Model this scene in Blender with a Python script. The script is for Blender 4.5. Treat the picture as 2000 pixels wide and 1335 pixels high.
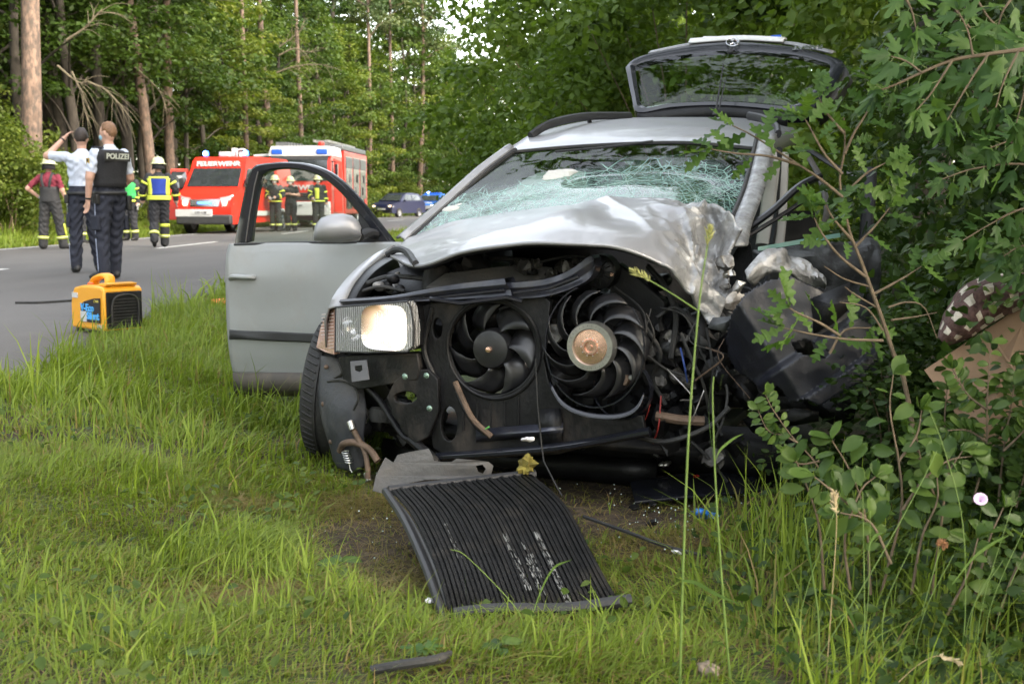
import bpy, bmesh, math, random
import numpy as np
from mathutils import Vector, Matrix, noise
random.seed(7); RNG = np.random.default_rng(7)
D = bpy.data; SC = bpy.context.scene; COL = SC.collection
R = math.radians; PI = math.pi
for _o in list(D.objects): D.objects.remove(_o)

# ------------------------------------------------------------------ camera, light, exposure
F = 2300.0                                   # focal length in photograph pixels (2000 wide)
PITCH = math.atan(265.5 / F); CAM = Vector((0, 0, 1.08))
cam = D.cameras.new('camera'); cam.lens = 36 * F / 2000; cam.sensor_width = 36
cam.clip_start = .05; cam.clip_end = 2000
cam.dof.use_dof = True; cam.dof.focus_distance = 4.6; cam.dof.aperture_fstop = 6.3
co = D.objects.new('camera', cam); COL.objects.link(co)
co.location = CAM; co.rotation_euler = (PI / 2 - PITCH, 0, 0); SC.camera = co

SUN_AZ, SUN_EL = R(122), R(34)               # azimuth from +Y towards +X: low sun behind the camera's right shoulder, above the trees
W = D.worlds.new('World'); SC.world = W; W.use_nodes = True
nt = W.node_tree; sky = nt.nodes.new('ShaderNodeTexSky'); sky.sky_type = 'NISHITA'
sky.sun_disc = False; sky.sun_elevation = SUN_EL; sky.sun_rotation = SUN_AZ
sky.air_density = 1.0; sky.dust_density = 2.5; sky.ozone_density = 1.0
bg = nt.nodes['Background']; hsv = nt.nodes.new('ShaderNodeHueSaturation'); hsv.inputs['Saturation'].default_value = .5; nt.links.new(sky.outputs[0], hsv.inputs['Color']); wm = nt.nodes.new('ShaderNodeMix'); wm.data_type = 'RGBA'; wm.blend_type = 'MULTIPLY'; wm.inputs[0].default_value = 1; wm.inputs[7].default_value = (1.06, 1.0, .89, 1); nt.links.new(hsv.outputs[0], wm.inputs[6]); nt.links.new(wm.outputs[2], bg.inputs[0])   # thin veil of cloud; bg.inputs[1].default_value = .095
sl = D.lights.new('sun', 'SUN'); sl.energy = 2.7; sl.angle = R(7); sl.color = (1, .87, .68)
so = D.objects.new('sun', sl); COL.objects.link(so); so.location = (20, 10, 30)
_sd = Vector((math.sin(SUN_AZ) * math.cos(SUN_EL), math.cos(SUN_AZ) * math.cos(SUN_EL), math.sin(SUN_EL)))
so.rotation_euler = _sd.to_track_quat('Z', 'Y').to_euler()
vs = SC.view_settings; SC.display_settings.display_device = 'sRGB'
vs.view_transform = 'Standard'; vs.look = 'None'; vs.exposure = .36; vs.gamma = 1; vs.use_curve_mapping = False
SC.cycles.max_bounces = 8; SC.cycles.transparent_max_bounces = 16
SC.cycles.use_denoising = True

# ------------------------------------------------------------------ helpers
def ray(px, py):
    x = (px - 1000) / F; y = (667.5 - py) / F; c, s = math.cos(PITCH), math.sin(PITCH)
    return Vector((x, c + y * s, -s + y * c))
def at(px, py, Y):
    d = ray(px, py); return CAM + d * (Y / d.y)
def gr(px, py, z=0.):
    d = ray(px, py); return CAM + d * ((z - CAM.z) / d.z)
def plane_hit(px, py, p0, n):
    d = ray(px, py); return CAM + d * ((p0 - CAM).dot(n) / d.dot(n))
def V(*a): return Vector(a)
def crom(pts, n):
    """n+1 points along a Catmull-Rom curve through pts"""
    P = [Vector(p) for p in pts]; m = len(P) - 1
    if m == 0: return [P[0].copy() for _ in range(n + 1)]
    P = [P[0] * 2 - P[1]] + P + [P[-1] * 2 - P[-2]]; out = []
    for i in range(n + 1):
        t = i / n * m; k = min(int(t), m - 1); t -= k
        a, b, c, d = P[k], P[k + 1], P[k + 2], P[k + 3]
        out.append(.5 * ((2 * b) + (c - a) * t + (2 * a - 5 * b + 4 * c - d) * t * t + (3 * b - a - 3 * c + d) * t ** 3))
    return out
def net(rows, nu, nv):
    """smooth grid through a net of control points: nv+1 rows of nu+1"""
    R1 = [crom(r, nu) for r in rows]
    cols = [crom([r[j] for r in R1], nv) for j in range(nu + 1)]
    return [[cols[j][i] for j in range(nu + 1)] for i in range(nv + 1)]
def nz(p, s=1., o=0.): return noise.noise(Vector((p[0] * s + o, p[1] * s - o, p[2] * s + 2 * o)))

def to_px(p):
    d = Vector(p) - CAM; c, s_ = math.cos(PITCH), math.sin(PITCH); z = d.y * c - d.z * s_; return 1000 + F * d.x / z, 667.5 - F * (d.y * s_ + d.z * c) / z
def in_poly(x, y, P):
    k = False
    for i in range(len(P)):
        (x0, y0), (x1, y1) = P[i], P[i - 1]
        if (y0 > y) != (y1 > y) and x < (x1 - x0) * (y - y0) / (y1 - y0) + x0: k = not k
    return k
def wloc(o):
    l = Vector((0, 0, 0))
    while o is not None: l += o.location; o = o.parent
    return l

class MB:
    """collects geometry, then links it as ONE mesh object"""
    def __init__(s): s.v = []; s.f = []; s.mi = []; s.cm = 0
    def add(s, vs, fs):
        b = len(s.v); s.v += [Vector(p) for p in vs]
        for f in fs: s.f.append([b + i for i in f]); s.mi.append(s.cm)
        return s
    def box(s, c, size, rot=None, taper=1.):
        c = Vector(c); x, y, z = [k / 2 for k in size]; vs = []
        for dz in (-1, 1):
            t = taper if dz > 0 else 1.
            for dx, dy in ((-1, -1), (1, -1), (1, 1), (-1, 1)):
                p = Vector((dx * x * t, dy * y * t, dz * z))
                if rot is not None: p = rot @ p
                vs.append(c + p)
        return s.add(vs, [(3, 2, 1, 0), (4, 5, 6, 7), (0, 1, 5, 4), (1, 2, 6, 5), (2, 3, 7, 6), (3, 0, 4, 7)])
    def grid(s, rows, cu=False, cv=False):
        n = len(rows); m = len(rows[0]); vs = [p for r in rows for p in r]; fs = []
        for i in range(n if cv else n - 1):
            for j in range(m if cu else m - 1):
                a = i * m + j; b = i * m + (j + 1) % m; c = ((i + 1) % n) * m + (j + 1) % m; d = ((i + 1) % n) * m + j
                fs.append((a, b, c, d))
        return s.add(vs, fs)
    def tube(s, pts, r, n=8, caps=True, flat=1., up=None):
        P = [Vector(p) for p in pts]; k = len(P)
        rr = r if isinstance(r, (list, tuple)) else [r] * k
        rows = []; prev = None
        for i in range(k):
            t = (P[min(i + 1, k - 1)] - P[max(i - 1, 0)])
            if t.length < 1e-9: t = Vector((0, 0, 1))
            t.normalize()
            if prev is None:
                a = Vector(up) if up is not None else (Vector((0, 0, 1)) if abs(t.z) < .9 else Vector((1, 0, 0)))
                x = a - t * a.dot(t); x.normalize()
            else:
                x = prev - t * prev.dot(t)
                if x.length < 1e-6: x = t.orthogonal()
                x.normalize()
            prev = x; y = t.cross(x)
            rows.append([P[i] + (x * math.cos(2 * PI * j / n) * flat + y * math.sin(2 * PI * j / n)) * rr[i] for j in range(n)])
        s.grid(rows, cu=True)
        if caps:
            b = len(s.v) - k * n
            s.f.append([b + j for j in range(n)][::-1]); s.mi.append(s.cm)
            s.f.append([b + (k - 1) * n + j for j in range(n)]); s.mi.append(s.cm)
        return s
    def lathe(s, prof, o, ax, n=24, ref=None):
        o = Vector(o); ax = Vector(ax).normalized(); x = Vector(ref) if ref is not None else ax.orthogonal(); x = (x - ax * x.dot(ax)).normalized(); y = ax.cross(x)
        rows = [[o + ax * h + (x * math.cos(2 * PI * j / n) + y * math.sin(2 * PI * j / n)) * r for j in range(n)] for r, h in prof]
        return s.grid(rows, cu=True)
    def prism(s, poly, ext):
        n = len(poly); P = [Vector(p) for p in poly]; e = Vector(ext); vs = P + [p + e for p in P]
        return s.add(vs, [tuple(range(n))[::-1], tuple(range(n, 2 * n))] + [(i, (i + 1) % n, n + (i + 1) % n, n + i) for i in range(n)])
    def ell(s, c, r, rot=None, nu=16, nv=10):
        c = Vector(c); rows = []
        for i in range(nv + 1):
            th = PI * i / nv
            th = min(max(th, .02), PI - .02); row = []
            for j in range(nu):
                p = Vector((r[0] * math.sin(th) * math.cos(2 * PI * j / nu), r[1] * math.sin(th) * math.sin(2 * PI * j / nu), r[2] * math.cos(th)))
                row.append(c + (rot @ p if rot is not None else p))
            rows.append(row)
        return s.grid(rows, cu=True)
    def mesh(s, name, off):
        me = D.meshes.new(name)
        me.from_pydata([tuple(p - off) for p in s.v], [], s.f); me.polygons.foreach_set('material_index', s.mi); return me
    def build(s, name, mat, parent=None, smooth=True, solid=0., bevel=0., local=False, sub=0, ang=40, soff=0., flip=False):
        off = wloc(parent) if (parent is not None and not local) else Vector((0, 0, 0))
        me = s.mesh(name, off)
        bm = bmesh.new(); bm.from_mesh(me); bmesh.ops.recalc_face_normals(bm, faces=bm.faces)
        if flip: bmesh.ops.reverse_faces(bm, faces=bm.faces)
        bm.to_mesh(me); bm.free()
        for m in (mat if isinstance(mat, (list, tuple)) else [mat]): me.materials.append(m)
        o = D.objects.new(name, me); COL.objects.link(o)
        if parent is not None: o.parent = parent
        if smooth:
            me.polygons.foreach_set('use_smooth', [True] * len(me.polygons)); me.set_sharp_from_angle(angle=R(ang))
        if solid:
            md = o.modifiers.new('solid', 'SOLIDIFY'); md.thickness = solid; md.offset = soff
        if bevel:
            md = o.modifiers.new('bevel', 'BEVEL'); md.width = bevel; md.segments = 2; md.limit_method = 'ANGLE'; md.angle_limit = R(40)
        if sub:
            md = o.modifiers.new('sub', 'SUBSURF'); md.levels = sub; md.render_levels = sub
        return o

def tag(o, label=None, cat=None, group=None, kind=None):
    if label: o['label'] = label
    if cat: o['category'] = cat
    if group: o['group'] = group
    if kind: o['kind'] = kind
    return o
def thing(name, loc, label, cat, group=None, rz=0.):
    o = D.objects.new(name, None); COL.objects.link(o); o.location = loc; o.rotation_euler = (0, 0, rz); o.empty_display_size = .1
    return tag(o, label, cat, group)

def np_mesh(name, co, tris, mat, parent=None, rnd=None, smooth=False):
    """mesh from numpy triangles"""
    me = D.meshes.new(name); nv = len(co); nf = len(tris); k = tris.shape[1]
    me.vertices.add(nv); me.vertices.foreach_set('co', np.ascontiguousarray(co, dtype=np.float32).ravel())
    me.loops.add(nf * k); me.loops.foreach_set('vertex_index', np.ascontiguousarray(tris, dtype=np.int32).ravel())
    me.polygons.add(nf); me.polygons.foreach_set('loop_start', np.arange(0, nf * k, k, dtype=np.int32))
    if smooth: me.polygons.foreach_set('use_smooth', np.ones(nf, dtype=bool))
    me.update(calc_edges=True)
    if rnd is not None:
        a = me.attributes.new('rnd', 'FLOAT', 'POINT'); a.data.foreach_set('value', np.ascontiguousarray(rnd, dtype=np.float32))
    me.materials.append(mat)
    o = D.objects.new(name, me); COL.objects.link(o)
    if parent is not None: o.parent = parent
    return o

def curve_mesh(loops, extrude=0., bevel=0.):
    """2D outlines (first is the outside, others are holes) -> (verts, faces) of a filled plate"""
    cu = D.curves.new('tmp', 'CURVE'); cu.dimensions = '2D'; cu.fill_mode = 'BOTH'; cu.extrude = extrude; cu.bevel_depth = bevel; cu.bevel_resolution = 1
    for lp in loops:
        sp = cu.splines.new('POLY'); sp.points.add(len(lp) - 1); sp.use_cyclic_u = True
        for i, p in enumerate(lp): sp.points[i].co = (p[0], p[1], 0, 1)
    o = D.objects.new('tmp', cu); COL.objects.link(o)
    dg = bpy.context.evaluated_depsgraph_get(); me = o.evaluated_get(dg).to_mesh()
    vs = [v.co.copy() for v in me.vertices]; fs = [tuple(p.vertices) for p in me.polygons]
    o.evaluated_get(dg).to_mesh_clear(); D.objects.remove(o); D.curves.remove(cu); return vs, fs
def text_mesh(s, size=1., extrude=.004, align='CENTER', bold=0., shear=0., sx=1.):
    cu = D.curves.new('tmp', 'FONT'); cu.body = s; cu.size = size; cu.extrude = extrude; cu.align_x = align; cu.align_y = 'CENTER'; cu.offset = bold; cu.shear = shear
    cu.resolution_u = 3
    o = D.objects.new('tmp', cu); COL.objects.link(o)
    dg = bpy.context.evaluated_depsgraph_get(); me = o.evaluated_get(dg).to_mesh()
    vs = [Vector((v.co.x * sx, v.co.y, v.co.z)) for v in me.vertices]; fs = [tuple(p.vertices) for p in me.polygons]
    o.evaluated_get(dg).to_mesh_clear(); D.objects.remove(o); D.curves.remove(cu); return vs, fs
def place(vf, o, ex, ey):
    """map 2D plate/text geometry onto origin o with in-plane axes ex, ey (unit)"""
    ex = Vector(ex).normalized(); ey = Vector(ey); ey = (ey - ex * ey.dot(ex)).normalized(); ez = ex.cross(ey); o = Vector(o)
    return [o + ex * v.x + ey * v.y + ez * v.z for v in vf[0]], vf[1]

# ------------------------------------------------------------------ materials
def _new(name):
    m = D.materials.new(name); m.use_nodes = True; n = m.node_tree.nodes; return m, n, m.node_tree.links, n['Principled BSDF']
def M(name, col, rough=.5, metal=0., var=.15, scale=8., bump=0., bscale=60., coat=0., spec=.5, dirt=None, dscale=5., dlo=.45, dhi=.7, rvar=0., coords='Object', stretch=None, emit=0.):
    m, n, l, b = _new(name); tc = n.new('ShaderNodeTexCoord'); src = tc.outputs[coords]
    if stretch:
        mp = n.new('ShaderNodeMapping'); mp.inputs['Scale'].default_value = stretch; l.new(src, mp.inputs[0]); src = mp.outputs[0]
    t = n.new('ShaderNodeTexNoise'); t.inputs['Scale'].default_value = scale; t.inputs['Detail'].default_value = 6; l.new(src, t.inputs[0])
    mx = n.new('ShaderNodeMix'); mx.data_type = 'RGBA'
    mx.inputs[6].default_value = tuple(max(0, c * (1 - var)) for c in col) + (1,); mx.inputs[7].default_value = tuple(min(1, c * (1 + var)) for c in col) + (1,)
    rp = n.new('ShaderNodeMapRange'); rp.inputs[1].default_value = .3; rp.inputs[2].default_value = .7; l.new(t.outputs[0], rp.inputs[0]); l.new(rp.outputs[0], mx.inputs[0])
    out = mx.outputs[2]
    if dirt:
        t2 = n.new('ShaderNodeTexNoise'); t2.inputs['Scale'].default_value = dscale; t2.inputs['Detail'].default_value = 9; t2.inputs['Roughness'].default_value = .65; l.new(src, t2.inputs[0])
        r2 = n.new('ShaderNodeMapRange'); r2.inputs[1].default_value = dlo; r2.inputs[2].default_value = dhi; l.new(t2.outputs[0], r2.inputs[0])
        m2 = n.new('ShaderNodeMix'); m2.data_type = 'RGBA'; l.new(r2.outputs[0], m2.inputs[0]); l.new(out, m2.inputs[6]); m2.inputs[7].default_value = tuple(dirt) + (1,); out = m2.outputs[2]
        mr = n.new('ShaderNodeMix'); mr.data_type = 'FLOAT'; l.new(r2.outputs[0], mr.inputs[0]); mr.inputs[2].default_value = rough; mr.inputs[3].default_value = .85; l.new(mr.outputs[0], b.inputs['Roughness'])
        mm = n.new('ShaderNodeMix'); mm.data_type = 'FLOAT'; l.new(r2.outputs[0], mm.inputs[0]); mm.inputs[2].default_value = metal; mm.inputs[3].default_value = metal * .3; l.new(mm.outputs[0], b.inputs['Metallic'])
    else:
        b.inputs['Roughness'].default_value = rough; b.inputs['Metallic'].default_value = metal
        if rvar:
            mr = n.new('ShaderNodeMapRange'); mr.inputs[3].default_value = max(0, rough - rvar); mr.inputs[4].default_value = rough + rvar; l.new(rp.outputs[0], mr.inputs[0]); l.new(mr.outputs[0], b.inputs['Roughness'])
    l.new(out, b.inputs['Base Color'])
    b.inputs['Coat Weight'].default_value = coat; b.inputs['Coat Roughness'].default_value = .06; b.inputs['Specular IOR Level'].default_value = spec
    if bump:
        t3 = n.new('ShaderNodeTexNoise'); t3.inputs['Scale'].default_value = bscale; t3.inputs['Detail'].default_value = 4; l.new(src, t3.inputs[0])
        bp = n.new('ShaderNodeBump'); bp.inputs['Strength'].default_value = min(1, bump); bp.inputs['Distance'].default_value = .01; l.new(t3.outputs[0], bp.inputs['Height']); l.new(bp.outputs[0], b.inputs['Normal'])
    if emit:
        b.inputs['Emission Color'].default_value = tuple(col) + (1,); b.inputs['Emission Strength'].default_value = emit
    return m
def Leaf(name, cols, trans=.35, rough=.5, objrnd=False, tcol=(1.25, 1.3, .6)):
    m, n, l, b = _new(name)
    if objrnd: a = n.new('ShaderNodeObjectInfo'); src = a.outputs['Random']
    else: a = n.new('ShaderNodeAttribute'); a.attribute_name = 'rnd'; src = a.outputs['Fac']
    rp = n.new('ShaderNodeValToRGB'); e = rp.color_ramp.elements
    while len(e) < len(cols): e.new(.5)
    for i, c in enumerate(cols): e[i].position = i / (len(cols) - 1); e[i].color = tuple(c) + (1,)
    l.new(src, rp.inputs[0]); l.new(rp.outputs[0], b.inputs['Base Color']); b.inputs['Roughness'].default_value = rough; b.inputs['Specular IOR Level'].default_value = .22
    tr = n.new('ShaderNodeBsdfTranslucent'); mu = n.new('ShaderNodeMix'); mu.data_type = 'RGBA'; mu.blend_type = 'MULTIPLY'; mu.inputs[0].default_value = 1
    l.new(rp.outputs[0], mu.inputs[6]); mu.inputs[7].default_value = tuple(tcol) + (1,); l.new(mu.outputs[2], tr.inputs[0])
    ms = n.new('ShaderNodeMixShader'); ms.inputs[0].default_value = trans; l.new(b.outputs[0], ms.inputs[1]); l.new(tr.outputs[0], ms.inputs[2])
    l.new(ms.outputs[0], n['Material Output'].inputs[0]); return m
def schlick(n, l, f0):
    """reflectance of a thin sheet seen from either side"""
    lw = n.new('ShaderNodeLayerWeight'); lw.inputs[0].default_value = .5; pw = n.new('ShaderNodeMath'); pw.operation = 'POWER'; pw.inputs[1].default_value = 5; l.new(lw.outputs['Facing'], pw.inputs[0])
    ma = n.new('ShaderNodeMath'); ma.operation = 'MULTIPLY_ADD'; ma.inputs[1].default_value = 1 - f0; ma.inputs[2].default_value = f0; l.new(pw.outputs[0], ma.inputs[0]); return ma
def Glass(name, tint=(.8, .9, .85), alpha=.12, rough=.02, ior=1.5):
    """thin sheet glass: sees through, with mirror reflections that grow at grazing angles"""
    m, n, l, b = _new(name); n.remove(b); tr = n.new('ShaderNodeBsdfTransparent'); tr.inputs[0].default_value = tuple(tint) + (1,)
    gl = n.new('ShaderNodeBsdfGlossy'); gl.inputs['Roughness'].default_value = rough; fr = schlick(n, l, ((ior - 1) / (ior + 1)) ** 2)
    ad = n.new('ShaderNodeMath'); ad.operation = 'ADD'; ad.use_clamp = True; ad.inputs[1].default_value = alpha; l.new(fr.outputs[0], ad.inputs[0])
    ms = n.new('ShaderNodeMixShader'); l.new(ad.outputs[0], ms.inputs[0]); l.new(tr.outputs[0], ms.inputs[1]); l.new(gl.outputs[0], ms.inputs[2])
    l.new(ms.outputs[0], n['Material Output'].inputs[0]); return m

MT = {}
MT['silver'] = M('silver_paint', (.31, .31, .325), .42, .38, .06, 3, coat=.35, dirt=(.30, .27, .22), dscale=4, dlo=.58, dhi=.95)
MT['silver_door'] = M('silver_door_paint', (.32, .33, .335), .42, .35, .05, 2, coat=.3, dirt=(.27, .25, .21), dscale=3.5, dlo=.5, dhi=.95)
MT['scraped'] = M('scraped_metal', (.34, .34, .34), .46, .5, .45, 14, bump=.5, bscale=55, dirt=(.20, .19, .175), dscale=22, dlo=.48, dhi=.72)
MT['black'] = M('black_plastic', (.0095, .0095, .0105), .40, 0, .5, 10, bump=.15, bscale=120, spec=.28, dirt=(.035, .03, .025), dscale=7, dlo=.56, dhi=.88)
MT['blackgloss'] = M('black_gloss', (.012, .013, .018), .18, 0, .2, 5, coat=.4)
MT['rubber'] = M('rubber', (.02, .02, .02), .7, 0, .3, 20, bump=.3, bscale=90, dirt=(.07, .06, .045), dscale=8, dlo=.5, dhi=.85)
MT['beam'] = M('painted_beam', (.03, .032, .045), .28, .2, .4, 9, coat=.5, dirt=(.08, .07, .06), dscale=7, dlo=.5, dhi=.8)
MT['greyplastic'] = M('grey_plastic', (.085, .082, .08), .6, 0, .25, 9, bump=.3, bscale=80, dirt=(.13, .11, .09), dscale=5, dlo=.5, dhi=.8)
MT['alu'] = M('aluminium', (.45, .44, .42), .38, .9, .35, 12, bump=.5, bscale=40, dirt=(.12, .10, .08), dscale=11, dlo=.45, dhi=.7)
MT['dusty'] = M('dusty_plastic', (.010, .010, .011), .42, 0, .5, 10, bump=.25, bscale=90, spec=.28, dirt=(.060, .048, .037), dscale=5, dlo=.50, dhi=.74, stretch=(1, 1, .55))
MT['copper'] = M('copper_plate', (.80, .52, .40), .26, .9, .12, 14, dirt=(.40, .25, .18), dscale=16, dlo=.60, dhi=.9)
MT['steel'] = M('steel', (.5, .5, .48), .3, .9, .2, 20)
MT['rust'] = M('rusty_pipe', (.12, .08, .055), .7, .2, .4, 15, bump=.4, bscale=60)
MT['trim'] = M('dark_trim', (.022, .022, .024), .5, 0, .2, 8)
MT['sill'] = M('sill_plastic', (.07, .062, .055), .7, 0, .2, 8, dirt=(.12, .10, .08))
MT['cream'] = M('cream_trim', (.40, .37, .33), .7, 0, .12, 6)
MT['seat'] = M('seat_cloth', (.05, .052, .058), .9, 0, .2, 30, bump=.4, bscale=150)
MT['airbag'] = M('airbag_cloth', (.55, .54, .50), .85, 0, .08, 6, bump=.5, bscale=30)
MT['white'] = M('white_paint', (.74, .74, .74), .45, 0, .05, 5)
MT['darkscrape'] = M('dark_scraped_door', (.10, .105, .11), .5, .4, .5, 9, bump=.5, bscale=30, dirt=(.03, .03, .03), dscale=6, dlo=.42, dhi=.6)
MT['chrome'] = M('chrome', (.7, .7, .72), .12, 1., .05, 5)
MT['glass'] = Glass('window_glass', (.72, .80, .77), .10)
MT['reargl'] = Glass('rear_window_glass', (.76, .90, .82), .02, .03, 1.45)
MT['lens'] = Glass('headlight_lens', (.92, .92, .90), .16, .12)
# ================================================================== ground, road, grass
YS_ = [-40, 0, 5.9, 14, 23.5, 29.4, 40, 60, 80, 110, 150, 600]
XR_ = [-1.5, -2.0, -2.57, -3.35, -3.9, -3.95, -3.9, -3.2, -1.3, 4, 16, 200]
XL_ = [-9.0, -9.3, -9.7, -10.1, -10.2, -9.9, -9.8, -9.2, -7.2, -2, 10, 190]
ZR_ = [.21, .21, .21, .21, .21, .21, .22, .29, .38, .55, .9, 3]
def xr(y): return np.interp(y, YS_, XR_)
def xl(y): return np.interp(y, YS_, XL_)
def rz(y): return np.interp(y, YS_, ZR_)
def sm(t): t = np.clip(t, 0, 1); return t * t * (3 - 2 * t)
def vnoise(x, y, s, seed=0):
    x = np.asarray(x) * s + seed * 17.3; y = np.asarray(y) * s - seed * 9.1
    return (np.sin(x * 1.3 + 1.7 * np.sin(y * .9 + seed)) + np.sin(y * 1.7 + 1.3 * np.sin(x * 1.1 - seed)) + np.sin((x + y) * 2.3 + 2 * np.sin(x * .7)) * .6) / 2.6
def gz(x, y):
    x = np.asarray(x, float); y = np.asarray(y, float); r = rz(y); e = xr(y); l = xl(y)
    far = sm((y - 11) / 14)
    base = .0 + far * (r - .06)
    right = (r - .035) + (base - (r - .035)) * sm((x - e - .1) / 1.9) + .10 * sm((x - 1.6) / 2.2) + .5 * sm((x - 4) / 8) * (1 + .0 * y)
    left = (r - .035) + .95 * sm((l - .7 - x) / 4.5) + .6 * sm((l - 6 - x) / 20)
    z = np.where(x > e, right, np.where(x < l - .35, left, r - .035))
    rough = .018 * vnoise(x, y, 2.6, 1) + .012 * vnoise(x, y, 7, 2)
    off = np.minimum(np.maximum(x - e, l - .4 - x), .6).clip(0) / .6
    return z + rough * off
bare = [(gr(745, 1040), .27, .52), (gr(800, 1130), .16, .22), (gr(430, 1190), .16, .10), (gr(560, 1180, 0), .14, .07), (gr(690, 1000, 0), .16, .10), (gr(1130, 1010), .55, .40), (V(.3, 4.6, 0), .9, .8), (gr(1290, 1080), .25, .12), (gr(480, 1010), .16, .06), (gr(890, 850), .3, .2)]
def bareness(x, y):
    b = np.zeros_like(x)
    for c, rx_, ry_ in bare: b = np.maximum(b, 1.25 - ((x - c.x) / rx_) ** 2 - ((y - c.y) / ry_) ** 2)
    return b.clip(0, 1)
xs = np.unique(np.round(np.concatenate([np.linspace(-400, -40, 14), np.linspace(-40, -12, 30), np.linspace(-12, -8.5, 26), np.linspace(-8.5, -4.5, 12), np.linspace(-4.5, 2.5, 130), np.linspace(2.5, 14, 30), np.linspace(14, 400, 16)]), 3))
ys = np.unique(np.round(np.concatenate([np.linspace(-60, 1.5, 14), np.linspace(1.5, 9, 140), np.linspace(9, 30, 90), np.linspace(30, 120, 90), np.linspace(120, 700, 16)]), 3))
X, Y = np.meshgrid(xs, ys); Z = gz(X, Y); nx = len(xs); ny = len(ys)
co_ = np.stack([X.ravel(), Y.ravel(), Z.ravel()], 1)
ii, jj = np.meshgrid(np.arange(ny - 1), np.arange(nx - 1), indexing='ij'); a_ = (ii * nx + jj).ravel()
quads = np.stack([a_, a_ + 1, a_ + nx + 1, a_ + nx], 1)
def soil():
    m, n, l, b = _new('verge_soil'); tc = n.new('ShaderNodeTexCoord')
    def N(s, d=6): t = n.new('ShaderNodeTexNoise'); t.inputs['Scale'].default_value = s; t.inputs['Detail'].default_value = d; l.new(tc.outputs['Object'], t.inputs[0]); return t.outputs[0]
    r1 = n.new('ShaderNodeValToRGB'); e = r1.color_ramp.elements; e[0].position = .35; e[0].color = (.030, .020, .013, 1); e[1].position = .68; e[1].color = (.10, .07, .042, 1); l.new(N(22, 9), r1.inputs[0])
    r2 = n.new('ShaderNodeValToRGB'); e = r2.color_ramp.elements; e[0].position = .3; e[0].color = (.030, .045, .012, 1); e[1].position = .7; e[1].color = (.075, .095, .028, 1); l.new(N(35, 8), r2.inputs[0])
    mr = n.new('ShaderNodeMapRange'); mr.inputs[1].default_value = .42; mr.inputs[2].default_value = .56; l.new(N(2.2, 7), mr.inputs[0])
    mx = n.new('ShaderNodeMix'); mx.data_type = 'RGBA'; at_ = n.new('ShaderNodeAttribute'); at_.attribute_name = 'rnd'; sb = n.new('ShaderNodeMath'); sb.operation = 'SUBTRACT'; sb.use_clamp = True; l.new(mr.outputs[0], sb.inputs[0]); l.new(at_.outputs['Fac'], sb.inputs[1]); l.new(sb.outputs[0], mx.inputs[0]); l.new(r1.outputs[0], mx.inputs[6]); l.new(r2.outputs[0], mx.inputs[7]); l.new(mx.outputs[2], b.inputs['Base Color']); b.inputs['Roughness'].default_value = .95
    bp = n.new('ShaderNodeBump'); bp.inputs['Strength'].default_value = .9; bp.inputs['Distance'].default_value = .03; l.new(N(60, 8), bp.inputs['Height']); l.new(bp.outputs[0], b.inputs['Normal']); return m
g_ = np_mesh('ground', co_, quads, soil(), smooth=True, rnd=bareness(X.ravel(), Y.ravel())); tag(g_, 'grassy roadside verge and forest floor', None, None, 'structure')
def asphalt():
    m, n, l, b = _new('asphalt'); tc = n.new('ShaderNodeTexCoord')
    def N(s, d=6, st=None):
        src = tc.outputs['Object']
        if st: mp = n.new('ShaderNodeMapping'); mp.inputs['Scale'].default_value = st; l.new(src, mp.inputs[0]); src = mp.outputs[0]
        t = n.new('ShaderNodeTexNoise'); t.inputs['Scale'].default_value = s; t.inputs['Detail'].default_value = d; l.new(src, t.inputs[0]); return t.outputs[0]
    r1 = n.new('ShaderNodeValToRGB'); e = r1.color_ramp.elements; e[0].position = .3; e[0].color = (.075, .070, .067, 1); e[1].position = .75; e[1].color = (.150, .141, .134, 1); l.new(N(240, 5), r1.inputs[0])
    mr = n.new('ShaderNodeMapRange'); mr.inputs[1].default_value = .35; mr.inputs[2].default_value = .7; mr.inputs[3].default_value = .72; mr.inputs[4].default_value = 1.18; l.new(N(.55, 8, (1, .35, 1)), mr.inputs[0])
    mx = n.new('ShaderNodeMix'); mx.data_type = 'RGBA'; mx.blend_type = 'MULTIPLY'; mx.inputs[0].default_value = 1; l.new(r1.outputs[0], mx.inputs[6]); l.new(mr.outputs[0], mx.inputs[7]); l.new(mx.outputs[2], b.inputs['Base Color'])
    b.inputs['Roughness'].default_value = .82; bp = n.new('ShaderNodeBump'); bp.inputs['Strength'].default_value = .5; bp.inputs['Distance'].default_value = .006; l.new(N(180, 4), bp.inputs['Height']); l.new(bp.outputs[0], b.inputs['Normal']); return m
ry = np.unique(np.concatenate([np.linspace(-30, 4, 12), np.linspace(4, 20, 110), np.linspace(20, 150, 90)]))
mb = MB(); rows_ = []
for y in ry:
    a_, b_ = float(xl(y)) - .3, float(xr(y)) + .10 * float(vnoise(y, 0, 2.1, 3)) + .05 * float(vnoise(y, 1, 7, 4)); z = float(rz(y))
    rows_.append([V(a_ - .05, y, z - .05)] + [V(a_ + (b_ - a_) * t, y, z + .03 * (1 - (2 * t - 1) ** 2)) for t in np.linspace(0, 1, 9)] + [V(b_ + .06, y, z - .05)])
mb.grid(rows_); o = mb.build('road', asphalt()); tag(o, 'grey asphalt country road', None, None, 'structure')
pm = M('road_paint', (.62, .62, .60), .7, 0, .12, 30, dirt=(.22, .21, .20), dscale=18, dlo=.52, dhi=.75)
def rsurf(x, y):
    t = (x - (float(xl(y)) - .3)) / (float(xr(y)) - float(xl(y)) + .3); return float(rz(y)) + .03 * (1 - (2 * t - 1) ** 2) + .005
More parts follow.
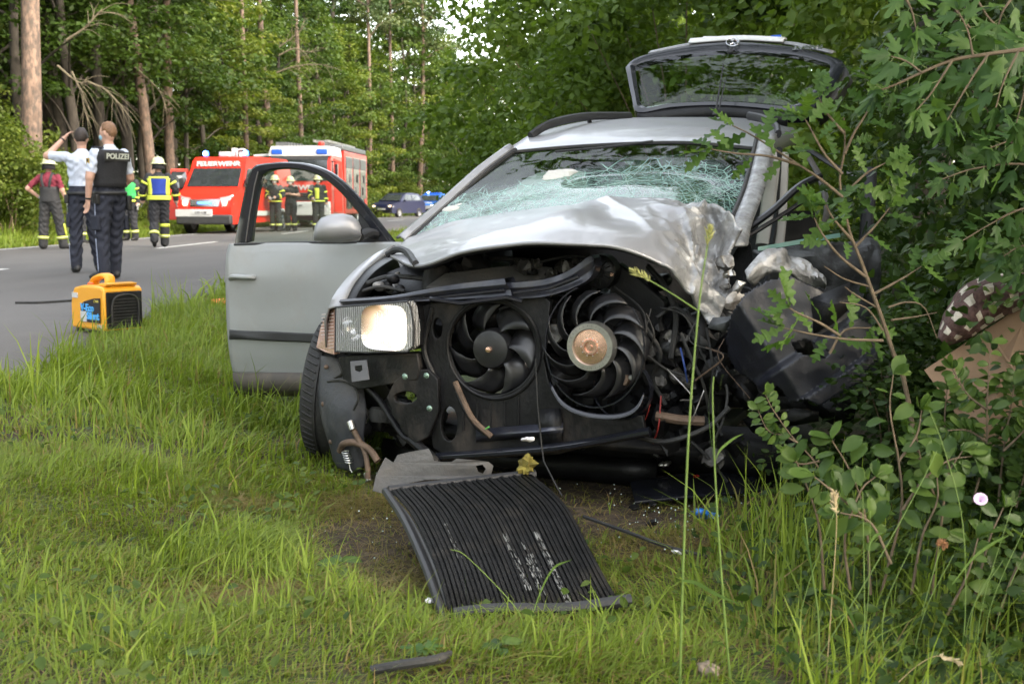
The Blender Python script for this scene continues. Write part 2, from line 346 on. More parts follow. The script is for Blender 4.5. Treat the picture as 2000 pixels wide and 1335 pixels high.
mb = MB(); mb.grid([[V(x, y, rsurf(x, y)) for x in (float(xl(y)) + .02, float(xl(y)) + .14)] for y in np.linspace(-10, 120, 160)]); o = mb.build('edge_line', pm); tag(o, 'white painted line along the far road edge', None, None, 'structure')
for k in range(-1, 9):
    y0 = 23.4 + 12 * k
    mb = MB(); mb.grid([[V(x, y, rsurf(x, y)) for x in ((float(xl(y)) + float(xr(y))) / 2 - .06, (float(xl(y)) + float(xr(y))) / 2 + .06)] for y in np.linspace(y0, y0 + 4.4, 6)]); o = mb.build('centre_line_dash', pm); tag(o, None, None, None, 'structure')

# ---------------------------------------------------------------- grass blades
GC = [(.28, .20, .10), (.22, .18, .06), (.17, .19, .038), (.13, .19, .027), (.17, .24, .032), (.21, .285, .041), (.26, .32, .056)]
grass_m = Leaf('grass_blade', GC, .4, .45)
def blades(x, y, h, w, lean, ang, rnd, z=None):
    n = len(x); z = gz(x, y) - .006 if z is None else z; lv = np.array([0, .38, .72, 1.]); wv = np.array([1, .85, .55, 0])
    dx, dy = np.cos(ang), np.sin(ang); fa = ang + PI / 2 + RNG.normal(0, .5, n); sx, sy = np.cos(fa), np.sin(fa); co = np.zeros((n, 7, 3), np.float32)
    for k in range(4):
        t = lv[k]; hz = h * (t - .42 * np.minimum(lean, 1.5) * t * t); hx = h * lean * t * t * .85
        cx = x + dx * hx; cy = y + dy * hx; cz = z + hz
        if k < 3:
            for s_, q in ((-1, 0), (1, 1)):
                co[:, k * 2 + q, 0] = cx + sx * w * .5 * wv[k] * s_; co[:, k * 2 + q, 1] = cy + sy * w * .5 * wv[k] * s_; co[:, k * 2 + q, 2] = cz
        else: co[:, 6] = np.stack([cx, cy, cz], 1)
    T_ = np.array([[0, 1, 3], [0, 3, 2], [2, 3, 5], [2, 5, 4], [4, 5, 6]])
    tris = (np.arange(n)[:, None, None] * 7 + T_[None]).reshape(-1, 3)
    return co.reshape(-1, 3), tris, np.repeat(rnd, 7)
parts_ = []
def add_zone(n, x0, x1, y0, y1, h0, h1, w0, w1, keep, dead=.22, leanm=.75, tuft=1.0, seed=0):
    x = RNG.uniform(x0, x1, n); y = RNG.uniform(y0, y1, n); k = keep(x, y) > RNG.uniform(0, 1, n); x, y = x[k], y[k]; n = len(x)
    tf = vnoise(x, y, 3.1, 5 + seed) * .6 + vnoise(x, y, 8.3, 6 + seed) * .4; hh = (h0 + (h1 - h0) * RNG.beta(1.6, 2.2, n)) * (1 + .75 * tuft * tf).clip(.35, 2)
    ang = vnoise(x, y, 1.7, 9) * 2.6 + RNG.normal(0, 1.05, n) + .6; ln = np.abs(RNG.normal(leanm, .45, n)); dd = vnoise(x, y, 2.3, 12) * .5 + vnoise(x, y, 6, 13) * .3
    bn = bareness(x, y); hh *= (1 - .55 * bn)
    rnd = (.62 + .20 * tf + RNG.normal(0, .15, n)).clip(.2, 1); isd = RNG.uniform(0, 1, n) < (dead * (1 + 1.6 * dd)).clip(.02, .9) + .5 * bn
    rnd = np.where(isd, RNG.uniform(0, .26, n), rnd); hh = np.where(isd, hh * .8, hh); ln = np.where(isd, ln * 1.5, ln)
    parts_.append(blades(x, y, hh, RNG.uniform(w0, w1, n), ln, ang, rnd))
def k_near(x, y):
    return ((x > xr(y) + .02 + .10 * vnoise(x, y, 4, 8)) & ~((x > -.55) & (x < 1.6) & (y > 4.3) & (y < 8.2))) * (1 - .93 * bareness(x, y)) * np.where(x > .55 + .0 * y, .45, 1.) * (.62 + .38 * vnoise(x, y, 5.2, 21)).clip(.18, 1)
add_zone(170000, -2.5, 1.9, 2.15, 4.6, .04, .105, .0028, .0058, k_near, dead=.22, leanm=1.05)
add_zone(8000, -2.5, 1.2, 2.15, 4.8, .10, .22, .0045, .0085, lambda x, y: k_near(x, y) * (vnoise(x, y, 3.3, 5) > .1), dead=.06, leanm=.85)
add_zone(90000, -3.9, .4, 4.6, 10.5, .07, .20, .005, .010, k_near, dead=.12)
add_zone(9000, -3.2, -.2, 4.6, 9.5, .18, .36, .006, .011, lambda x, y: k_near(x, y) * (vnoise(x, y, 2.5, 5) > .15), dead=.05)
add_zone(26000, -4.4, 2.0, 10.5, 42, .12, .32, .014, .028, lambda x, y: (x > xr(y) + .05) * 1., dead=.06)
add_zone(90000, -17, -9.2, 17, 62, .10, .34, .016, .034, lambda x, y: ((x < xl(y) - .40) & (x > xl(y) - 6)) * 1., dead=.05)
add_zone(14000, -14, 4, 60, 120, .2, .5, .05, .09, lambda x, y: (((x < xl(y) - .4) & (x > xl(y) - 5)) | ((x > xr(y) + .1) & (x < xr(y) + 3))) * 1., dead=.04)
add_zone(3800, .6, 2.3, 2.1, 3.9, .14, .36, .004, .009, lambda x, y: .4 + .6 * (vnoise(x, y, 4, 31) > .0), dead=.16, leanm=.55)
nvs = np.cumsum([0] + [len(p[0]) for p in parts_])
o = np_mesh('grass', np.concatenate([p[0] for p in parts_]), np.concatenate([p[1] + nvs[i] for i, p in enumerate(parts_)]), grass_m, rnd=np.concatenate([p[2] for p in parts_]))
tag(o, 'long green roadside grass with dry straw in it', None, None, 'stuff')

# ---------------------------------------------------------------- leaf shapes
def strip_leaf(ws, fold=.12, curl=.1):
    n = len(ws); vs = []; tr = []
    for i, w in enumerate(ws):
        t = i / (n - 1); zc = -curl * t * t
        vs += [(0, t, zc), (-w, t + .06 * (w > .2), zc + fold * w * 2), (w, t + .06 * (w > .2), zc + fold * w * 2)]
    for i in range(n - 1):
        a, b = i * 3, i * 3 + 3
        for q in (1, 2): tr += [(a, a + q, b + q), (a, b + q, b)] if q == 2 else [(a, b + q, a + q), (a, b, b + q)]
    return np.array(vs, np.float32), np.array(tr)
LEAF_OV = strip_leaf([.015, .24, .31, .26, .0], .14, .16)
LEAF_FAR = (np.array([(0, 0, 0), (-.36, .5, .10), (.36, .5, .10), (0, 1, -.05)], np.float32), np.array([(0, 2, 3), (0, 3, 1)]))
LEAF_OAK = strip_leaf([.012] + [max(.02, (1.02 * (t ** .8) * (1 - t) ** .42) * .55 * (.68 + .32 * math.cos(2 * PI * (4.3 * t - .45)))) for t in np.linspace(.05, .985, 31)] + [0.], .10, .22)
def maple():
    out = []
    for k, (an, r) in enumerate(((-100, .30), (-72, .50), (-58, .34), (-45, .80), (-36, .74), (-24, .42), (-10, .92), (0, 1.0), (10, .92), (24, .42), (36, .74), (45, .80), (58, .34), (72, .50), (100, .30))):
        a = R(an); out.append((math.sin(a) * r * .62, .18 + math.cos(a) * r * .78, .05 * math.cos(3 * a) - .10 * r * r))
    vs = [(0, .18, .0), (0, 0, 0)] + out; n = len(out); tr = [(0, 2 + i + 1, 2 + i) for i in range(n - 1)] + [(0, 2, 1), (0, 1, n + 1)]
    return np.array(vs, np.float32), np.array(tr)
LEAF_MAPLE = maple()
def cloud(pos, nor, size, tmpl):
    """many leaves at pos, facing about nor"""
    n = len(pos); nor = nor / np.linalg.norm(nor, axis=1, keepdims=True).clip(1e-6); r = RNG.normal(size=(n, 3)); t = r - nor * (r * nor).sum(1, keepdims=True); t /= np.linalg.norm(t, axis=1, keepdims=True).clip(1e-6); b = np.cross(t, nor)
    tv, tt = tmpl; co = pos[:, None, :] + size[:, None, None] * (tv[None, :, 0, None] * b[:, None, :] + (tv[None, :, 1, None] - .3) * t[:, None, :] + tv[None, :, 2, None] * nor[:, None, :])
    tr = (np.arange(n)[:, None, None] * len(tv) + tt[None]).reshape(-1, 3); return co.reshape(-1, 3), tr
def blob_leaves(blobs, per, smin, smax, tmpl, up=.9, rough=.8):
    P = []; Nn = []; S = []; Q = []
    for c, r, q in blobs:
        n = int(per); d = RNG.normal(size=(n, 3)); d /= np.linalg.norm(d, axis=1, keepdims=True); rad = RNG.uniform(.35, 1.05, (n, 1)) ** .6
        P.append(np.array(c) + d * rad * np.array(r)); Nn.append(d * .5 + np.array([0, 0, up]) + RNG.normal(0, rough * .5, (n, 3))); S.append(RNG.uniform(smin, smax, n)); Q.append((q + RNG.normal(0, .13, n)).clip(0, 1))
    P = np.concatenate(P); co, tr = cloud(P, np.concatenate(Nn), np.concatenate(S), tmpl); return co, tr, np.repeat(np.concatenate(Q), len(tmpl[0]))
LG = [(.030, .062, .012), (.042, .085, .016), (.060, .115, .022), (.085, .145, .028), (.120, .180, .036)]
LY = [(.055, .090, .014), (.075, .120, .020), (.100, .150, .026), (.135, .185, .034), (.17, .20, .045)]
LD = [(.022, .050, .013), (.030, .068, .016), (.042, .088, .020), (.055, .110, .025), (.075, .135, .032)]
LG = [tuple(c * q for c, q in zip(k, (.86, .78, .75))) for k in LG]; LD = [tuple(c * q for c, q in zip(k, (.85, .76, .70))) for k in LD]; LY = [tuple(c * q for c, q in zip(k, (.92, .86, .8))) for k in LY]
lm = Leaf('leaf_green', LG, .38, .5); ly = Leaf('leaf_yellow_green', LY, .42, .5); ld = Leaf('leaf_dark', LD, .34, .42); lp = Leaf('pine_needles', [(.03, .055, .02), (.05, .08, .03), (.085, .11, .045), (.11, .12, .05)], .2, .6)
lobj = Leaf('leaf_single', [(.045, .095, .020), (.062, .125, .026), (.080, .150, .030), (.105, .180, .040)], .40, .42, objrnd=True)
bark_pine = M('pine_bark', (.17, .115, .085), .9, 0, .45, 9, bump=1, bscale=30, dirt=(.07, .055, .045), dscale=14, dlo=.42, dhi=.6, stretch=(1, 1, .35))
bark_grey = M('grey_bark', (.05, .042, .034), .9, 0, .4, 8, bump=1, bscale=25, stretch=(1, 1, .3))
bark_twig = M('twig_bark', (.13, .095, .06), .8, 0, .35, 40)
dead_m = M('dead_branch', (.12, .10, .065), .9, 0, .3, 12)

def tree_blobs(rt, h, z0, rad, n, flat=.38, br=.9, grow=1.):
    out = []
    for i in range(n):
        t = (i + .5) / n; z = z0 + (h - z0) * t; prof = math.sin(min(1, .18 + t * .95) * PI) ** .6 * rad; an = i * 2.4 + rt.uniform(-.5, .5); r = prof * math.sqrt(rt.uniform(.12, 1))
        s = br * rt.uniform(.65, 1.25); out.append(((r * math.cos(an), r * math.sin(an), z + rt.uniform(-.4, .4)), (s, s, s * flat), rt.uniform(.15, .85)))
    return out
def make_tree(name, label, h, z0, rad, n, per, leaf, s0, s1, bark, tr_r, seed, flat=.38, br=.9, bend=.3, tmpl=None, limbs=14):
    rt = random.Random(seed); root = thing(name, (0, 0, 0), label, 'tree', 'trees of the roadside wood')
    mb = MB(); pts = [V(bend * math.sin(k * .7 + seed), bend * .6 * math.sin(k * .9 + 2 * seed), h * k / 8) if k else V(0, 0, -.4) for k in range(9)]; c = crom(pts, 20); mb.tube(c, [tr_r * (1.15 if i == 0 else 1) * (1 - .8 * i / 20) for i in range(21)], 10)
    mb.build('trunk', bark, root, local=True)
    bl = tree_blobs(rt, h, z0, rad, n, flat, br)
    mb = MB()
    for k in range(limbs):
        b = bl[int(k * n / limbs)][0]; zt = max(.6, b[2] - rad * .35 * rt.uniform(.3, 1)); i = min(20, int(zt / h * 20)); p0 = c[i]
        mb.tube(crom([p0, p0.lerp(V(*b), .5) + V(0, 0, .25), V(*b)], 6), [tr_r * .28 * (1 - .75 * q / 6) for q in range(7)], 5)
    mb.build('limbs', bark, root, local=True)['kind'] = 'stuff'
    cco, ctr, rq = blob_leaves(bl, per, s0, s1, LEAF_FAR if tmpl is None else tmpl); o = np_mesh('crown', cco, ctr, leaf, root, rq)
    return root
def copy_tree(o, parent=None):
    c = o.copy(); COL.objects.link(c)
    if parent is not None: c.parent = parent
    for ch in o.children: copy_tree(ch, c)
    return c
def put(o, x, y, s=1., rz=0., label=None, z=None, sz=None, group=None):
    o.location = (x, y, float(gz(x, y)) - .05 if z is None else z); o.rotation_euler = (0, 0, rz); o.scale = (s, s, sz or s)
    if label: o['label'] = label
    if group: o['group'] = group
    return o
G_FAR = 'broadleaved trees in the far wood'
protos = {
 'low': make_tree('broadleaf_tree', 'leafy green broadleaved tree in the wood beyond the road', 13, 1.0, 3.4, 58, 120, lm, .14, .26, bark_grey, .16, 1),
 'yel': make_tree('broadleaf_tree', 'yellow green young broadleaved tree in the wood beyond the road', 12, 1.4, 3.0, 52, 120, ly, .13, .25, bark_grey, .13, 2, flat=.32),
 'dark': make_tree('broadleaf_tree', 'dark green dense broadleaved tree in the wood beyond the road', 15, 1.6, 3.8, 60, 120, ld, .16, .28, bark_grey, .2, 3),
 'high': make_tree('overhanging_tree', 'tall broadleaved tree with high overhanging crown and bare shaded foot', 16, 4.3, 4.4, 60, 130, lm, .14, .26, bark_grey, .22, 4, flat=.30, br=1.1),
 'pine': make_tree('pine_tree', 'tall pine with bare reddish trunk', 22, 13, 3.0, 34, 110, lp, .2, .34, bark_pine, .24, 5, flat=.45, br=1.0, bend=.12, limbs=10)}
used = set(); rt = random.Random(21)
def tree(kind, x, y, s=1., label=None, rz=None, sz=None, group=G_FAR):
    o = protos[kind] if kind not in used else copy_tree(protos[kind]); used.add(kind)
    if label is None: label = KD[kind] + ' ' + where(1000 + x / y * F, y)
    return put(o, x, y, s, rt.uniform(0, 6.28) if rz is None else rz, label, None, sz, group)
KD = dict(low='leafy green tree', yel='yellow green tree', dark='dark green tree', high='high crowned tree')
def where(px, Y):
    for lim, t in ((-20, 'beyond the left edge'), (100, 'around the thick pine at the left edge'), (160, 'above the raised arm of the policeman'), (240, 'above the two policemen'), (330, 'above the firefighter in the blue vest'), (410, 'above the small fire van'), (480, 'between the fire van and the fire engine'), (560, 'around the pale slim pine'), (640, 'above the fire engine cab'), (700, 'above the fire engine ladder'), (760, 'above the dark blue car'), (830, 'above the police car'), (900, 'between the police car and the wreck'), (985, 'below the gap of open sky'), (9999, 'hidden behind the bushes at the wreck')):
        if px < lim: break
    return t + (' at the front' if Y < 45 else ' in the near row' if Y < 58 else ' in the second row' if Y < 75 else ' deep in the wood' if Y < 95 else ' at the far end')
    return t + (', front of the wood' if Y < 45 else ', near row of the wood' if Y < 58 else ', second row of the wood' if Y < 75 else ', deep in the wood' if Y < 95 else ', at the far end of the road')
def offroad(px, Y, d=3.2):
    Y0 = Y
    while txy(px, Y) > float(xl(Y)) - d and Y < 150 and px < 900: Y += 1.5
    return Y, (Y / Y0) ** .75
def txy(px, Y): return (px - 1000) / F * Y
# named trees one can point to
def pine_at(px, Y, rad, label, lean=0., kind='pine', sz=1., group=None):
    Y, q_ = offroad(px, Y, 2.2); rad *= q_
    o = tree(kind, txy(px, Y), Y, rad / .24, label, sz=sz); o.rotation_euler = (0, R(lean), rt.uniform(0, 6.28))
    if group: o['group'] = group
    elif 'group' in o: del o['group']
    return o
pine_at(66, 32, .30, 'thick pine trunk standing behind the firefighter in the maroon shirt', -4, sz=1.05)
pine_at(304, 40, .21, 'dark leaning trunk rising behind the helmeted firefighter in the blue vest', 4, sz=.9)
pine_at(342, 44, .20, 'dim upright trunk just left of the small fire van', 0, sz=.9)
pine_at(534, 52, .19, 'pale slim pine with bare side branches behind the fire engine roof', 1.5, sz=.95)
pine_at(486, 50, .13, 'thin pale trunk half hidden by leaves behind the fire van', 0, sz=.9)
pine_at(592, 58, .16, 'reddish pine trunk right of the pale slim pine', 0, sz=.95)
pine_at(727, 62, .15, 'slim reddish trunk right of the fire engine body', -.5, sz=.95)
pine_at(768, 70, .16, 'pale trunk lit at its foot left of the dark blue car', 0, sz=.95)
pine_at(822, 66, .20, 'reddish pine trunk rising above the police car', 1., sz=.95)
G_FRONT = None
# overhanging crowns at the left of the picture, dark beneath
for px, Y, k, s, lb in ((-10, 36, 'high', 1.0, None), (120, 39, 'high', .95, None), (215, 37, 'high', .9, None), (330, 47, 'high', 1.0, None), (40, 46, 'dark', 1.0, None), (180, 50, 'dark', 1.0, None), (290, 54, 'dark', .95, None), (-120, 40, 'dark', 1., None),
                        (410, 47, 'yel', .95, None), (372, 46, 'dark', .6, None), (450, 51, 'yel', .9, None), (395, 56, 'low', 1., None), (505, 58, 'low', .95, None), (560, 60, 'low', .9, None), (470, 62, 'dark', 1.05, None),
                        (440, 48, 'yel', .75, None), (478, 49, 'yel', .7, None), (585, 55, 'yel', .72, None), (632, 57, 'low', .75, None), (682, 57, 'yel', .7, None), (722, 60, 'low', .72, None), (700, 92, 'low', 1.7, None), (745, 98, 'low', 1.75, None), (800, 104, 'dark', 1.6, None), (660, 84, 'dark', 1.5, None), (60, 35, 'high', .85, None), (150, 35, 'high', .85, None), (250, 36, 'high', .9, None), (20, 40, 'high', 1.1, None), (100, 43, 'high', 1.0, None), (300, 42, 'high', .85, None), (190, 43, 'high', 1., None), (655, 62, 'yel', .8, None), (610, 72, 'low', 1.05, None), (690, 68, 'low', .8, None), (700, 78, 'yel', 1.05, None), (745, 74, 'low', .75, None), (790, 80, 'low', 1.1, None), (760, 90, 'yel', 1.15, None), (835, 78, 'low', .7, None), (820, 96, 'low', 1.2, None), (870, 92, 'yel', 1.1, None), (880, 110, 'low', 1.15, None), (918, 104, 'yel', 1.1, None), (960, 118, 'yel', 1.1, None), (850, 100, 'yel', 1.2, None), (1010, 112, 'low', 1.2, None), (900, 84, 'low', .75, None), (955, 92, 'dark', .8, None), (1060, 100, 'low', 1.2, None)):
    Y, q_ = offroad(px, Y); tree(k, txy(px, Y), Y, s * q_, lb)
for k in range(46):
    Yk = rt.uniform(42, 120); off = rt.uniform(10, 24); x_ = float(xl(Yk)) - off
    tree(rt.choice(['dark', 'dark', 'low', 'high']), x_, Yk, rt.uniform(.9, 1.3))
# the wood on the right of the road goes on beside and behind the camera
for k, (x_, y_) in enumerate(((4.9, 2.4), (5.6, 7), (6.5, -6), (8, 4.5), (13, -8), (14, 2), (9, -14), (16, -16), (17, 26), (18, -4), (13, 30))):
    tree('high' if k < 2 else ('high', 'dark', 'low')[k % 3], x_, y_, 1. if k < 2 else rt.uniform(1.0, 1.3), 'tree of the wood that goes on right of the verge outside the picture', group='trees of the wood right of the verge')
for x_, y_, k_, s_, lb in ((6.4, 14.5, 'dark', 1.1, 'tall dark tree rising behind the open tailgate'), (8, 10.5, 'dark', 1.15, 'tall dark tree behind the bushes at the upper right'), (5.0, 25, 'low', 1.2, 'tall leafy tree behind the bushes above the car roof'), (3.2, 9.8, 'high', 1.1, 'added high crowned tree, its unseen crown darkening the glass of the open tailgate'), (7, 33, 'dark', 1.3, 'tall tree deep in the wood behind the car')):  # the high crowned one is added so its unseen crown darkens the tailgate glass
    tree(k_, x_, y_, s_, lb, group='tall trees behind the wrecked car')
for k in range(26):                                                  # and behind the camera, on both sides of the road
    y_ = 14 - 3.1 * k if k % 2 else 16 - 3.4 * k; x_ = float(xl(y_)) - rt.uniform(3.5, 6) if k % 2 else rt.uniform(3, 9) + max(0, y_ + 6) * .8
    if y_ > -8 and k % 2 == 0: continue
    tree(('low', 'dark', 'low', 'yel')[k % 4], x_, y_, rt.uniform(1.0, 1.3), 'tree of the wood along the road behind the camera', group='trees of the wood behind the camera')
for x_, y_, k_, s_ in ((-15.5, 26, 'low', 1.0), (-16.5, 20, 'dark', 1.0), (-19, 25, 'dark', 1.1), (-21, 31, 'low', 1.1), (-18, 15, 'low', 1.1), (-24, 22, 'dark', 1.2), (-23, 38, 'dark', 1.2), (-27, 30, 'low', 1.2)):
    tree(k_, x_, y_, s_)
# far wood as one mass behind them
def wood(name, n, boxes, s0, s1, leaf, label):
    P = []; 
    for (x0, x1, y0, y1, z0, z1), m in boxes:
        k = int(n * m); p = np.stack([RNG.uniform(x0, x1, k), RNG.uniform(y0, y1, k), RNG.uniform(z0, z1, k)], 1); p += np.stack([vnoise(p[:, 1], p[:, 2], .3, 1), vnoise(p[:, 0], p[:, 2], .3, 2), vnoise(p[:, 0], p[:, 1], .4, 3)], 1) * 1.2; P.append(p)
    P = np.concatenate(P); k = len(P); co, tr = cloud(P, RNG.normal(0, .6, (k, 3)) + np.array([0, 0, .8]), RNG.uniform(s0, s1, k), LEAF_FAR); q = (.5 + .3 * vnoise(P[:, 0], P[:, 2], .35, 4) + RNG.normal(0, .15, k)).clip(0, 1)
    o = np_mesh(name, co, tr, leaf, rnd=np.repeat(q, 4)); tag(o, label, None, None, 'stuff')
wood('far_wood', 60000, [((-60, -26, 20, 140, 0, 20), .5), ((-45, -24, -60, 20, 0, 16), .15), ((-40, 8, 135, 160, 0, 17), .25), ((20, 70, 60, 170, 0, 24), .25), ((4, 26, 38, 60, 0, 17), .22)], .5, 1.0, ld, 'dark far off wood behind the roadside trees')

# dead branches hanging in the dark at the left
def deadbranch(pts, Y, r, label):
    root = thing('dead_branch', at(pts[0][0], pts[0][1], Y), label, 'branch', 'bare dead branches below the dark crowns'); rb = random.Random(int(pts[0][0])); P = crom([at(x, y, Y) for x, y in pts], 14); r *= .62
    mb = MB(); mb.tube(P, [r * (1 - .7 * i / 14) for i in range(15)], 6); mb.build('limb', dead_m, root)
    for k in range(9):
        p = P[3 + k]; d = (P[4 + k] - P[2 + k]).normalized(); e = (d + V(rb.uniform(-1, 1), rb.uniform(-.4, .4), rb.uniform(-1.1, .5))).normalized(); L = rb.uniform(.4, 1.1)
        mb = MB(); mb.tube(crom([p, p + e * L * .5, p + e * L + V(0, 0, -.25 * L)], 6), [r * .35 * (1 - .7 * q / 6) for q in range(7)], 5); mb.build('twig', dead_m, root)
deadbranch([(112,128),(140,152),(160,162),(172,150)], 31, .05, 'bare dead branch forking in the dark behind the policemen')
deadbranch([(140,140),(158,180),(165,215),(178,248)], 31, .045, 'bare dead branch drooping to the dark haired policeman')
deadbranch([(172,160),(205,175),(235,205),(262,240)], 31, .045, 'bare dead branch reaching down right above the fair haired policeman')
deadbranch([(262,130),(300,165),(318,190),(325,215)], 38, .05, 'bare dead branch hanging over the leaning trunk')
deadbranch([(130,78),(165,55),(190,28),(200,18)], 33, .06, 'bare dead branch rising to the upper left crowns')
deadbranch([(545,108),(575,95),(600,102),(625,98)], 51, .06, 'bare side branch level with the pale slim pine')
deadbranch([(540,142),(575,130),(620,126),(668,138)], 51, .06, 'bare side branch of the pale pine reaching to the right')
deadbranch([(545,92),(575,70),(600,45)], 51, .05, 'bare side branch of the pale pine rising to the right')

# ---------------------------------------------------------------- bushes
def make_bush(name, label, cat, h, rad, n, per, leaf, s0, s1, tmpl, seed, z0=.2, flat=.7, br=.45, stems=7, tw=.02):
    rb = random.Random(seed); root = thing(name, (0, 0, 0), label, cat); bl = tree_blobs(rb, h, z0, rad, n, flat, br)
    for k in range(stems):
        b = bl[int((k + .5) * n / stems)][0]; mb = MB(); mb.tube(crom([V(rb.uniform(-.15, .15), rb.uniform(-.15, .15), -.2), V(b[0] * .4, b[1] * .4, b[2] * .55), V(*b)], 8), [tw * (1 - .75 * q / 8) for q in range(9)], 5); mb.build('stem', bark_twig, root, local=True)
    c, t_, q = blob_leaves(bl, per, s0, s1, tmpl, up=.6, rough=1.1); o = np_mesh('foliage', c, t_, leaf, root, q); o['kind'] = 'stuff'; return root
low_bush = make_bush('roadside_bush', 'pale green low bush at the wood edge behind the firefighters', 'bush', 2.2, 1.5, 40, 120, ly, .07, .14, LEAF_FAR, 31)
first = [True]
def bush(proto, flag, x, y, s, label, rz=0., group=None, sz=None):
    o = proto if flag[0] else copy_tree(proto); flag[0] = False; return put(o, x, y, s, rz, label, None, sz, group)
for i, (px, Y, s) in enumerate(((-30, 30, 1.2), (30, 29, .95), (85, 31, .8), (130, 33, .8), (0, 34, 1.3), (240, 38, .7), (770, 66, .9), (735, 60, .8), (800, 68, .9), (850, 74, 1.), (890, 70, 1.), (700, 62, .8), (925, 80, 1.2))):
    Y, q_ = offroad(px, Y, 1.6); bush(low_bush, first, txy(px, Y), Y, s * q_, 'pale low bush ' + where(px, Y).replace('above', 'behind'), i * 1.3, 'low bushes along the wood edge')
mid_bush = make_bush('hazel_bush', 'x', 'bush', 6.5, 2.2, 110, 110, Leaf('leaf_hazel', [(.060, .105, .017), (.085, .140, .022), (.115, .180, .030), (.15, .215, .040)], .42, .5), .09, .16, LEAF_OV, 41, z0=.3, br=.6, flat=.55); f2_ = [True]
for i, (x, y, s, lb) in enumerate(((1.75, 21, .8, 'tall green bush between the far cars and the car roof'), (.9, 18, .95, 'tall light green bush right behind the car roof rail'), (2.1, 14.5, .85, 'tall green bush behind the raised tailgate'), (2.2, 32, .95, 'dark tall bush farther along the verge above the car roof'), (3.6, 19, 1.2, 'tall bush far behind the tailgate'), (1.5, 26, 1.3, 'high bush deeper in the wood behind the car'), (4.2, 12, .9, 'dense tall bush right of the raised tailgate'), (-.5, 24, .36, 'low green bush on the verge left of the car roof'), (-.35, 19, .36, 'small bush right beside the windscreen pillar'), (.9, 15.5, .55, 'light green bush just left of the roof rail'), (5.8, 16, 1.4, 'high bush deep behind the shrubs on the right'))):
    bush(mid_bush, f2_, x, y, s, lb, i * 2.1)
right_bush = make_bush('field_maple_bush', 'x', 'bush', 3.6, 1.25, 90, 95, ld, .055, .095, LEAF_MAPLE, 51, z0=.1, br=.34, flat=.8, tw=.016); f3 = [True]
for i, (x, y, s, lb) in enumerate(((3.05, 6.6, 1.0, 'dark maple bush against the rear flank of the wrecked car'), (2.75, 4.9, .95, 'dark maple bush behind the cardboard panel'), (3.4, 5.9, 1.2, 'dark maple bush deep at the right edge'), (3.9, 8.4, 1.25, 'tall dark maple bush behind the open tailgate side'), (2.95, 3.9, .8, 'dark maple bush at the right edge beside the checked blanket'))):
    bush(right_bush, f3, x, y, s, lb, i * 1.9)
# ================================================================== the wrecked estate car
CA = R(22); CO = Vector((-.14, 4.15, 0)); CN = Vector((math.sin(CA), math.cos(CA), 0)); CL = Vector((math.cos(CA), -math.sin(CA), 0)); UP = Vector((0, 0, 1))
def K(px, py, u): return plane_hit(px, py, CO + CN * u, CN)          # point seen at a pixel, u metres behind the nose
def KL(pts): return [K(*p) for p in pts]
def K2(px, py, u):                                                   # the same in the plane's own coordinates
    p = K(px, py, u) - CO; return (p.dot(CL), p.z)
def plate(mb, outer, holes, u, thick, bevel=.002):
    loops = [[K2(x, y, u) for x, y in outer]] + [[K2(x, y, u) for x, y in h] for h in holes]
    vs, fs = curve_mesh(loops, thick / 2, bevel)
    mb.add(*place((vs, fs), CO + CN * u, CL, UP))
def ring_px(cx, cy, rx, ry=None, n=32):
    ry = ry or rx; return [(cx + rx * math.cos(2 * PI * i / n), cy + ry * math.sin(2 * PI * i / n)) for i in range(n)]
car = thing('wrecked_estate_car', CO, 'silver estate car with smashed front, crumpled bonnet, open tailgate and one lit headlight', 'car')

# --- bonnet
rows = [
 [(762,500,.40),(815,517,.14),(900,491,.05),(1010,474,.02),(1100,473,.02),(1200,479,.06),(1290,513,.14),(1345,560,.22),(1368,602,.28),(1394,642,.30)],
 [(768,491,.52),(822,495,.30),(906,468,.20),(1018,448,.18),(1108,440,.18),(1205,447,.22),(1288,470,.26),(1340,512,.32),(1385,560,.36),(1412,604,.36)],
 [(775,483,.70),(838,470,.55),(920,447,.50),(1030,428,.46),(1120,412,.44),(1200,430,.48),(1280,434,.44),(1342,462,.50),(1378,515,.56),(1424,552,.46)],
 [(785,473,.90),(853,452,.84),(940,431,.80),(1045,413,.78),(1125,400,.72),(1192,408,.70),(1270,405,.66),(1350,418,.62),(1398,462,.70),(1422,492,.56)],
 [(797,463,1.06),(870,438,1.08),(960,419,1.08),(1060,403,1.05),(1130,393,1.0),(1185,388,.94),(1260,387,.88),(1345,391,.80),(1400,404,.72),(1449,440,.62)]]
NU, NV = 150, 60; g = net([KL(r) for r in rows], NU, NV)
def crumple(g, lo, amp, s1=7., s2=19., o=3.):
    nr, ncl = len(g), len(g[0])
    for i in range(nr):
        for j in range(ncl):
            f = max(0, (j / (ncl - 1) - lo) / (1 - lo)); f = min(1, f * 1.8)
            p = g[i][j]; q = p + Vector((nz(p, 5, 1), nz(p, 5, 4), nz(p, 5, 8))) * .06; a = 1 - abs(nz(q, s1, o)) * 2.8; b = .5 - 2.0 * abs(nz(q, s2, o + 9))
            g[i][j] = p + (-CN * .7 + UP * .5 + CL * .3) * amp * f * (a * .8 + b * .5 - .35)
crumple(g, .62, .052, 5.5, 15.); crumple(g, .70, .007, 24., 50., 7.)
for i, r in enumerate(g):                                            # the sharp fold where the bonnet buckled
    for j, p in enumerate(r):
        v = i / NV; jj = j / NU * 90; jc = 63 - 13 * v; r[j] = p + UP * (.017 * math.exp(-abs(jj - jc) / 3.2) - .014 * math.exp(-abs(jj - jc + 17 - 5 * v) / 5)) * (.25 + .75 * v)
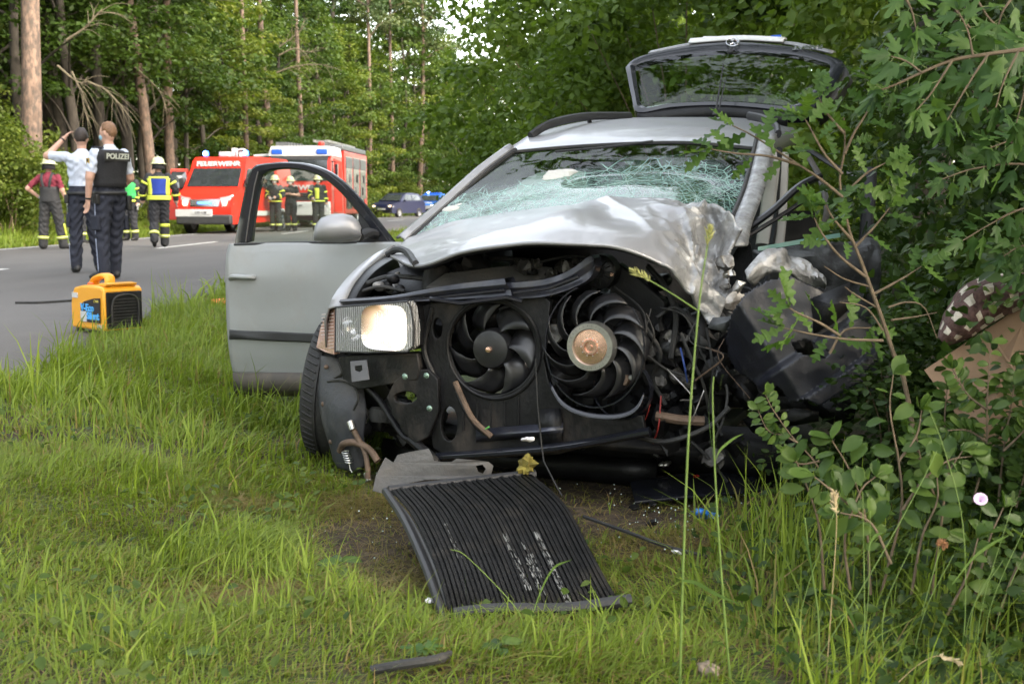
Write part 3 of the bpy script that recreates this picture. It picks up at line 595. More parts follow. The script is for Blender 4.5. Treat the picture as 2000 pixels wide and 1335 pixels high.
for i, r in enumerate(g):                                            # shallow dents on the smoother half
    for j, p in enumerate(r):
        f = 1 - min(1, j / NU * 1.55); r[j] = p + UP * (.006 * nz(p, 4, 5) * (.3 + f))
mb = MB(); mb.grid(g)
hood = mb.build('bonnet', [MT['silver'], MT['scraped']], car, solid=.012, soff=-1)
for k, p in enumerate(hood.data.polygons):
    c = (k % NU) / NU * 90
    ii = (k // NU) / NV * 36
    if c > 66 + 6 * nz((ii * .3, c * .1, 0), 1.3) : p.material_index = 1
mb = MB(); e0 = [p - UP * .006 for p in g[0][7:100]]
mb.grid([[p + CN * .004 for p in e0], [p + CN * .035 - UP * .012 for p in e0], [p + CN * .09 + UP * .01 for p in e0]])
mb.build('bonnet_flange', MT['black'], car, solid=.004)

# --- windscreen: sagging, crazed laminated glass
def cracked():
    m, n, l, b = _new('cracked_windscreen'); n.remove(b)
    tc = n.new('ShaderNodeTexCoord'); at_ = n.new('ShaderNodeAttribute'); at_.attribute_name = 'crk'
    nzz = n.new('ShaderNodeTexNoise'); nzz.inputs['Scale'].default_value = 5; nzz.inputs['Detail'].default_value = 3; l.new(tc.outputs['Object'], nzz.inputs[0])
    mxv = n.new('ShaderNodeMix'); mxv.data_type = 'VECTOR'; mxv.inputs[0].default_value = .035; l.new(tc.outputs['Object'], mxv.inputs[4]); l.new(nzz.outputs['Color'], mxv.inputs[5])
    tot = None
    for sc, w in ((6, .022), (14, .045), (38, .11)):
        vo = n.new('ShaderNodeTexVoronoi'); vo.feature = 'DISTANCE_TO_EDGE'; vo.inputs['Scale'].default_value = sc; l.new(mxv.outputs[1], vo.inputs['Vector'])
        mr = n.new('ShaderNodeMapRange'); mr.inputs[1].default_value = 0; mr.inputs[2].default_value = w; mr.inputs[3].default_value = 1; mr.inputs[4].default_value = 0; l.new(vo.outputs['Distance'], mr.inputs[0])
        if sc > 20:
            th = n.new('ShaderNodeMapRange'); th.inputs[1].default_value = .5; th.inputs[2].default_value = .95; l.new(at_.outputs['Fac'], th.inputs[0])
        elif sc > 10:
            th = n.new('ShaderNodeMapRange'); th.inputs[1].default_value = .25; th.inputs[2].default_value = .6; l.new(at_.outputs['Fac'], th.inputs[0])
        else:
            th = n.new('ShaderNodeMapRange'); th.inputs[1].default_value = .05; th.inputs[2].default_value = .35; l.new(at_.outputs['Fac'], th.inputs[0])
        mu = n.new('ShaderNodeMath'); mu.operation = 'MULTIPLY'; l.new(mr.outputs[0], mu.inputs[0]); l.new(th.outputs[0], mu.inputs[1])
        if tot is None: tot = mu.outputs[0]
        else:
            ma = n.new('ShaderNodeMath'); ma.operation = 'MAXIMUM'; l.new(tot, ma.inputs[0]); l.new(mu.outputs[0], ma.inputs[1]); tot = ma.outputs[0]
    haze = n.new('ShaderNodeTexNoise'); haze.inputs['Scale'].default_value = 9; haze.inputs['Detail'].default_value = 8; l.new(tc.outputs['Object'], haze.inputs[0])
    hm = n.new('ShaderNodeMapRange'); hm.inputs[1].default_value = .42; hm.inputs[2].default_value = .8; hm.inputs[4].default_value = .55; l.new(haze.outputs[0], hm.inputs[0])
    hk = n.new('ShaderNodeMath'); hk.operation = 'MULTIPLY'; l.new(hm.outputs[0], hk.inputs[0]); l.new(at_.outputs['Fac'], hk.inputs[1])
    ma = n.new('ShaderNodeMath'); ma.operation = 'MAXIMUM'; ma.use_clamp = True; l.new(tot, ma.inputs[0]); l.new(hk.outputs[0], ma.inputs[1])
    tr = n.new('ShaderNodeBsdfTransparent'); tr.inputs[0].default_value = (.50, .60, .56, 1)
    gl = n.new('ShaderNodeBsdfGlossy'); gl.inputs['Roughness'].default_value = .04
    fr = schlick(n, l, .04); ad = n.new('ShaderNodeMath'); ad.inputs[1].default_value = .05; ad.use_clamp = True; l.new(fr.outputs[0], ad.inputs[0])
    m1 = n.new('ShaderNodeMixShader'); l.new(ad.outputs[0], m1.inputs[0]); l.new(tr.outputs[0], m1.inputs[1]); l.new(gl.outputs[0], m1.inputs[2])
    df = n.new('ShaderNodeBsdfDiffuse'); df.inputs[0].default_value = (.30, .50, .42, 1); tl = n.new('ShaderNodeBsdfTranslucent'); tl.inputs[0].default_value = (.30, .62, .50, 1)
    gg = n.new('ShaderNodeBsdfGlossy'); gg.inputs['Roughness'].default_value = .25; gg.inputs[0].default_value = (.8, .95, .9, 1)
    m2 = n.new('ShaderNodeMixShader'); m2.inputs[0].default_value = .35; l.new(df.outputs[0], m2.inputs[1]); l.new(tl.outputs[0], m2.inputs[2])
    m3 = n.new('ShaderNodeMixShader'); m3.inputs[0].default_value = .2; l.new(m2.outputs[0], m3.inputs[1]); l.new(gg.outputs[0], m3.inputs[2])
    m4 = n.new('ShaderNodeMixShader'); l.new(ma.outputs[0], m4.inputs[0]); l.new(m1.outputs[0], m4.inputs[1]); l.new(m3.outputs[0], m4.inputs[2])
    l.new(m4.outputs[0], n['Material Output'].inputs[0]); return m
wrows = [
 [(985,300,1.78),(1110,289,1.80),(1240,282,1.82),(1350,281,1.80),(1476,292,1.72)],
 [(948,334,1.64),(1085,316,1.70),(1225,308,1.72),(1345,306,1.70),(1466,325,1.62)],
 [(905,372,1.48),(1060,348,1.56),(1210,340,1.60),(1340,340,1.58),(1456,365,1.45)],
 [(860,415,1.30),(1010,385,1.36),(1180,370,1.30),(1335,372,1.28),(1445,410,1.28)],
 [(812,459,1.12),(960,432,1.12),(1150,410,1.04),(1330,410,1.0),(1432,455,1.02)]]
gw = net([KL(r) for r in wrows], 60, 36)
for i, r in enumerate(gw):
    for j, p in enumerate(r):
        f = (i / 36); e = min(1, min(j, 60 - j) / 6) * min(1, min(i, 36 - i) / 5)
        r[j] = p + (CN + UP * .3) * e * f * .05 * (nz(p, 5, 2) + .5 * nz(p, 14, 8))
mb = MB(); mb.grid(gw); ws = mb.build('windscreen', cracked(), car)
a = ws.data.attributes.new('crk', 'FLOAT', 'POINT'); vals = []
for i in range(37):
    for j in range(61):
        s = i / 36; t = j / 60; edge = .30 + .14 * math.sin(t * 5 + 1) + .10 * nz((t * 3, s * 3, 1), 1.5)
        vals.append(min(1, max(0, (s - edge) / .22)) * (.85 + .15 * nz((t * 9, s * 9, 4), 1)))
a.data.foreach_set('value', vals)
# fracture lines that run over the crazed glass
mb = MB(); rl = random.Random(5)
def on_ws(s, t):
    i = min(35, max(0, int(s * 36))); j = min(59, max(0, int(t * 60))); a_ = s * 36 - i; b_ = t * 60 - j
    q = gw[i][j] * (1 - a_) * (1 - b_) + gw[i + 1][j] * a_ * (1 - b_) + gw[i][j + 1] * (1 - a_) * b_ + gw[i + 1][j + 1] * a_ * b_
    return q - CN * .004 + UP * .003
for (s0, t0, n_, L_) in ((.80, .80, 15, .34), (.78, .28, 11, .26), (.66, .55, 9, .24), (.62, .92, 9, .22)):
    for k in range(n_):
        an = 6.283 * k / n_ + rl.uniform(-.2, .2); ln = L_ * rl.uniform(.5, 1.1); pts = []; bend = rl.uniform(-.5, .5)
        for q in range(8):
            f = q / 7; s = s0 + math.sin(an + bend * f) * ln * f * 1.2 + rl.uniform(-.004, .004); t = t0 + math.cos(an + bend * f) * ln * f * .6 + rl.uniform(-.003, .003)
            if .33 < s < .98 and .02 < t < .98: pts.append(on_ws(s, t))
        if len(pts) > 2: mb.tube(pts, rl.uniform(.0004, .0010), 4)
o = mb.build('fracture_lines', M('crack_edges', (.36, .52, .46), .35, 0, .2, 20), car); o['kind'] = 'stuff'
mb = MB(); mb.tube(crom([p + UP * .004 for p in gw[0]], 40), .009, 6); mb.build('windscreen_seal', MT['rubber'], car)
mb = MB(); mb.tube(KL([(1085,296,1.74),(1180,288,1.72),(1275,276,1.70)]), .006, 6); mb.build('torn_seal_strip', MT['rubber'], car)

# --- roof, pillars, rails
rr = [
 [(985,297,1.79),(1110,286,1.82),(1240,279,1.84),(1350,278,1.82),(1484,288,1.74)],
 [(1012,280,1.95),(1125,268,2.0),(1250,262,2.05),(1360,262,2.0),(1490,275,1.92)],
 [(1045,262,2.25),(1150,250,2.3),(1262,245,2.35),(1372,246,2.3),(1497,260,2.2)],
 [(1130,240,2.95),(1220,233,3.0),(1322,231,3.0),(1424,233,3.0),(1523,250,2.9)],
 [(1213,230,3.62),(1290,229,3.7),(1380,229,3.7),(1465,232,3.7),(1547,250,3.6)]]
gg_ = net([KL(r) for r in rr], 30, 24)
mb = MB(); mb.grid(gg_); mb.build('roof', MT['silver'], car, solid=.01, soff=-1)
left_edge = [r[0] for r in gg_]; right_edge = [r[-1] for r in gg_]
mb = MB(); mb.grid([[p for p in left_edge], [p - CL * .03 - UP * .03 for p in left_edge], [p - CL * .06 - UP * .09 for p in left_edge]])
mb.grid([[p for p in right_edge], [p + CL * .03 - UP * .03 for p in right_edge], [p + CL * .05 - UP * .10 for p in right_edge]])
mb.build('roof_side', MT['silver'], car, solid=.01)
mb = MB(); ap = KL([(1000,290,1.80),(940,335,1.62),(870,398,1.38),(786,470,1.08)])
ap = crom(ap, 14); mb.grid([[p - CL * .030 + UP * .012 for p in ap], [p - CL * .012 + UP * .020 for p in ap], [p + CL * .008 + UP * .008 for p in ap], [p + CL * .012 - UP * .03 for p in ap]])
mb.build('pillar', MT['silver'], car, solid=.012)
mb = MB(); mb.tube([p + CL * .022 - UP * .006 for p in ap], .012, 6); mb.build('pillar_seal', MT['rubber'], car)
mb = MB(); mb.tube(crom(KL([(1036,266,2.1),(1062,248,2.2),(1095,236,2.35),(1150,227,2.8),(1230,226,3.5)]), 20), .018, 8, flat=1.3); mb.tube(KL([(1150,229,2.8),(1152,240,2.85)]), .014, 6)
mb.build('roof_rail', MT['trim'], car)
mb = MB(); mb.tube(crom(KL([(1462,226,2.9),(1490,232,2.8),(1515,247,2.6),(1520,262,2.4)]), 14), .018, 8, flat=1.3); mb.build('roof_rail', MT['trim'], car)
mb = MB(); b0 = K(1398, 218, 3.6); mb.tube([b0, K(1413, 125, 3.72)], [.006, .003], 6); mb.tube([K(1404, 214, 3.6), K(1417, 156, 3.66)], [.005, .0025], 6); mb.lathe([(.022, -.02), (.018, .0), (.005, .012)], b0, UP, 10)
mb.build('antenna', MT['trim'], car)

# --- tailgate standing open
def TU(py): return 3.78 + (225 - py) / 145 * .55
def T(px, py, du=0): return K(px, py, TU(py) + du)
outer = [(1222,132),(1235,118),(1262,107),(1330,92),(1400,84),(1470,84),(1560,94),(1628,112),(1648,126),(1640,150),(1612,188),(1585,212),(1540,216),(1460,208),(1390,205),(1310,209),(1246,219),(1234,190)]
inner = [(1240,130),(1262,120),(1330,107),(1400,100),(1470,100),(1555,108),(1610,122),(1622,130),(1612,150),(1585,180),(1560,202),(1530,205),(1460,199),(1390,197),(1310,201),(1258,208),(1247,180)]
oc = [T(*p) for p in outer]; ic = [T(*p) for p in inner]
tn = (T(1400, 90) - T(1400, 210)).cross(T(1560, 150) - T(1300, 150)).normalized()
if tn.y > 0: tn = -tn
oc2 = crom(oc + [oc[0]], 72)[:-1]; ic2 = crom(ic + [ic[0]], 72)[:-1]
mb = MB(); mid = [(a * .5 + b * .5) + tn * .012 for a, b in zip(oc2, ic2)]
mb.grid([[p - tn * .10 for p in oc2], [p - tn * .02 for p in oc2], oc2, mid, ic2, [p - tn * .02 for p in ic2]], cu=True)
tg = mb.build('tailgate', MT['blackgloss'], car)
mb = MB(); cc = sum(ic2, Vector()) / len(ic2); mb.grid([ic2, [cc + (p - cc) * .6 + tn * .02 for p in ic2], [cc + (p - cc) * .05 + tn * .03 for p in ic2]], cu=True); mb.build('rear_window', MT['reargl'], tg)
mb = MB(); lo = crom([T(1246,219,.02),T(1390,206,.02),T(1540,217,.02)], 20); mb.grid([lo, [p - UP * .02 - CN * .02 for p in lo], [p - UP * .10 - CN * .03 for p in lo]]); sd = crom([T(1585,212),T(1612,188),T(1648,126)], 12)
mb.grid([sd, [p - tn * .14 + CL * .05 for p in sd]]); mb.build('tailgate_side', MT['black'], tg, solid=.01)
mb = MB(); tp = crom([T(1345,88,.04),T(1440,82,.04),T(1530,86,.04)], 16); mb.grid([[p + tn * .016 for p in tp], [p + UP * .036 + CN * .05 + tn * .012 for p in tp], [p + UP * .05 + CN * .14 for p in tp]]); mb.build('handle_recess', MT['white'], tg, solid=.01)
mb = MB(); tp2 = crom([T(1265,104,.02),T(1345,88,.03),T(1440,80,.05),T(1540,86,.03),T(1625,104,.02)], 24); mb.grid([[p + CN * .02 for p in tp2], [p + UP * .022 + CN * .09 for p in tp2], [p + UP * .03 + CN * .2 for p in tp2]]); mb.build('tailgate_lip', MT['silver'], tg, solid=.012)
mb = MB(); pp = [T(1372,79,.1), T(1525,79,.1)]; mb.prism([pp[0] + UP * .0, pp[1], pp[1] + UP * .03 + CN * .02, pp[0] + UP * .03 + CN * .02], CN * .012); mb.build('number_plate', MT['white'], tg)
mb = MB(); p0 = T(1506,78,.085); mb.prism([p0, p0 + CL * .065, p0 + CL * .065 + UP * .03, p0 + UP * .03], CN * .01); mb.build('plate_badge', M('plate_blue', (.03, .12, .55), .4), tg)
ex = CL; ey = (T(1432, 100) - T(1432, 80)).normalized()   # lettering stands on its head while the gate is up
def gate_text(s, px, py, size, name, mat, sx=1.):
    o_ = T(px, py) + tn * .022; vf = text_mesh(s, size, .003, bold=.002, sx=sx); e1 = -CL; e2 = (T(px, py + 8) - T(px, py)).normalized()
    m_ = MB(); m_.add(*place(vf, o_, e1, e2)); return m_.build(name, mat, tg, smooth=False)
gate_text('PASSAT', 1578, 98, .05, 'lettering', MT['chrome'], 1.15)
mb = MB(); eo = T(1432, 89) + tn * .028; e2 = (T(1432, 97) - T(1432, 89)).normalized(); rg = [eo + (-CL * math.cos(t) + e2 * math.sin(t)) * .043 for t in np.linspace(0, 2 * PI, 25)]; mb.tube(rg, .004, 6)
def est(pts): mb.tube([eo + (-CL) * x * .04 + e2 * y * .04 for x, y in pts], .0032, 5)
est([(-.45, .85), (-.05, .12), (.05, .12), (.45, .85)]); est([(-.9, .3), (-.42, -.85), (0, -.1), (.42, -.85), (.9, .3)]); mb.build('emblem', MT['chrome'], tg)
mb = MB(); mb.lathe([(.001, .02), (.02, .018), (.022, 0)], T(1427, 103) , tn, 12); mb.build('wiper_pivot', MT['trim'], tg)
# a struck branch of scrapes across the gate's corner is left to the shrubs behind it

# --- left front wing, headlight, lamp
fo = [(772,479,.95),(735,496,.72),(700,522,.50),(672,552,.32),(652,580,.22),(642,603,.17)]
fi = [(762,498,.86),(742,508,.66),(716,527,.46),(692,556,.30),(678,583,.20),(668,602,.15)]
A_ = crom(KL(fo), 24); B_ = crom(KL(fi), 24)
mb = MB(); mb.grid([B_, [(a * .5 + b * .5) + UP * .006 for a, b in zip(A_, B_)], A_, [p - CL * .035 - UP * .05 + CN * .03 for p in A_], [p - CL * .05 - UP * .16 + CN * .06 for p in A_]])
mb.build('wing', MT['silver'], car, solid=.008)
mb = MB(); mb.grid([[p for p in B_], [p + CL * .03 - UP * .012 for p in B_], [p + CL * .05 - UP * .06 for p in B_]]); mb.build('wing_inner', MT['black'], car, solid=.004)
mb = MB(); ar = crom(KL([(757,497,.42),(775,487,.40),(795,492,.34),(812,515,.16)]), 16); mb.tube(ar, .014, 8); mb.build('bonnet_edge_seal', MT['trim'], car)

hl = MB(); lens_o = [(656,600,.16),(720,595,.08),(796,589,.03),(803,600,.03),(809,640,.03),(808,676,.03),(797,686,.03),(720,688,.09),(655,686,.17)]
lo_ = KL(lens_o); hl.prism([p + CN * .05 for p in lo_], CN * .12)
head = hl.build('headlight', MT['black'], car, smooth=False)
def rib_glass():
    m, n, l, b = _new('ribbed_lens'); b.inputs['Transmission Weight'].default_value = .0
    tc = n.new('ShaderNodeTexCoord'); n.remove(b); tr = n.new('ShaderNodeBsdfTransparent'); tr.inputs[0].default_value = (.93, .93, .92, 1)
    gl = n.new('ShaderNodeBsdfGlossy'); gl.inputs['Roughness'].default_value = .15; df = n.new('ShaderNodeBsdfDiffuse'); df.inputs[0].default_value = (.65, .65, .64, 1)
    wv = n.new('ShaderNodeTexWave'); wv.bands_direction = 'X'; wv.inputs['Scale'].default_value = 34; l.new(tc.outputs['Object'], wv.inputs[0])
    bp = n.new('ShaderNodeBump'); bp.inputs['Strength'].default_value = .6; bp.inputs['Distance'].default_value = .004; l.new(wv.outputs[0], bp.inputs['Height'])
    for q in (gl, df): l.new(bp.outputs[0], q.inputs['Normal'])
    mr = n.new('ShaderNodeMapRange'); mr.inputs[3].default_value = .24; mr.inputs[4].default_value = .62; l.new(wv.outputs[0], mr.inputs[0])
    m1 = n.new('ShaderNodeMixShader'); m1.inputs[0].default_value = .18; m2 = n.new('ShaderNodeMixShader'); l.new(mr.outputs[0], m2.inputs[0]); l.new(tr.outputs[0], m2.inputs[1]); l.new(df.outputs[0], m2.inputs[2])
    l.new(m2.outputs[0], m1.inputs[1]); l.new(gl.outputs[0], m1.inputs[2]); l.new(m1.outputs[0], n['Material Output'].inputs[0]); return m
mb = MB(); c0 = sum(lo_, Vector()) / len(lo_); mb.grid([[p + CN * .05 for p in lo_], lo_, [c0 + (p - c0) * .96 - CN * .006 for p in lo_], [c0 + (p - c0) * .5 - CN * .012 for p in lo_], [c0 + (p - c0) * .02 - CN * .013 for p in lo_]], cu=True)
mb.build('lens', rib_glass(), head)
mb = MB(); fr_ = [p - CN * .001 for p in lo_]; mb.tube(fr_ + [fr_[0], fr_[1]], .0045, 6); mb.build('lens_frame', MT['trim'], head)
def Em(name, col, s):
    m, n, l, b = _new(name); b.inputs['Base Color'].default_value = tuple(col) + (1,); b.inputs['Emission Color'].default_value = tuple(col) + (1,); b.inputs['Emission Strength'].default_value = s; return m
def glow_mat():  # emission fading away from the bulb stands in for its light on the bowl
    m, n, l, b = _new('self_glowing_reflector'); a = n.new('ShaderNodeAttribute'); a.attribute_name = 'glow'; b.inputs['Base Color'].default_value = (.6, .6, .6, 1); b.inputs['Metallic'].default_value = .9; b.inputs['Roughness'].default_value = .2
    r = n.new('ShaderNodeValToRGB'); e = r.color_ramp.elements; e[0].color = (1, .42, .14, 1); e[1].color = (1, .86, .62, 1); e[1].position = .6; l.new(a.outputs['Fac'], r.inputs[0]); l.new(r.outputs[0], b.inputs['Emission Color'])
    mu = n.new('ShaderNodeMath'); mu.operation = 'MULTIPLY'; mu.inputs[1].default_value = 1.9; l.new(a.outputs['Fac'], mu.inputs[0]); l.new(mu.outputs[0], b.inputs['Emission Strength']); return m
bc = K(768, 638, .085); mb = MB(); rg_ = []; gl_ = []
for q in range(9):
    f = 1 - q / 8 * .97; row = []
    for t in np.linspace(0, 2 * PI, 33)[:-1]:
        cx, sx = math.cos(t), math.sin(t); ex_ = abs(cx) ** .5 * (1 if cx > 0 else -1); ey_ = abs(sx) ** .5 * (1 if sx > 0 else -1); row.append(bc + CL * ex_ * (.080 if cx > 0 else .112) * f + UP * ey_ * .084 * f - CN * .045 * f * f)
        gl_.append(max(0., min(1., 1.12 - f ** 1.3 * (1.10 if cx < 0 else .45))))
    rg_.append(row)
mb.grid(rg_, cu=True); rf_ = mb.build('reflector', glow_mat(), head); ga = rf_.data.attributes.new('glow', 'FLOAT', 'POINT'); ga.data.foreach_set('value', gl_)
mb = MB(); mb.ell(bc - CN * .02, (.022, .022, .022)); mb.build('bulb', Em('bulb_glow', (1, .9, .72), 10), head)
mb = MB(); b2 = K(692, 640, .16); mb.lathe([(.05, -.02), (.045, .0), (.025, .02), (.001, .03)], b2, CN, 20); mb.build('reflector', MT['chrome'], head)
ts = KL([(641,606,.26),(657,602,.165),(654,640,.165),(652,693,.165),(634,688,.24),(617,679,.34),(625,640,.32)])
mb = MB(); mb.prism(ts, CN * .05); mb.build('indicator', M('indicator_lens', (.62, .38, .30), .22, 0, .12, 40, bump=.5, bscale=90, coat=.8), head, smooth=False, bevel=.004)
mb = MB()
for k in range(11):
    y = 612 + k * 6.6; a_ = K(628 + abs(k - 5) * .4, y + 2, .31); b_ = K(652, y, .168); mb.tube([a_ - CN * .006, b_ - CN * .004], .0016, 4)
mb.build('indicator_ribs', M('indicator_rib', (.75, .62, .58), .3), head)['kind'] = 'stuff'

# --- radiator support: bent dark beams
def beam(name, top, bot, u0, du, mat='beam'):
    m_ = MB(); t_ = crom(KL(top), 24); b_ = crom(KL(bot), 24)
    m_.grid([[p + CN * du for p in t_], t_, [(p * .65 + q * .35) - CN * .008 for p, q in zip(t_, b_)], [(p * .35 + q * .65) + CN * .010 for p, q in zip(t_, b_)], b_, [p + CN * du for p in b_]], cv=True)
    return m_.build(name, MT[mat], car, bevel=.002, ang=30)
beam('crossmember', [(664,585,.16),(760,578,.10),(880,556,.08),(985,543,.07)], [(664,597,.16),(760,591,.10),(870,586,.08),(1000,578,.07)], 0, .09)
beam('crossmember', [(985,552,.10),(1060,545,.10),(1110,528,.11),(1150,500,.12),(1160,504,.12)], [(1000,584,.10),(1060,580,.10),(1110,566,.11),(1150,545,.12),(1162,520,.12)], 0, .08)
mb = MB(); mb.tube(KL([(800,586,.10),(900,575,.08),(985,566,.07)]), .006, 6); mb.tube(KL([(1000,572,.09),(1070,563,.09),(1130,540,.10)]), .007, 6); mb.tube(KL([(840,583,.07),(900,592,.06),(990,580,.06),(1020,588,.07)]), .008, 6); mb.build('crossmember_lip', MT['blackgloss'], car)

# --- fan cowl with two openings
mb = MB()
plate(mb, [(812,604),(850,592),(940,590),(1062,578),(1075,590),(1070,640),(1062,700),(1072,745),(1098,790),(1150,815),(1255,812),(1262,850),(1150,868),(1090,884),(1000,888),(880,890),(850,872),(838,800),(850,740),(838,680)],
      [ring_px(963,681,90,92,40), ring_px(857,640,11,22,20), ring_px(880,826,18,36,20)], .14, .018, .004)
mb.build('fan_cowl', MT['dusty'], car, ang=35)
def fanring(name, cx, cy, r, u, t=.012, mat='blackgloss', ry=None):
    c = K(cx, cy, u); m_ = MB(); ex_ = (K(cx + r, cy, u) - c).length; ey_ = ex_ if ry is None else (K(cx, cy + ry, u) - c).length
    pts = [c + CL * ex_ * math.cos(a) + UP * ey_ * math.sin(a) for a in np.linspace(0, 2 * PI, 49)]
    m_.tube(pts, t, 8); return m_.build(name, MT[mat], car)
fanring('cowl_ring', 963, 681, 92, .125, .007, 'black'); fanring('cowl_ring', 963, 681, 87, .17, .006, 'black')
mb = MB(); cpt = K(963,681,.12)
for k in range(5): mb.tube([K(905 + k * 27, 775 + 12 * math.sin(k / 4 * PI), .127), K(905 + k * 27, 840, .125)], .006, 6, flat=.6)
mb.tube(crom(KL([(893,762,.10),(905,790,.09),(930,830,.085),(958,850,.09)]), 14), [.011] * 15, 8); mb.build('cowl_ribs', MT['black'], car)
mb = MB(); mb.tube(crom(KL([(889,745,.10),(905,782,.09),(925,820,.082),(960,852,.085)]), 16), .011, 8); mb.build('coolant_hose', MT['rust'], car)

def fan(name, cx, cy, rpx, hubpx, u, n, sweep, matb, hubmat, twist=.5, a0=0., wide=1.):
    c = K(cx, cy, u); rad = (K(cx + rpx, cy, u) - c).length; hub = (K(cx + hubpx, cy, u) - c).length
    f_ = MB(); f_.lathe([(.001, -.036), (hub * .55, -.036), (hub * .9, -.028), (hub, -.01), (hub, .03)], c, CN, 28); fo_ = f_.build(name, hubmat, car)
    for k in range(n):
        b_ = MB(); th = a0 + 2 * PI * k / n; rows_ = []
        for i in range(9):
            t = i / 8; r_ = hub * .96 + (rad - hub * .96) * t; w = (.34 + .20 * math.sin(t * PI * .8)) * wide * hub / max(hub, r_ * .62); row = []
            for s_ in (-.5, -.17, .17, .5):
                an = th + sweep * t * t + s_ * w * (1 + .5 * t)
                row.append(c + (CL * math.cos(an) + UP * math.sin(an)) * r_ + CN * (s_ * twist * .05 * (1.1 - .4 * t) + .008))
            rows_.append(row)
        b_.grid(rows_); b_.build('fan_blade', matb, fo_, solid=.003)
    return fo_, c, rad, hub
blade_m = M('fan_blade_plastic', (.016, .016, .018), .34, 0, .3, 12, coat=.15, dirt=(.05, .045, .04), dscale=10, dlo=.54, dhi=.88)
f1, c1, r1, h1 = fan('cooling_fan', 963, 680, 85, 37, .17, 7, -.5, blade_m, blade_m, 1.2, .35, 1.35)
mb = MB(); mb.lathe([(.001, -.05), (.010, -.048), (.012, -.036), (.018, -.035), (.018, -.03)], c1, CN, 16); mb.build('fan_bolt', MT['copper'], f1)
f2, c2, r2, h2 = fan('viscous_fan', 1162, 674, 104, 46, .10, 11, -.75, blade_m, MT['black'], 1.3, .1, .72)
mb = MB(); mb.lathe([(h2 * .70, -.048), (h2 * .74, -.060), (h2 * .96, -.060), (h2 * 1.02, -.045), (h2 * 1.02, -.02)], c2, CN, 40); mb.build('clutch_ring', MT['steel'], f2)
mb = MB(); mb.lathe([(.001, -.060), (.007, -.060), (.008, -.052), (.017, -.052), (.019, -.063), (.026, -.063), (.03, -.055), (h2 * .70, -.052), (h2 * .72, -.045)], c2, CN, 40); mb.build('clutch_plate', MT['copper'], f2)
mb = MB()
for k in range(30):
    a_ = 2 * PI * k / 30; d_ = CL * math.cos(a_) + UP * math.sin(a_); mb.box(c2 + d_ * h2 * .86 - CN * .0605, (.006, .003, .0045), Matrix(((d_.x, -CN.x * 0 + (UP.cross(d_)).x, CN.x), (d_.y, (UP.cross(d_)).y, CN.y), (d_.z, 0, CN.z))))
mb.build('clutch_slots', MT['blackgloss'], f2)['kind'] = 'stuff'
mb = MB()
for k in range(10):
    a_ = 2 * PI * k / 10; mb.ell(c2 + (CL * math.cos(a_) + UP * math.sin(a_)) * .032 - CN * .056, (.0022, .0022, .0022), nu=6, nv=4)
mb.build('clutch_rivets', MT['steel'], f2)['kind'] = 'stuff'
# thin ring round the viscous fan and the broken lower cowl
c = K(1160, 676, .09); mb = MB(); rx = (K(1256, 676, .09) - c).length
mb.tube([c + CL * rx * 1.02 * math.cos(a_) + UP * rx * 1.22 * math.sin(a_) for a_ in np.linspace(R(-250), R(40), 50)], .0032, 6); mb.build('fan_hoop', MT['blackgloss'], car)
mb = MB(); lowp = crom(KL([(1075,745,.10),(1098,782,.07),(1140,803,.05),(1200,808,.05),(1240,795,.06),(1258,765,.08)]), 20); mb.grid([lowp, [p - UP * .014 - CN * .004 for p in lowp], [p - UP * .026 + CN * .05 for p in lowp]]); mb.build('cowl_lower_edge', MT['blackgloss'], car, solid=.006)
mb = MB(); mb.lathe([(.10, -.004), (.104, -.012), (.108, -.004), (.108, .02)], K(1215,760,.13) , CN, 30); mb.lathe([(.001,-.012),(.012,-.012),(.015,.0)], K(1215,742,.12), CN, 12); mb.build('pulley', MT['blackgloss'], car)
mb = MB(); pc = K(1217, 740, .115); mb.lathe([(.001, -.008), (.020, -.008), (.024, .002)], pc, CN, 16); mb.build('pulley_hub', MT['rust'], car)
for dx, dy in ((-34, -3), (17, -5)):
    mb = MB(); mb.lathe([(.001, -.006), (.005, -.006), (.009, -.002), (.009, .004)], K(1215 + dx, 742 + dy, .11), CN, 12); mb.build('bolt', MT['steel'], car)
mb = MB(); mb.lathe([(.018, -.004), (.034, -.006), (.036, .0), (.036, .02)], K(1079, 652, .17), CN, 24); mb.lathe([(.001, .01), (.018, .004)], K(1079, 652, .17), CN, 20); mb.build('idler_pulley', MT['alu'], car)
mb = MB(); ac = K(1172, 530, .30); mb.lathe([(.001, -.03), (.022, -.032), (.024, -.024), (.05, -.022), (.062, -.012), (.064, .05)], ac, CN, 28); alt = mb.build('alternator', MT['black'], car)
mb = MB()
for k in range(14):
    a_ = 2 * PI * k / 14; d_ = CL * math.cos(a_) + UP * math.sin(a_); mb.tube([ac + d_ * .026 - CN * .027, ac + d_ * .050 - CN * .024], .0022, 4)
mb.build('cooling_fins', MT['blackgloss'], alt)['kind'] = 'stuff'
for dx, dy in ((-24, -14), (24, 6)):
    mb = MB(); mb.lathe([(.001, -.012), (.006, -.012), (.008, .0)], K(1172 + dx, 530 + dy, .28), CN, 10); mb.build('bolt', MT['copper'], alt)
mb = MB(); tcv = KL([(1205,512,.36),(1245,540,.36),(1300,590,.36),(1290,650,.36),(1240,690,.36),(1180,640,.36),(1190,570,.36)]); mb.prism(tcv, CN * .06); mb.build('timing_cover', MT['black'], car, bevel=.008)
mb = MB()
rj = random.Random(11)
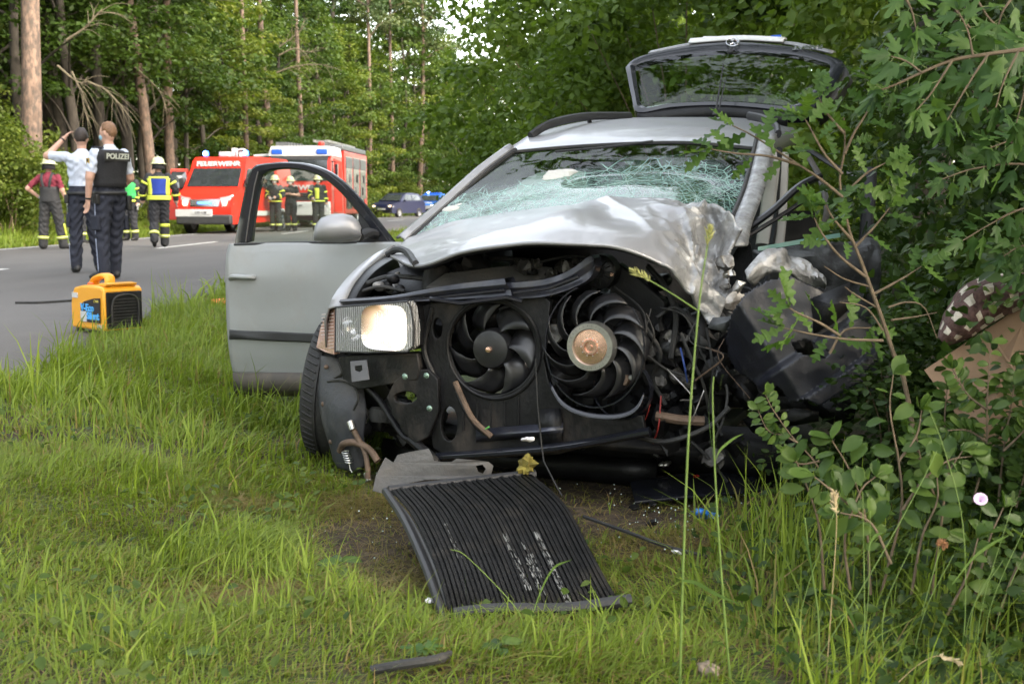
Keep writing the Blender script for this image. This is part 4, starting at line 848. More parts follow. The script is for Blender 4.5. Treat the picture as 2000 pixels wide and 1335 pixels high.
def lump(m_, px, py, u, s, seed, sy=1., sz=1.):
    c_ = K(px, py, u); rot = Matrix.Rotation(rj.uniform(0, 6), 3, 'Z') @ Matrix.Rotation(rj.uniform(-1, 1), 3, 'X'); b0_ = len(m_.v)
    m_.ell(c_, (s, s * sy, s * sz), rot, 16, 10)
    for i_ in range(b0_, len(m_.v)): q = m_.v[i_]; m_.v[i_] = q + (q - c_) * (.55 * nz(q, 18, seed) + .3 * nz(q, 45, seed))
for k in range(30): lump(mb, rj.uniform(860, 1320), rj.uniform(530, 640), rj.uniform(.45, .75), rj.uniform(.05, .09), k, rj.uniform(.6, 1), rj.uniform(.5, 1))
for k in range(24): lump(mb, rj.uniform(1000, 1400), rj.uniform(620, 860), rj.uniform(.40, .65), rj.uniform(.06, .10), k + 50)
mb.build('engine_block', MT['black'], car)['kind'] = 'stuff'
def junk(px, py, u, s, seed, mat, name):
    m_ = MB(); c_ = K(px, py, u); rot = Matrix.Rotation(rj.uniform(0, 6), 3, 'Z') @ Matrix.Rotation(rj.uniform(-1.2, 1.2), 3, 'X'); sx, sy, sz = s, s * rj.uniform(.4, .9), s * rj.uniform(.3, .8)
    k_ = 7; rows_ = []
    for i_ in range(k_):
        t_ = i_ / (k_ - 1) * 2 - 1; w_ = math.sqrt(max(.06, 1 - t_ ** 4)) * rj.uniform(.7, 1.1); rows_.append([c_ + rot @ V(sx * t_, sy * w_ * (1 if a in (0, 1, 7) else -1 if a in (3, 4, 5) else 0) + sy * .3 * rj.uniform(-1, 1), sz * w_ * (1 if a in (1, 2, 3) else -1 if a in (5, 6, 7) else 0) + sz * .3 * rj.uniform(-1, 1)) for a in range(8)])
    m_.grid(rows_, cu=True); m_.f += [[0 + q for q in range(8)], [(k_ - 1) * 8 + q for q in range(8)]]; m_.mi += [0, 0]; return m_.build(name, mat, car, ang=28)
casting = M('cast_metal', (.20, .195, .185), .42, .85, .5, 14, bump=.6, bscale=45, dirt=(.04, .035, .03), dscale=12, dlo=.42, dhi=.6)
for k in range(12): junk(rj.uniform(985, 1140), rj.uniform(508, 545), rj.uniform(.34, .46), rj.uniform(.014, .032), k, casting if k % 3 else MT['black'], 'engine_fitting')
for k, (x, y) in enumerate(((1290, 640), (1308, 660), (1328, 688), (1348, 716), (1300, 700), (1322, 735), (1287, 745), (1335, 660), (1312, 715), (1345, 745), (1275, 690), (1300, 775), (1360, 690))): junk(x, y, .33 + .03 * (k % 3), rj.uniform(.022, .048), k, casting if k % 4 else MT['black'], 'broken_casting')
for k, (x, y) in enumerate(((1415, 515), (1424, 535), (1416, 560), (1427, 585), (1418, 610), (1411, 632), (1406, 655), (1432, 600), (1425, 650), (1440, 560))): junk(x, y, .42, rj.uniform(.024, .042), k, MT['alu'] if k % 2 else casting, 'torn_metal')
for k in range(16): junk(rj.uniform(1270, 1440), rj.uniform(760, 900), rj.uniform(.25, .5), rj.uniform(.02, .06), k, MT['black'] if k % 4 else casting, 'broken_piece')
rt_ = random.Random(19)
def shard(px, py, u, w, h, mat, name='torn_panel'):
    m_ = MB(); c_ = K(px, py, u); n_ = rt_.randint(5, 8); a0 = rt_.uniform(0, 6.28); e1_ = (CL * rt_.uniform(.5, 1) + UP * rt_.uniform(-.8, .8) + CN * rt_.uniform(-.6, .6)).normalized(); e2_ = e1_.cross(CN + UP * rt_.uniform(-.7, .7)).normalized(); ez = e1_.cross(e2_)
    P_ = [c_ + e1_ * w * math.cos(a0 + 6.283 * k / n_) * rt_.uniform(.55, 1.1) + e2_ * h * math.sin(a0 + 6.283 * k / n_) * rt_.uniform(.55, 1.1) + ez * rt_.uniform(-.02, .02) for k in range(n_)]
    m_.add([c_ + ez * .02] + P_, [(0, 1 + k, 1 + (k + 1) % n_) for k in range(n_)]); return m_.build(name, mat, car, ang=15, solid=.005)
for k in range(30): shard(rt_.uniform(1400, 1640), rt_.uniform(590, 900), rt_.uniform(.25, .6), rt_.uniform(.05, .13), rt_.uniform(.03, .08), MT['black'] if k % 5 else MT['darkscrape'])
for k in range(10): shard(rt_.uniform(1270, 1420), rt_.uniform(600, 860), rt_.uniform(.25, .4), rt_.uniform(.03, .07), rt_.uniform(.02, .045), MT['dusty'] if k % 2 else MT['darkscrape'])
for k in range(8): shard(rt_.uniform(690, 850), rt_.uniform(750, 880), rt_.uniform(.15, .3), rt_.uniform(.03, .06), rt_.uniform(.02, .04), MT['dusty'], 'broken_bracket')
for k in range(9):
    x0, y0 = rt_.uniform(1260, 1420), rt_.uniform(600, 800); m_ = MB(); m_.tube(crom(KL([(x0, y0, .24), (x0 + rt_.uniform(-30, 50), y0 + rt_.uniform(10, 60), .20), (x0 + rt_.uniform(-40, 60), y0 + rt_.uniform(50, 120), .24)]), 12), rt_.uniform(.0015, .0035), 5); m_.build('torn_wire', (MT['rust'], MT['rubber'], M('wire_red', (.25, .02, .015), .5), MT['alu'], M('wire_blue', (.03, .06, .22), .5))[k % 5], car)
for px_, py_, uu, w_, h_ in ((1150, 900, .75, .75, .16), (1000, 905, .55, .6, .10), (1320, 880, .6, .5, .2)):  # black sheets put in to darken the open space beneath the car
    m_ = MB(); c_ = K(px_, py_, uu); m_.grid([[c_ + CL * x + UP * (z + .02 * nz((x * 3, z * 3, px_), 1.5)) + CN * .5 * abs(z) for x in np.linspace(-w_, w_, 9) * 1.] for z in np.linspace(-h_ / 2, h_ / 2, 4)]); m_.build('underside_shade_sheet', MT['black'], car, solid=.01)
# battery tray, slam panel pieces, dark lid seen under the bonnet
mb = MB(); mb.prism(KL([(830,560,.30),(870,532,.36),(1010,515,.40),(1080,520,.42),(1085,548,.40),(990,560,.34)]), -UP * .06 + CN * .04); mb.build('air_box', MT['greyplastic'], car, bevel=.006)
mb = MB(); mb.ell(K(905, 575, .45), (.12, .14, .085)); mb.build('strut_cover', MT['black'], car)
mb = MB(); mb.box(K(1092, 545, .36), (.024, .03, .024), Matrix.Rotation(.6, 3, 'Y')); mb.lathe([(.005,-.002),(.009,-.004),(.011,0)], K(1092,545,.34), -CN, 10); mb.build('sensor', MT['copper'], car, bevel=.003)
for k in range(10):
    mb = MB(); x0 = rj.uniform(700, 790); y0 = rj.uniform(535, 575); lump(mb, x0, y0, rj.uniform(.32, .5), rj.uniform(.015, .035), k + 30, .6, .8); mb.build('bracket_scrap', MT['alu'] if k % 3 == 0 else MT['black'], car)
mb = MB(); mb.grid([KL([(660,600,.5),(740,540,.6),(830,505,.7),(1000,490,.8)]), KL([(660,640,.5),(760,590,.5),(860,590,.5),(1010,560,.55)])]); mb.build('inner_wing', MT['black'], car, solid=.01)
mb = MB(); mb.lathe([(.05, -.03), (.055, 0), (.05, .08)], K(850, 560, .40), (CN * .3 + UP).normalized(), 20); mb.lathe([(.001, -.035), (.05, -.03)], K(850, 560, .40), (CN * .3 + UP).normalized(), 20); mb.build('air_duct', MT['rubber'], car)
for pts, r_ in (([(1262,640,.28),(1290,690,.26),(1275,740,.3),(1300,790,.3)], .008), ([(1330,650,.26),(1350,700,.24),(1372,745,.26),(1385,800,.3)], .006), ([(1282,620,.3),(1320,600,.33),(1365,640,.3)], .007),
                ([(1380,640,.3),(1392,720,.28),(1388,790,.3),(1410,850,.25)], .005), ([(1262,612,.2),(1277,650,.18),(1270,680,.2)], .003), ([(1235,850,.2),(1300,862,.15),(1380,835,.18),(1425,795,.2)], .009),
                ([(1260,690,.22),(1300,720,.25),(1345,735,.25)], .005), ([(1290,815,.3),(1370,880,.3),(1420,940,.35)], .006), ([(700,560,.35),(760,540,.4),(840,545,.4)], .010), ([(690,575,.3),(740,560,.3),(790,568,.3)], .007),
                ([(1265,520,.4),(1300,560,.35),(1320,620,.35),(1310,700,.3)], .011), ([(1200,560,.3),(1250,600,.25),(1262,640,.2),(1255,700,.2)], .004), ([(1340,600,.35),(1365,660,.3),(1350,760,.3),(1365,830,.3)], .004), ([(1290,600,.3),(1340,620,.28),(1375,700,.28),(1420,760,.3)], .004), ([(880,520,.5),(960,505,.5),(1050,512,.5)], .012), ([(1050,512,.4),(1120,500,.42),(1190,512,.45)], .006), ([(1395,700,.3),(1420,760,.25),(1412,820,.2),(1395,860,.2)], .005)):
    mb = MB(); mb.tube(crom(KL(pts), 18), r_, 7); mb.build('hose', MT['rubber'], car)
mb = MB(); mb.tube(KL([(1282,812,.22),(1330,820,.22),(1375,822,.25)]), .018, 8); mb.build('bent_strut', MT['rust'], car)

# --- lower cross member, bumper carrier, brackets under the headlight
mb = MB(); lb = KL([(850,892,.13),(960,885,.10),(1100,872,.09),(1270,842,.10)]); lb = crom(lb, 16); mb.tube(lb, .021, 10, flat=.8); mb.build('lower_crossmember', MT['blackgloss'], car)
mb = MB(); mb.grid([KL([(930,838,.12),(1060,828,.11),(1100,825,.11)]), KL([(930,850,.10),(1060,842,.09),(1100,838,.09)]), KL([(930,862,.12),(1060,852,.11),(1100,850,.11)])]); mb.build('condenser_mount', MT['beam'], car, solid=.006)
mb = MB(); mb.grid([KL([(1050,800,.115),(1095,797,.115)]), KL([(1052,830,.10),(1097,826,.10)]), KL([(1053,872,.10),(1097,868,.10)])]); mb.build('mount_strap', MT['dusty'], car, solid=.006)
mb = MB(); mb.prism(KL([(660,697,.20),(700,694,.12),(815,690,.09),(820,715,.09),(815,742,.09),(700,760,.12),(670,745,.2)]), CN * .1); mb.build('headlight_carrier', MT['dusty'], car, bevel=.006)
mb = MB(); plate(mb, [(685,706),(716,703),(721,740),(688,745)], [[(693,714),(708,712),(709,722),(703,727),(694,724)]], .085, .004, .001); mb.build('bracket', M('grey_bracket', (.17, .17, .19), .5, .3, .1), car)
mb = MB(); plate(mb, [(775,745),(800,725),(838,722),(856,740),(858,800),(838,850),(815,862),(790,840),(760,775)], [ring_px(795, 775, 24, 14, 18)], .11, .02, .004); mb.build('fog_lamp_bracket', MT['dusty'], car)
for x, y in ((791, 735), (833, 733), (839, 797)):
    mb = MB(); mb.lathe([(.001, -.010), (.004, -.010), (.005, -.006), (.010, -.004), (.013, 0), (.013, .006)], K(x, y, .098), CN, 14); mb.build('flanged_bolt', M('zinc_green', (.22, .32, .27), .4, .6), car)
mb = MB(); mb.lathe([(.001, -.01), (.05, -.012), (.075, 0), (.075, .02), (.06, .03)], K(735, 775, .26), CN + UP * .3, 24); mb.build('horn', MT['black'], car)
mb = MB(); mb.lathe([(.001, -.02), (.05, -.02), (.06, 0), (.06, .03), (.05, .04)], K(750, 815, .25), CN * .2 + UP, 24); mb.build('horn', MT['rubber'], car)
for k in range(7):
    mb = MB(); lump(mb, rj.uniform(680, 850), rj.uniform(760, 870), rj.uniform(.25, .4), rj.uniform(.03, .06), k + 120); mb.build('underbody_piece', MT['black'], car)
mb = MB(); st = crom(KL([(845,600,.13),(828,680,.12),(850,745,.12),(842,800,.11),(800,860,.12),(740,780,.16),(700,742,.16)]), 30); mb.tube(st, .012, 8); mb.tube(crom(KL([(800,855,.12),(840,890,.10),(852,905,.10)]), 8), .02, 8); mb.build('front_frame', MT['black'], car)

# --- left front wheel and the liner torn over it
wc = K(690, 815, .60); ax = (CL * .97 + CN * .24).normalized(); ax = (ax - UP * .10).normalized()
wc.z = .30
def tyre(m_, c_, ax_, R_, w_):
    m_.lathe([(R_ * .66, -w_ * .46), (R_ * .80, -w_ * .53), (R_ * .93, -w_ * .52), (R_ * .985, -w_ * .42), (R_, -w_ * .2), (R_, -w_ * .17), (R_ * .97, -w_ * .16), (R_ * .97, -w_ * .11), (R_, -w_ * .1), (R_, w_ * .1), (R_ * .97, w_ * .11), (R_ * .97, w_ * .16), (R_, w_ * .17), (R_, w_ * .2), (R_ * .985, w_ * .42), (R_ * .93, w_ * .52), (R_ * .8, w_ * .53), (R_ * .66, w_ * .46)], c_, ax_, 56)
mb = MB(); wc2 = wc - CL * .04; tyre(mb, wc2, ax, .315, .20)
wh = mb.build('wheel', MT['rubber'], car)
mb = MB(); e1 = UP - ax * UP.dot(ax); e1.normalize(); e2 = ax.cross(e1)
for k in range(64):
    a_ = 2 * PI * k / 64; d_ = e1 * math.cos(a_) + e2 * math.sin(a_)
    for s0, s1 in ((-.09, -.045), (.045, .09)): mb.tube([wc2 + d_ * .3145 + ax * s0, wc2 + (e1 * math.cos(a_ + .06) + e2 * math.sin(a_ + .06)) * .3165 + ax * s1], .0045, 4)
mb.build('tread_blocks', MT['rubber'], wh)['kind'] = 'stuff'
mb = MB(); mb.lathe([(.205, -.08), (.20, -.04), (.06, -.03), (.001, -.03)], wc2, ax, 32); mb.lathe([(.205, .08), (.2, .03), (.001, .03)], wc2, ax, 32); mb.build('rim', MT['alu'], wh)
ln = net([KL([(628,694,.30),(660,700,.26),(690,720,.22),(705,740,.22)]), KL([(622,780,.26),(655,785,.2),(688,790,.17),(716,800,.2)]), KL([(640,860,.25),(660,868,.2),(685,860,.17),(712,850,.2)]), KL([(650,900,.27),(664,915,.23),(700,918,.2),(722,900,.24)])], 20, 24)
for r in ln:
    for j, p in enumerate(r): r[j] = p + CN * .012 * nz(p, 9, 3)
mb = MB(); mb.grid(ln); mb.build('wheel_arch_liner', M('liner_plastic', (.035, .037, .045), .5, 0, .25, 8, bump=.2, bscale=60, dirt=(.07, .065, .06), dscale=6), car, solid=.004)
for x, y in ((633, 788), (640, 822), (648, 862), (637, 716)):
    mb = MB(); lump(mb, x, y, .245, .010, x); mb.build('rusty_clip', MT['rust'], car)
mb = MB(); mb.tube(crom(KL([(664,880,.17),(672,866,.15),(695,864,.14),(722,878,.13),(738,900,.12)]), 20), .014, 10); mb.build('cooler_pipe', MT['rust'], car)
mb = MB(); mb.tube(crom(KL([(684,826,.15),(696,850,.14),(712,880,.13),(718,910,.12),(718,935,.11)]), 18), .011, 10); mb.build('cooler_pipe', MT['rust'], car)
for x, y in ((686, 830), (718, 930)):
    mb = MB(); mb.tube(KL([(x - 2, y - 7, .145), (x + 3, y + 9, .135)]), .014, 10); mb.build('pipe_fitting', MT['steel'], car)
mb = MB(); sp0 = K(674, 880, .145); sp1 = K(682, 905, .14); hx = []
for k in range(80):
    t = k / 79; a_ = t * 2 * PI * 5.5; hx.append(sp0.lerp(sp1, t) + CL * .014 * math.cos(a_) + CN * .014 * math.sin(a_))
mb.tube(hx, .0022, 6); mb.tube([sp1, K(684, 916, .14), K(688, 922, .14)], .0025, 6); mb.build('coil_spring', MT['steel'], car)
mb = MB(); mb.tube(crom(KL([(640,745,.24),(665,742,.2),(688,750,.17),(700,775,.16),(690,800,.16)]), 16), .005, 6); mb.tube(crom(KL([(662,708,.2),(668,728,.2),(650,740,.24)]), 10), .006, 6); mb.build('wiring', MT['rubber'], car)
mb = MB(); mb.tube(KL([(1046,700,.08),(1050,790,.075),(1058,870,.06)]) + [K(1062,900,.0), K(1085,945,-.10), K(1098,968,-.14)], .0028, 6); mb.build('hanging_wire', MT['rubber'], car)
mb = MB(); mb.tube(KL([(947,838,.08),(955,833,.075)]), .003, 5); mb.build('wire_end', M('wire_green', (.15, .5, .12), .5), car)

# --- crushed right flank
mb = MB(); pr = crom(KL([(1500,262,1.80),(1492,300,1.62),(1475,370,1.25),(1448,440,.85),(1440,480,.7)]), 20)
mb.grid([[p - CL * .035 - CN * .01 for p in pr], [p - CL * .012 - CN * .03 for p in pr], [p + CL * .02 - CN * .02 for p in pr], [p + CL * .035 + CN * .02 for p in pr]]); mb.build('pillar', MT['scraped'], car, solid=.01)
mb = MB(); mb.tube([p - CL * .045 for p in pr[:16]], .014, 6); mb.build('pillar_seal', MT['rubber'], car)
for pts, w, mt in (([(1512,300,2.0),(1505,360,1.9),(1497,430,1.85),(1490,478,1.8)], .035, 'cream'), ([(1532,300,2.2),(1530,360,2.1),(1527,430,2.0),(1522,480,1.95)], .022, 'cream'), ([(1522,290,2.0),(1518,360,1.95),(1512,440,1.85),(1506,480,1.8)], .026, 'black'),
                   ([(1575,300,2.3),(1600,345,2.25),(1615,400,2.2),(1610,440,2.2)], .02, 'greyplastic'), ([(1700,330,1.9),(1696,400,1.8),(1690,470,1.75)], .03, 'black'), ([(1560,280,2.6),(1640,330,2.3),(1690,350,1.9)], .02, 'black')):
    mb = MB(); q = crom(KL(pts), 14); mb.tube(q, w, 8, flat=.6); mb.build('door_pillar', MT[mt], car)
mb = MB(); mb.tube(crom(KL([(1462,445,.95),(1510,410,1.0),(1560,365,1.1),(1600,345,1.2)]), 14), .022, 8, flat=.7); mb.tube(crom(KL([(1460,462,.9),(1520,425,1.0),(1580,385,1.1)]), 14), .010, 8); mb.build('window_channel', MT['black'], car)
mb = MB(); mb.prism(KL([(1480,482,.85),(1560,468,.95),(1640,455,1.05),(1642,463,1.05),(1560,477,.95),(1480,490,.85)]), CN * .02); mb.build('broken_side_window', M('green_glass_edge', (.16, .30, .26), .1, 0, .2, 9, coat=1), car)
mb = MB(); dg_ = net([KL([(1470,490,.85),(1560,480,1.0),(1640,470,1.1),(1720,470,1.2)]), KL([(1500,520,.80),(1570,510,.95),(1650,505,1.05),(1720,510,1.1)]), KL([(1480,600,.85),(1570,600,1.0),(1650,600,1.1),(1720,600,1.2)]), KL([(1450,800,.9),(1570,800,1.0),(1650,800,1.1),(1720,760,1.2)])], 30, 20)
crumple(dg_, 0., .04); mb.grid(dg_); mb.build('crushed_door', MT['darkscrape'], car, solid=.01)
wg = net([KL([(1455,530,.45),(1490,492,.55),(1530,488,.6),(1560,500,.65),(1610,545,.7)]), KL([(1460,545,.42),(1492,510,.5),(1530,505,.55),(1562,520,.6),(1612,555,.66)]), KL([(1470,560,.50),(1500,535,.52),(1540,535,.55),(1570,555,.62),(1612,562,.7)])], 36, 10)
crumple(wg, 0., .03, 12, 30); mb = MB(); mb.grid(wg); mb.build('crumpled_wing', MT['scraped'], car, solid=.008)
mb = MB(); mb.tube(crom(KL([(1410,500,.7),(1418,475,.7),(1425,470,.7),(1432,485,.7)]), 10), .003, 5); mb.tube(crom(KL([(1440,560,.6),(1470,570,.5),(1480,620,.5),(1450,660,.5)]), 14), .006, 6); mb.tube(crom(KL([(1462,545,.6),(1490,560,.5),(1500,600,.5)]), 14), .005, 6); mb.build('wiring', MT['rubber'], car)

# --- cabin: dashboard, seats, airbags, dark inside
mb = MB(); db = net([[CO + CN * 1.25 + CL * x + UP * z for x, z in ((-.66, .86), (-.3, .92), (.2, .92), (.66, .86))], [CO + CN * 1.5 + CL * x + UP * z for x, z in ((-.66, .93), (-.3, .98), (.2, .98), (.66, .92))], [CO + CN * 1.75 + CL * x + UP * z for x, z in ((-.66, .85), (-.3, .9), (.2, .9), (.66, .85))], [CO + CN * 1.8 + CL * x + UP * z for x, z in ((-.66, .4), (-.3, .4), (.2, .4), (.66, .4))]], 14, 14)
mb.grid(db); mb.build('dashboard', MT['seat'], car, solid=.01)
for sx in (-.37, .37):
    mb = MB(); s0 = CO + CN * 2.35 + CL * sx
    bk = net([[s0 + CL * x + UP * z + CN * ((z - .5) * .3 + (abs(x) * -.25)) for x in (-.26, -.2, 0, .2, .26)] for z in (.45, .7, .95, 1.10)], 12, 10); mb.grid(bk)
    mb.box(s0 + UP * 1.22 + CN * .22, (.27, .09, .17)); mb.box(s0 + UP * .45 - CN * .2, (.5, .5, .18)); mb.build('seat', MT['seat'], car, solid=.06, bevel=.02)
for px, py, u, s in ((1085, 372, 1.68, .17), (1130, 395, 1.6, .15), (1010, 405, 1.55, .13), (905, 425, 1.38, .09)):
    mb = MB(); c_ = K(px, py, u); mb.ell(c_, (s, s * .7, s * .62), None, 20, 14)
    for i_, q in enumerate(mb.v): mb.v[i_] = q + (q - c_) * (.5 * nz(q, 9, px) + .25 * nz(q, 24, 2))
    mb.build('airbag', MT['airbag'], car)
mb = MB(); mb.grid([[CO + CN * u + CL * x + UP * z for u, x, z in ((3.6, -.7, .35), (3.6, .7, .35))], [CO + CN * 3.6 + CL * x + UP * 1.05 for x in (-.7, .7)]]); mb.grid([[CO + CN * u + CL * -.78 + UP * z for z in (.2, .86)] for u in (2.3, 4.1)]); mb.grid([[CO + CN * u + CL * x + UP * .3 for x in (-.75, .7)] for u in (1.2, 4.1)])
mb.build('cabin_shell', MT['black'], car, solid=.02)
mb = MB(); mb.grid([[CO + CN * u + CL * x + UP * z for x in (-.62, .62)] for u, z in ((.95, .35), (.98, .95), (1.25, .86))]); mb.build('bulkhead', MT['black'], car, solid=.02)
mb = MB(); mb.grid([[CO + CN * u + CL * x + UP * .20 for x in (-.6, .75)] for u in (.3, 1.2)]); mb.build('subframe', MT['black'], car, solid=.03)
# rear quarter of the left flank behind the open door, and rear wheels
mb = MB(); mb.grid([[CO + CN * u + CL * -.80 + UP * z for u in (2.2, 2.8, 3.4, 4.1)] for z in (.25, .6, .9)]); mb.build('flank', MT['silver'], car, solid=.01)
for sx in (-.72, .72):
    mb = MB(); tyre(mb, CO + CN * 3.1 + CL * sx + UP * .31, CL, .31, .19); w_ = mb.build('wheel', MT['rubber'], car)
    mb = MB(); mb.lathe([(.205, .08 * (1 if sx > 0 else -1)), (.2, .03), (.001, .03)], CO + CN * 3.1 + CL * sx + UP * .31, CL, 24); mb.build('rim', MT['alu'], w_)

# --- open front door
DH = Vector((-.474, 5.45, 0)); DT = Vector((-1.395, 5.80, 0)); DX = (DT - DH).normalized(); DNn = Vector((DX.y, -DX.x, 0))
if DNn.y > 0: DNn = -DNn
def Kd(px, py, off=0.): return plane_hit(px, py, DH + DNn * off, DNn)
pan_rows = []
for y0, y1, x0, x1, bul in ((477,474,452,790,0), (500,498,447,790,.014), (540,540,446,792,.026), (600,600,447,793,.030), (645,650,449,794,.026), (690,695,453,794,.018), (728,735,460,794,.0)):
    row = []
    for k in range(25):
        t = k / 24; x = x0 + (x1 - x0) * t; y = y0 + (y1 - y0) * t; dent = .012 * math.exp(-((x - 690) / 30) ** 2 - ((y - 488) / 18) ** 2) + .012 * nz((x * .01, y * .012, 3), 1)
        e = min(1, k / 2); row.append(Kd(x, y, bul * (.55 + .45 * e) - dent))
    pan_rows.append(row)
mb = MB(); mb.grid(net(pan_rows, 40, 30)); door = mb.build('door', MT['silver_door'], car, solid=.02, soff=-1)
mb = MB(); mb.grid([[Kd(x, y, .012) for x in (461, 540, 640, 794)] for y in (727, 745)] + [[Kd(x, y, -.02) for x in (464, 540, 640, 794)] for y in (766,)]); mb.build('door_sill', MT['sill'], door, solid=.03, soff=-1)
mb = MB(); mb.grid([[Kd(448 + (790 - 448) * t, y + 14 * t, d) for t in (0, .25, .5, .75, 1)] for y, d in ((644, .040), (647, .062), (659, .062), (662, .040))]); mb.build('trim_strip', MT['trim'], door, solid=.004)
mb = MB(); mb.grid([[Kd(x, y, -.09) for x in (468, 560, 790)] for y in (480, 600, 740)]); mb.build('door_inner_panel', MT['trim'], door, solid=.03)
fo_ = [(458,479),(466,430),(478,372),(488,338),(497,324),(515,319),(560,316),(600,320),(640,335),(675,362),(705,395),(735,432),(768,474)]
fi_ = [(489,471),(493,430),(500,385),(508,350),(515,340),(530,333),(560,330),(595,334),(628,346),(660,371),(688,402),(716,436),(738,468)]
A_ = crom([Kd(*p) for p in fo_], 40); B_ = crom([Kd(*p) for p in fi_], 40)
mb = MB(); mb.grid([A_, [(a * .8 + b * .2) + DNn * .012 for a, b in zip(A_, B_)], [(a * .2 + b * .8) + DNn * .010 for a, b in zip(A_, B_)], B_, [p - DNn * .035 for p in B_], [p - DNn * .035 for p in A_]], cv=True); mb.build('window_frame', MT['blackgloss'], door)
mb = MB(); mb.tube([Kd(x, y, .012) for x, y in ((458,478),(560,475),(660,473),(768,474))], .008, 6); mb.build('window_seal', MT['trim'], door)
mb = MB(); mb.tube([Kd(x, y, .014) for x, y in ((480,472),(487,420),(497,362),(504,335))], .0035, 5); mb.build('window_trim', MT['greyplastic'], door)
gpoly = [Kd(x, y, -.008) for x, y in fi_] + [Kd(738,476,-.008), Kd(489,476,-.008)]
mb = MB(); mb.add(gpoly, [tuple(range(len(gpoly)))]); mb.build('window', MT['glass'], door, smooth=False)
mb = MB(); mb.prism([Kd(x, y, .004) for x, y in ((700,405),(768,474),(700,474))], -DNn * .02); mb.build('mirror_mount', MT['trim'], door)
# mirror housing
mc = at(655, 446, 5.36); mb = MB(); mrows = []
for px_, hw, t0, t1 in ((613,.012,455,470), (617,.045,438,471), (628,.065,425,472), (648,.072,418,472), (670,.07,417,470), (688,.062,421,466), (700,.05,432,463), (706,.03,445,460)):
    c_ = at(px_, (t0 + t1) / 2, 5.36); hh = (t1 - t0) / 2 / F * 5.36
    mrows.append([c_ + Vector((0, -math.cos(a_) * hw, 0)) + UP * math.sin(a_) * hh for a_ in np.linspace(0, 2 * PI, 17)[:-1]])
mb.grid(mrows, cu=True); mir = mb.build('mirror', MT['silver'], door, ang=60)
mb = MB(); mb.prism([at(660,462,5.34), at(703,452,5.36), at(706,459,5.36), at(702,470,5.38), at(665,474,5.36), at(618,472,5.33)], Vector((0, .05, 0))); mb.build('mirror_base', MT['silver'], mir, bevel=.004)
mb = MB(); q = [at(700,462,5.38), at(718,455,5.46), at(735,458,5.52)]; mb.tube(crom(q, 8), [.03] * 9, 10, flat=.8); mb.build('mirror_arm', MT['trim'], mir)
# handle
mb = MB(); hc = Kd(476, 541, .040); mb.lathe([(.001, -.006), (.028, -.004), (.042, .004), (.047, .006), (.050, -.006)], hc, DNn, 24); mb.build('handle_cup', MT['silver_door'], door)
mb = MB(); hp = [Kd(451,543,.04), Kd(457,540,.066), Kd(476,541,.074), Kd(491,541,.068), Kd(496,542,.045)]; mb.tube(crom(hp, 14), .017, 10, flat=.8); mb.build('handle', MT['silver_door'], door)
# ================================================================== people
skin_m = M('skin', (.52, .31, .23), .55, 0, .08, 20)
def cloth(name, c, v=.15): return M(name, c, .85, 0, v, 14, bump=.5, bscale=35)
CL_ = {'shirt': cloth('police_shirt', (.50, .55, .66), .06), 'navy': cloth('navy_cloth', (.018, .021, .035)), 'blackcloth': cloth('black_cloth', (.014, .014, .016)), 'fire': cloth('fire_suit', (.020, .021, .026)), 'greyfire': cloth('grey_fire_trousers', (.040, .040, .042)),
       'maroon': cloth('maroon_shirt', (.20, .025, .045)), 'boot': M('boot_leather', (.012, .012, .012), .5, 0, .2), 'yellow': M('reflective_yellow', (.62, .70, .08), .6, 0, .08, 30), 'silverband': M('reflective_silver', (.55, .57, .5), .45, 0, .08, 30), 'blue': cloth('blue_vest', (.02, .05, .32)),
       'green': cloth('green_vest', (.04, .38, .10)), 'helmet': M('helmet_cream', (.62, .64, .36), .35, 0, .06, 6, coat=.4), 'mask': M('mask_white', (.72, .74, .76), .8), 'bluemask': M('mask_blue', (.30, .52, .66), .8), 'darkhair': M('dark_hair', (.025, .016, .012), .6, 0, .4, 60), 'fairhair': M('fair_hair', (.19, .10, .05), .6, 0, .3, 60), 'glove': M('glove', (.30, .30, .30), .8),
       'stripe': M('trouser_piping', (.35, .40, .55), .6)}
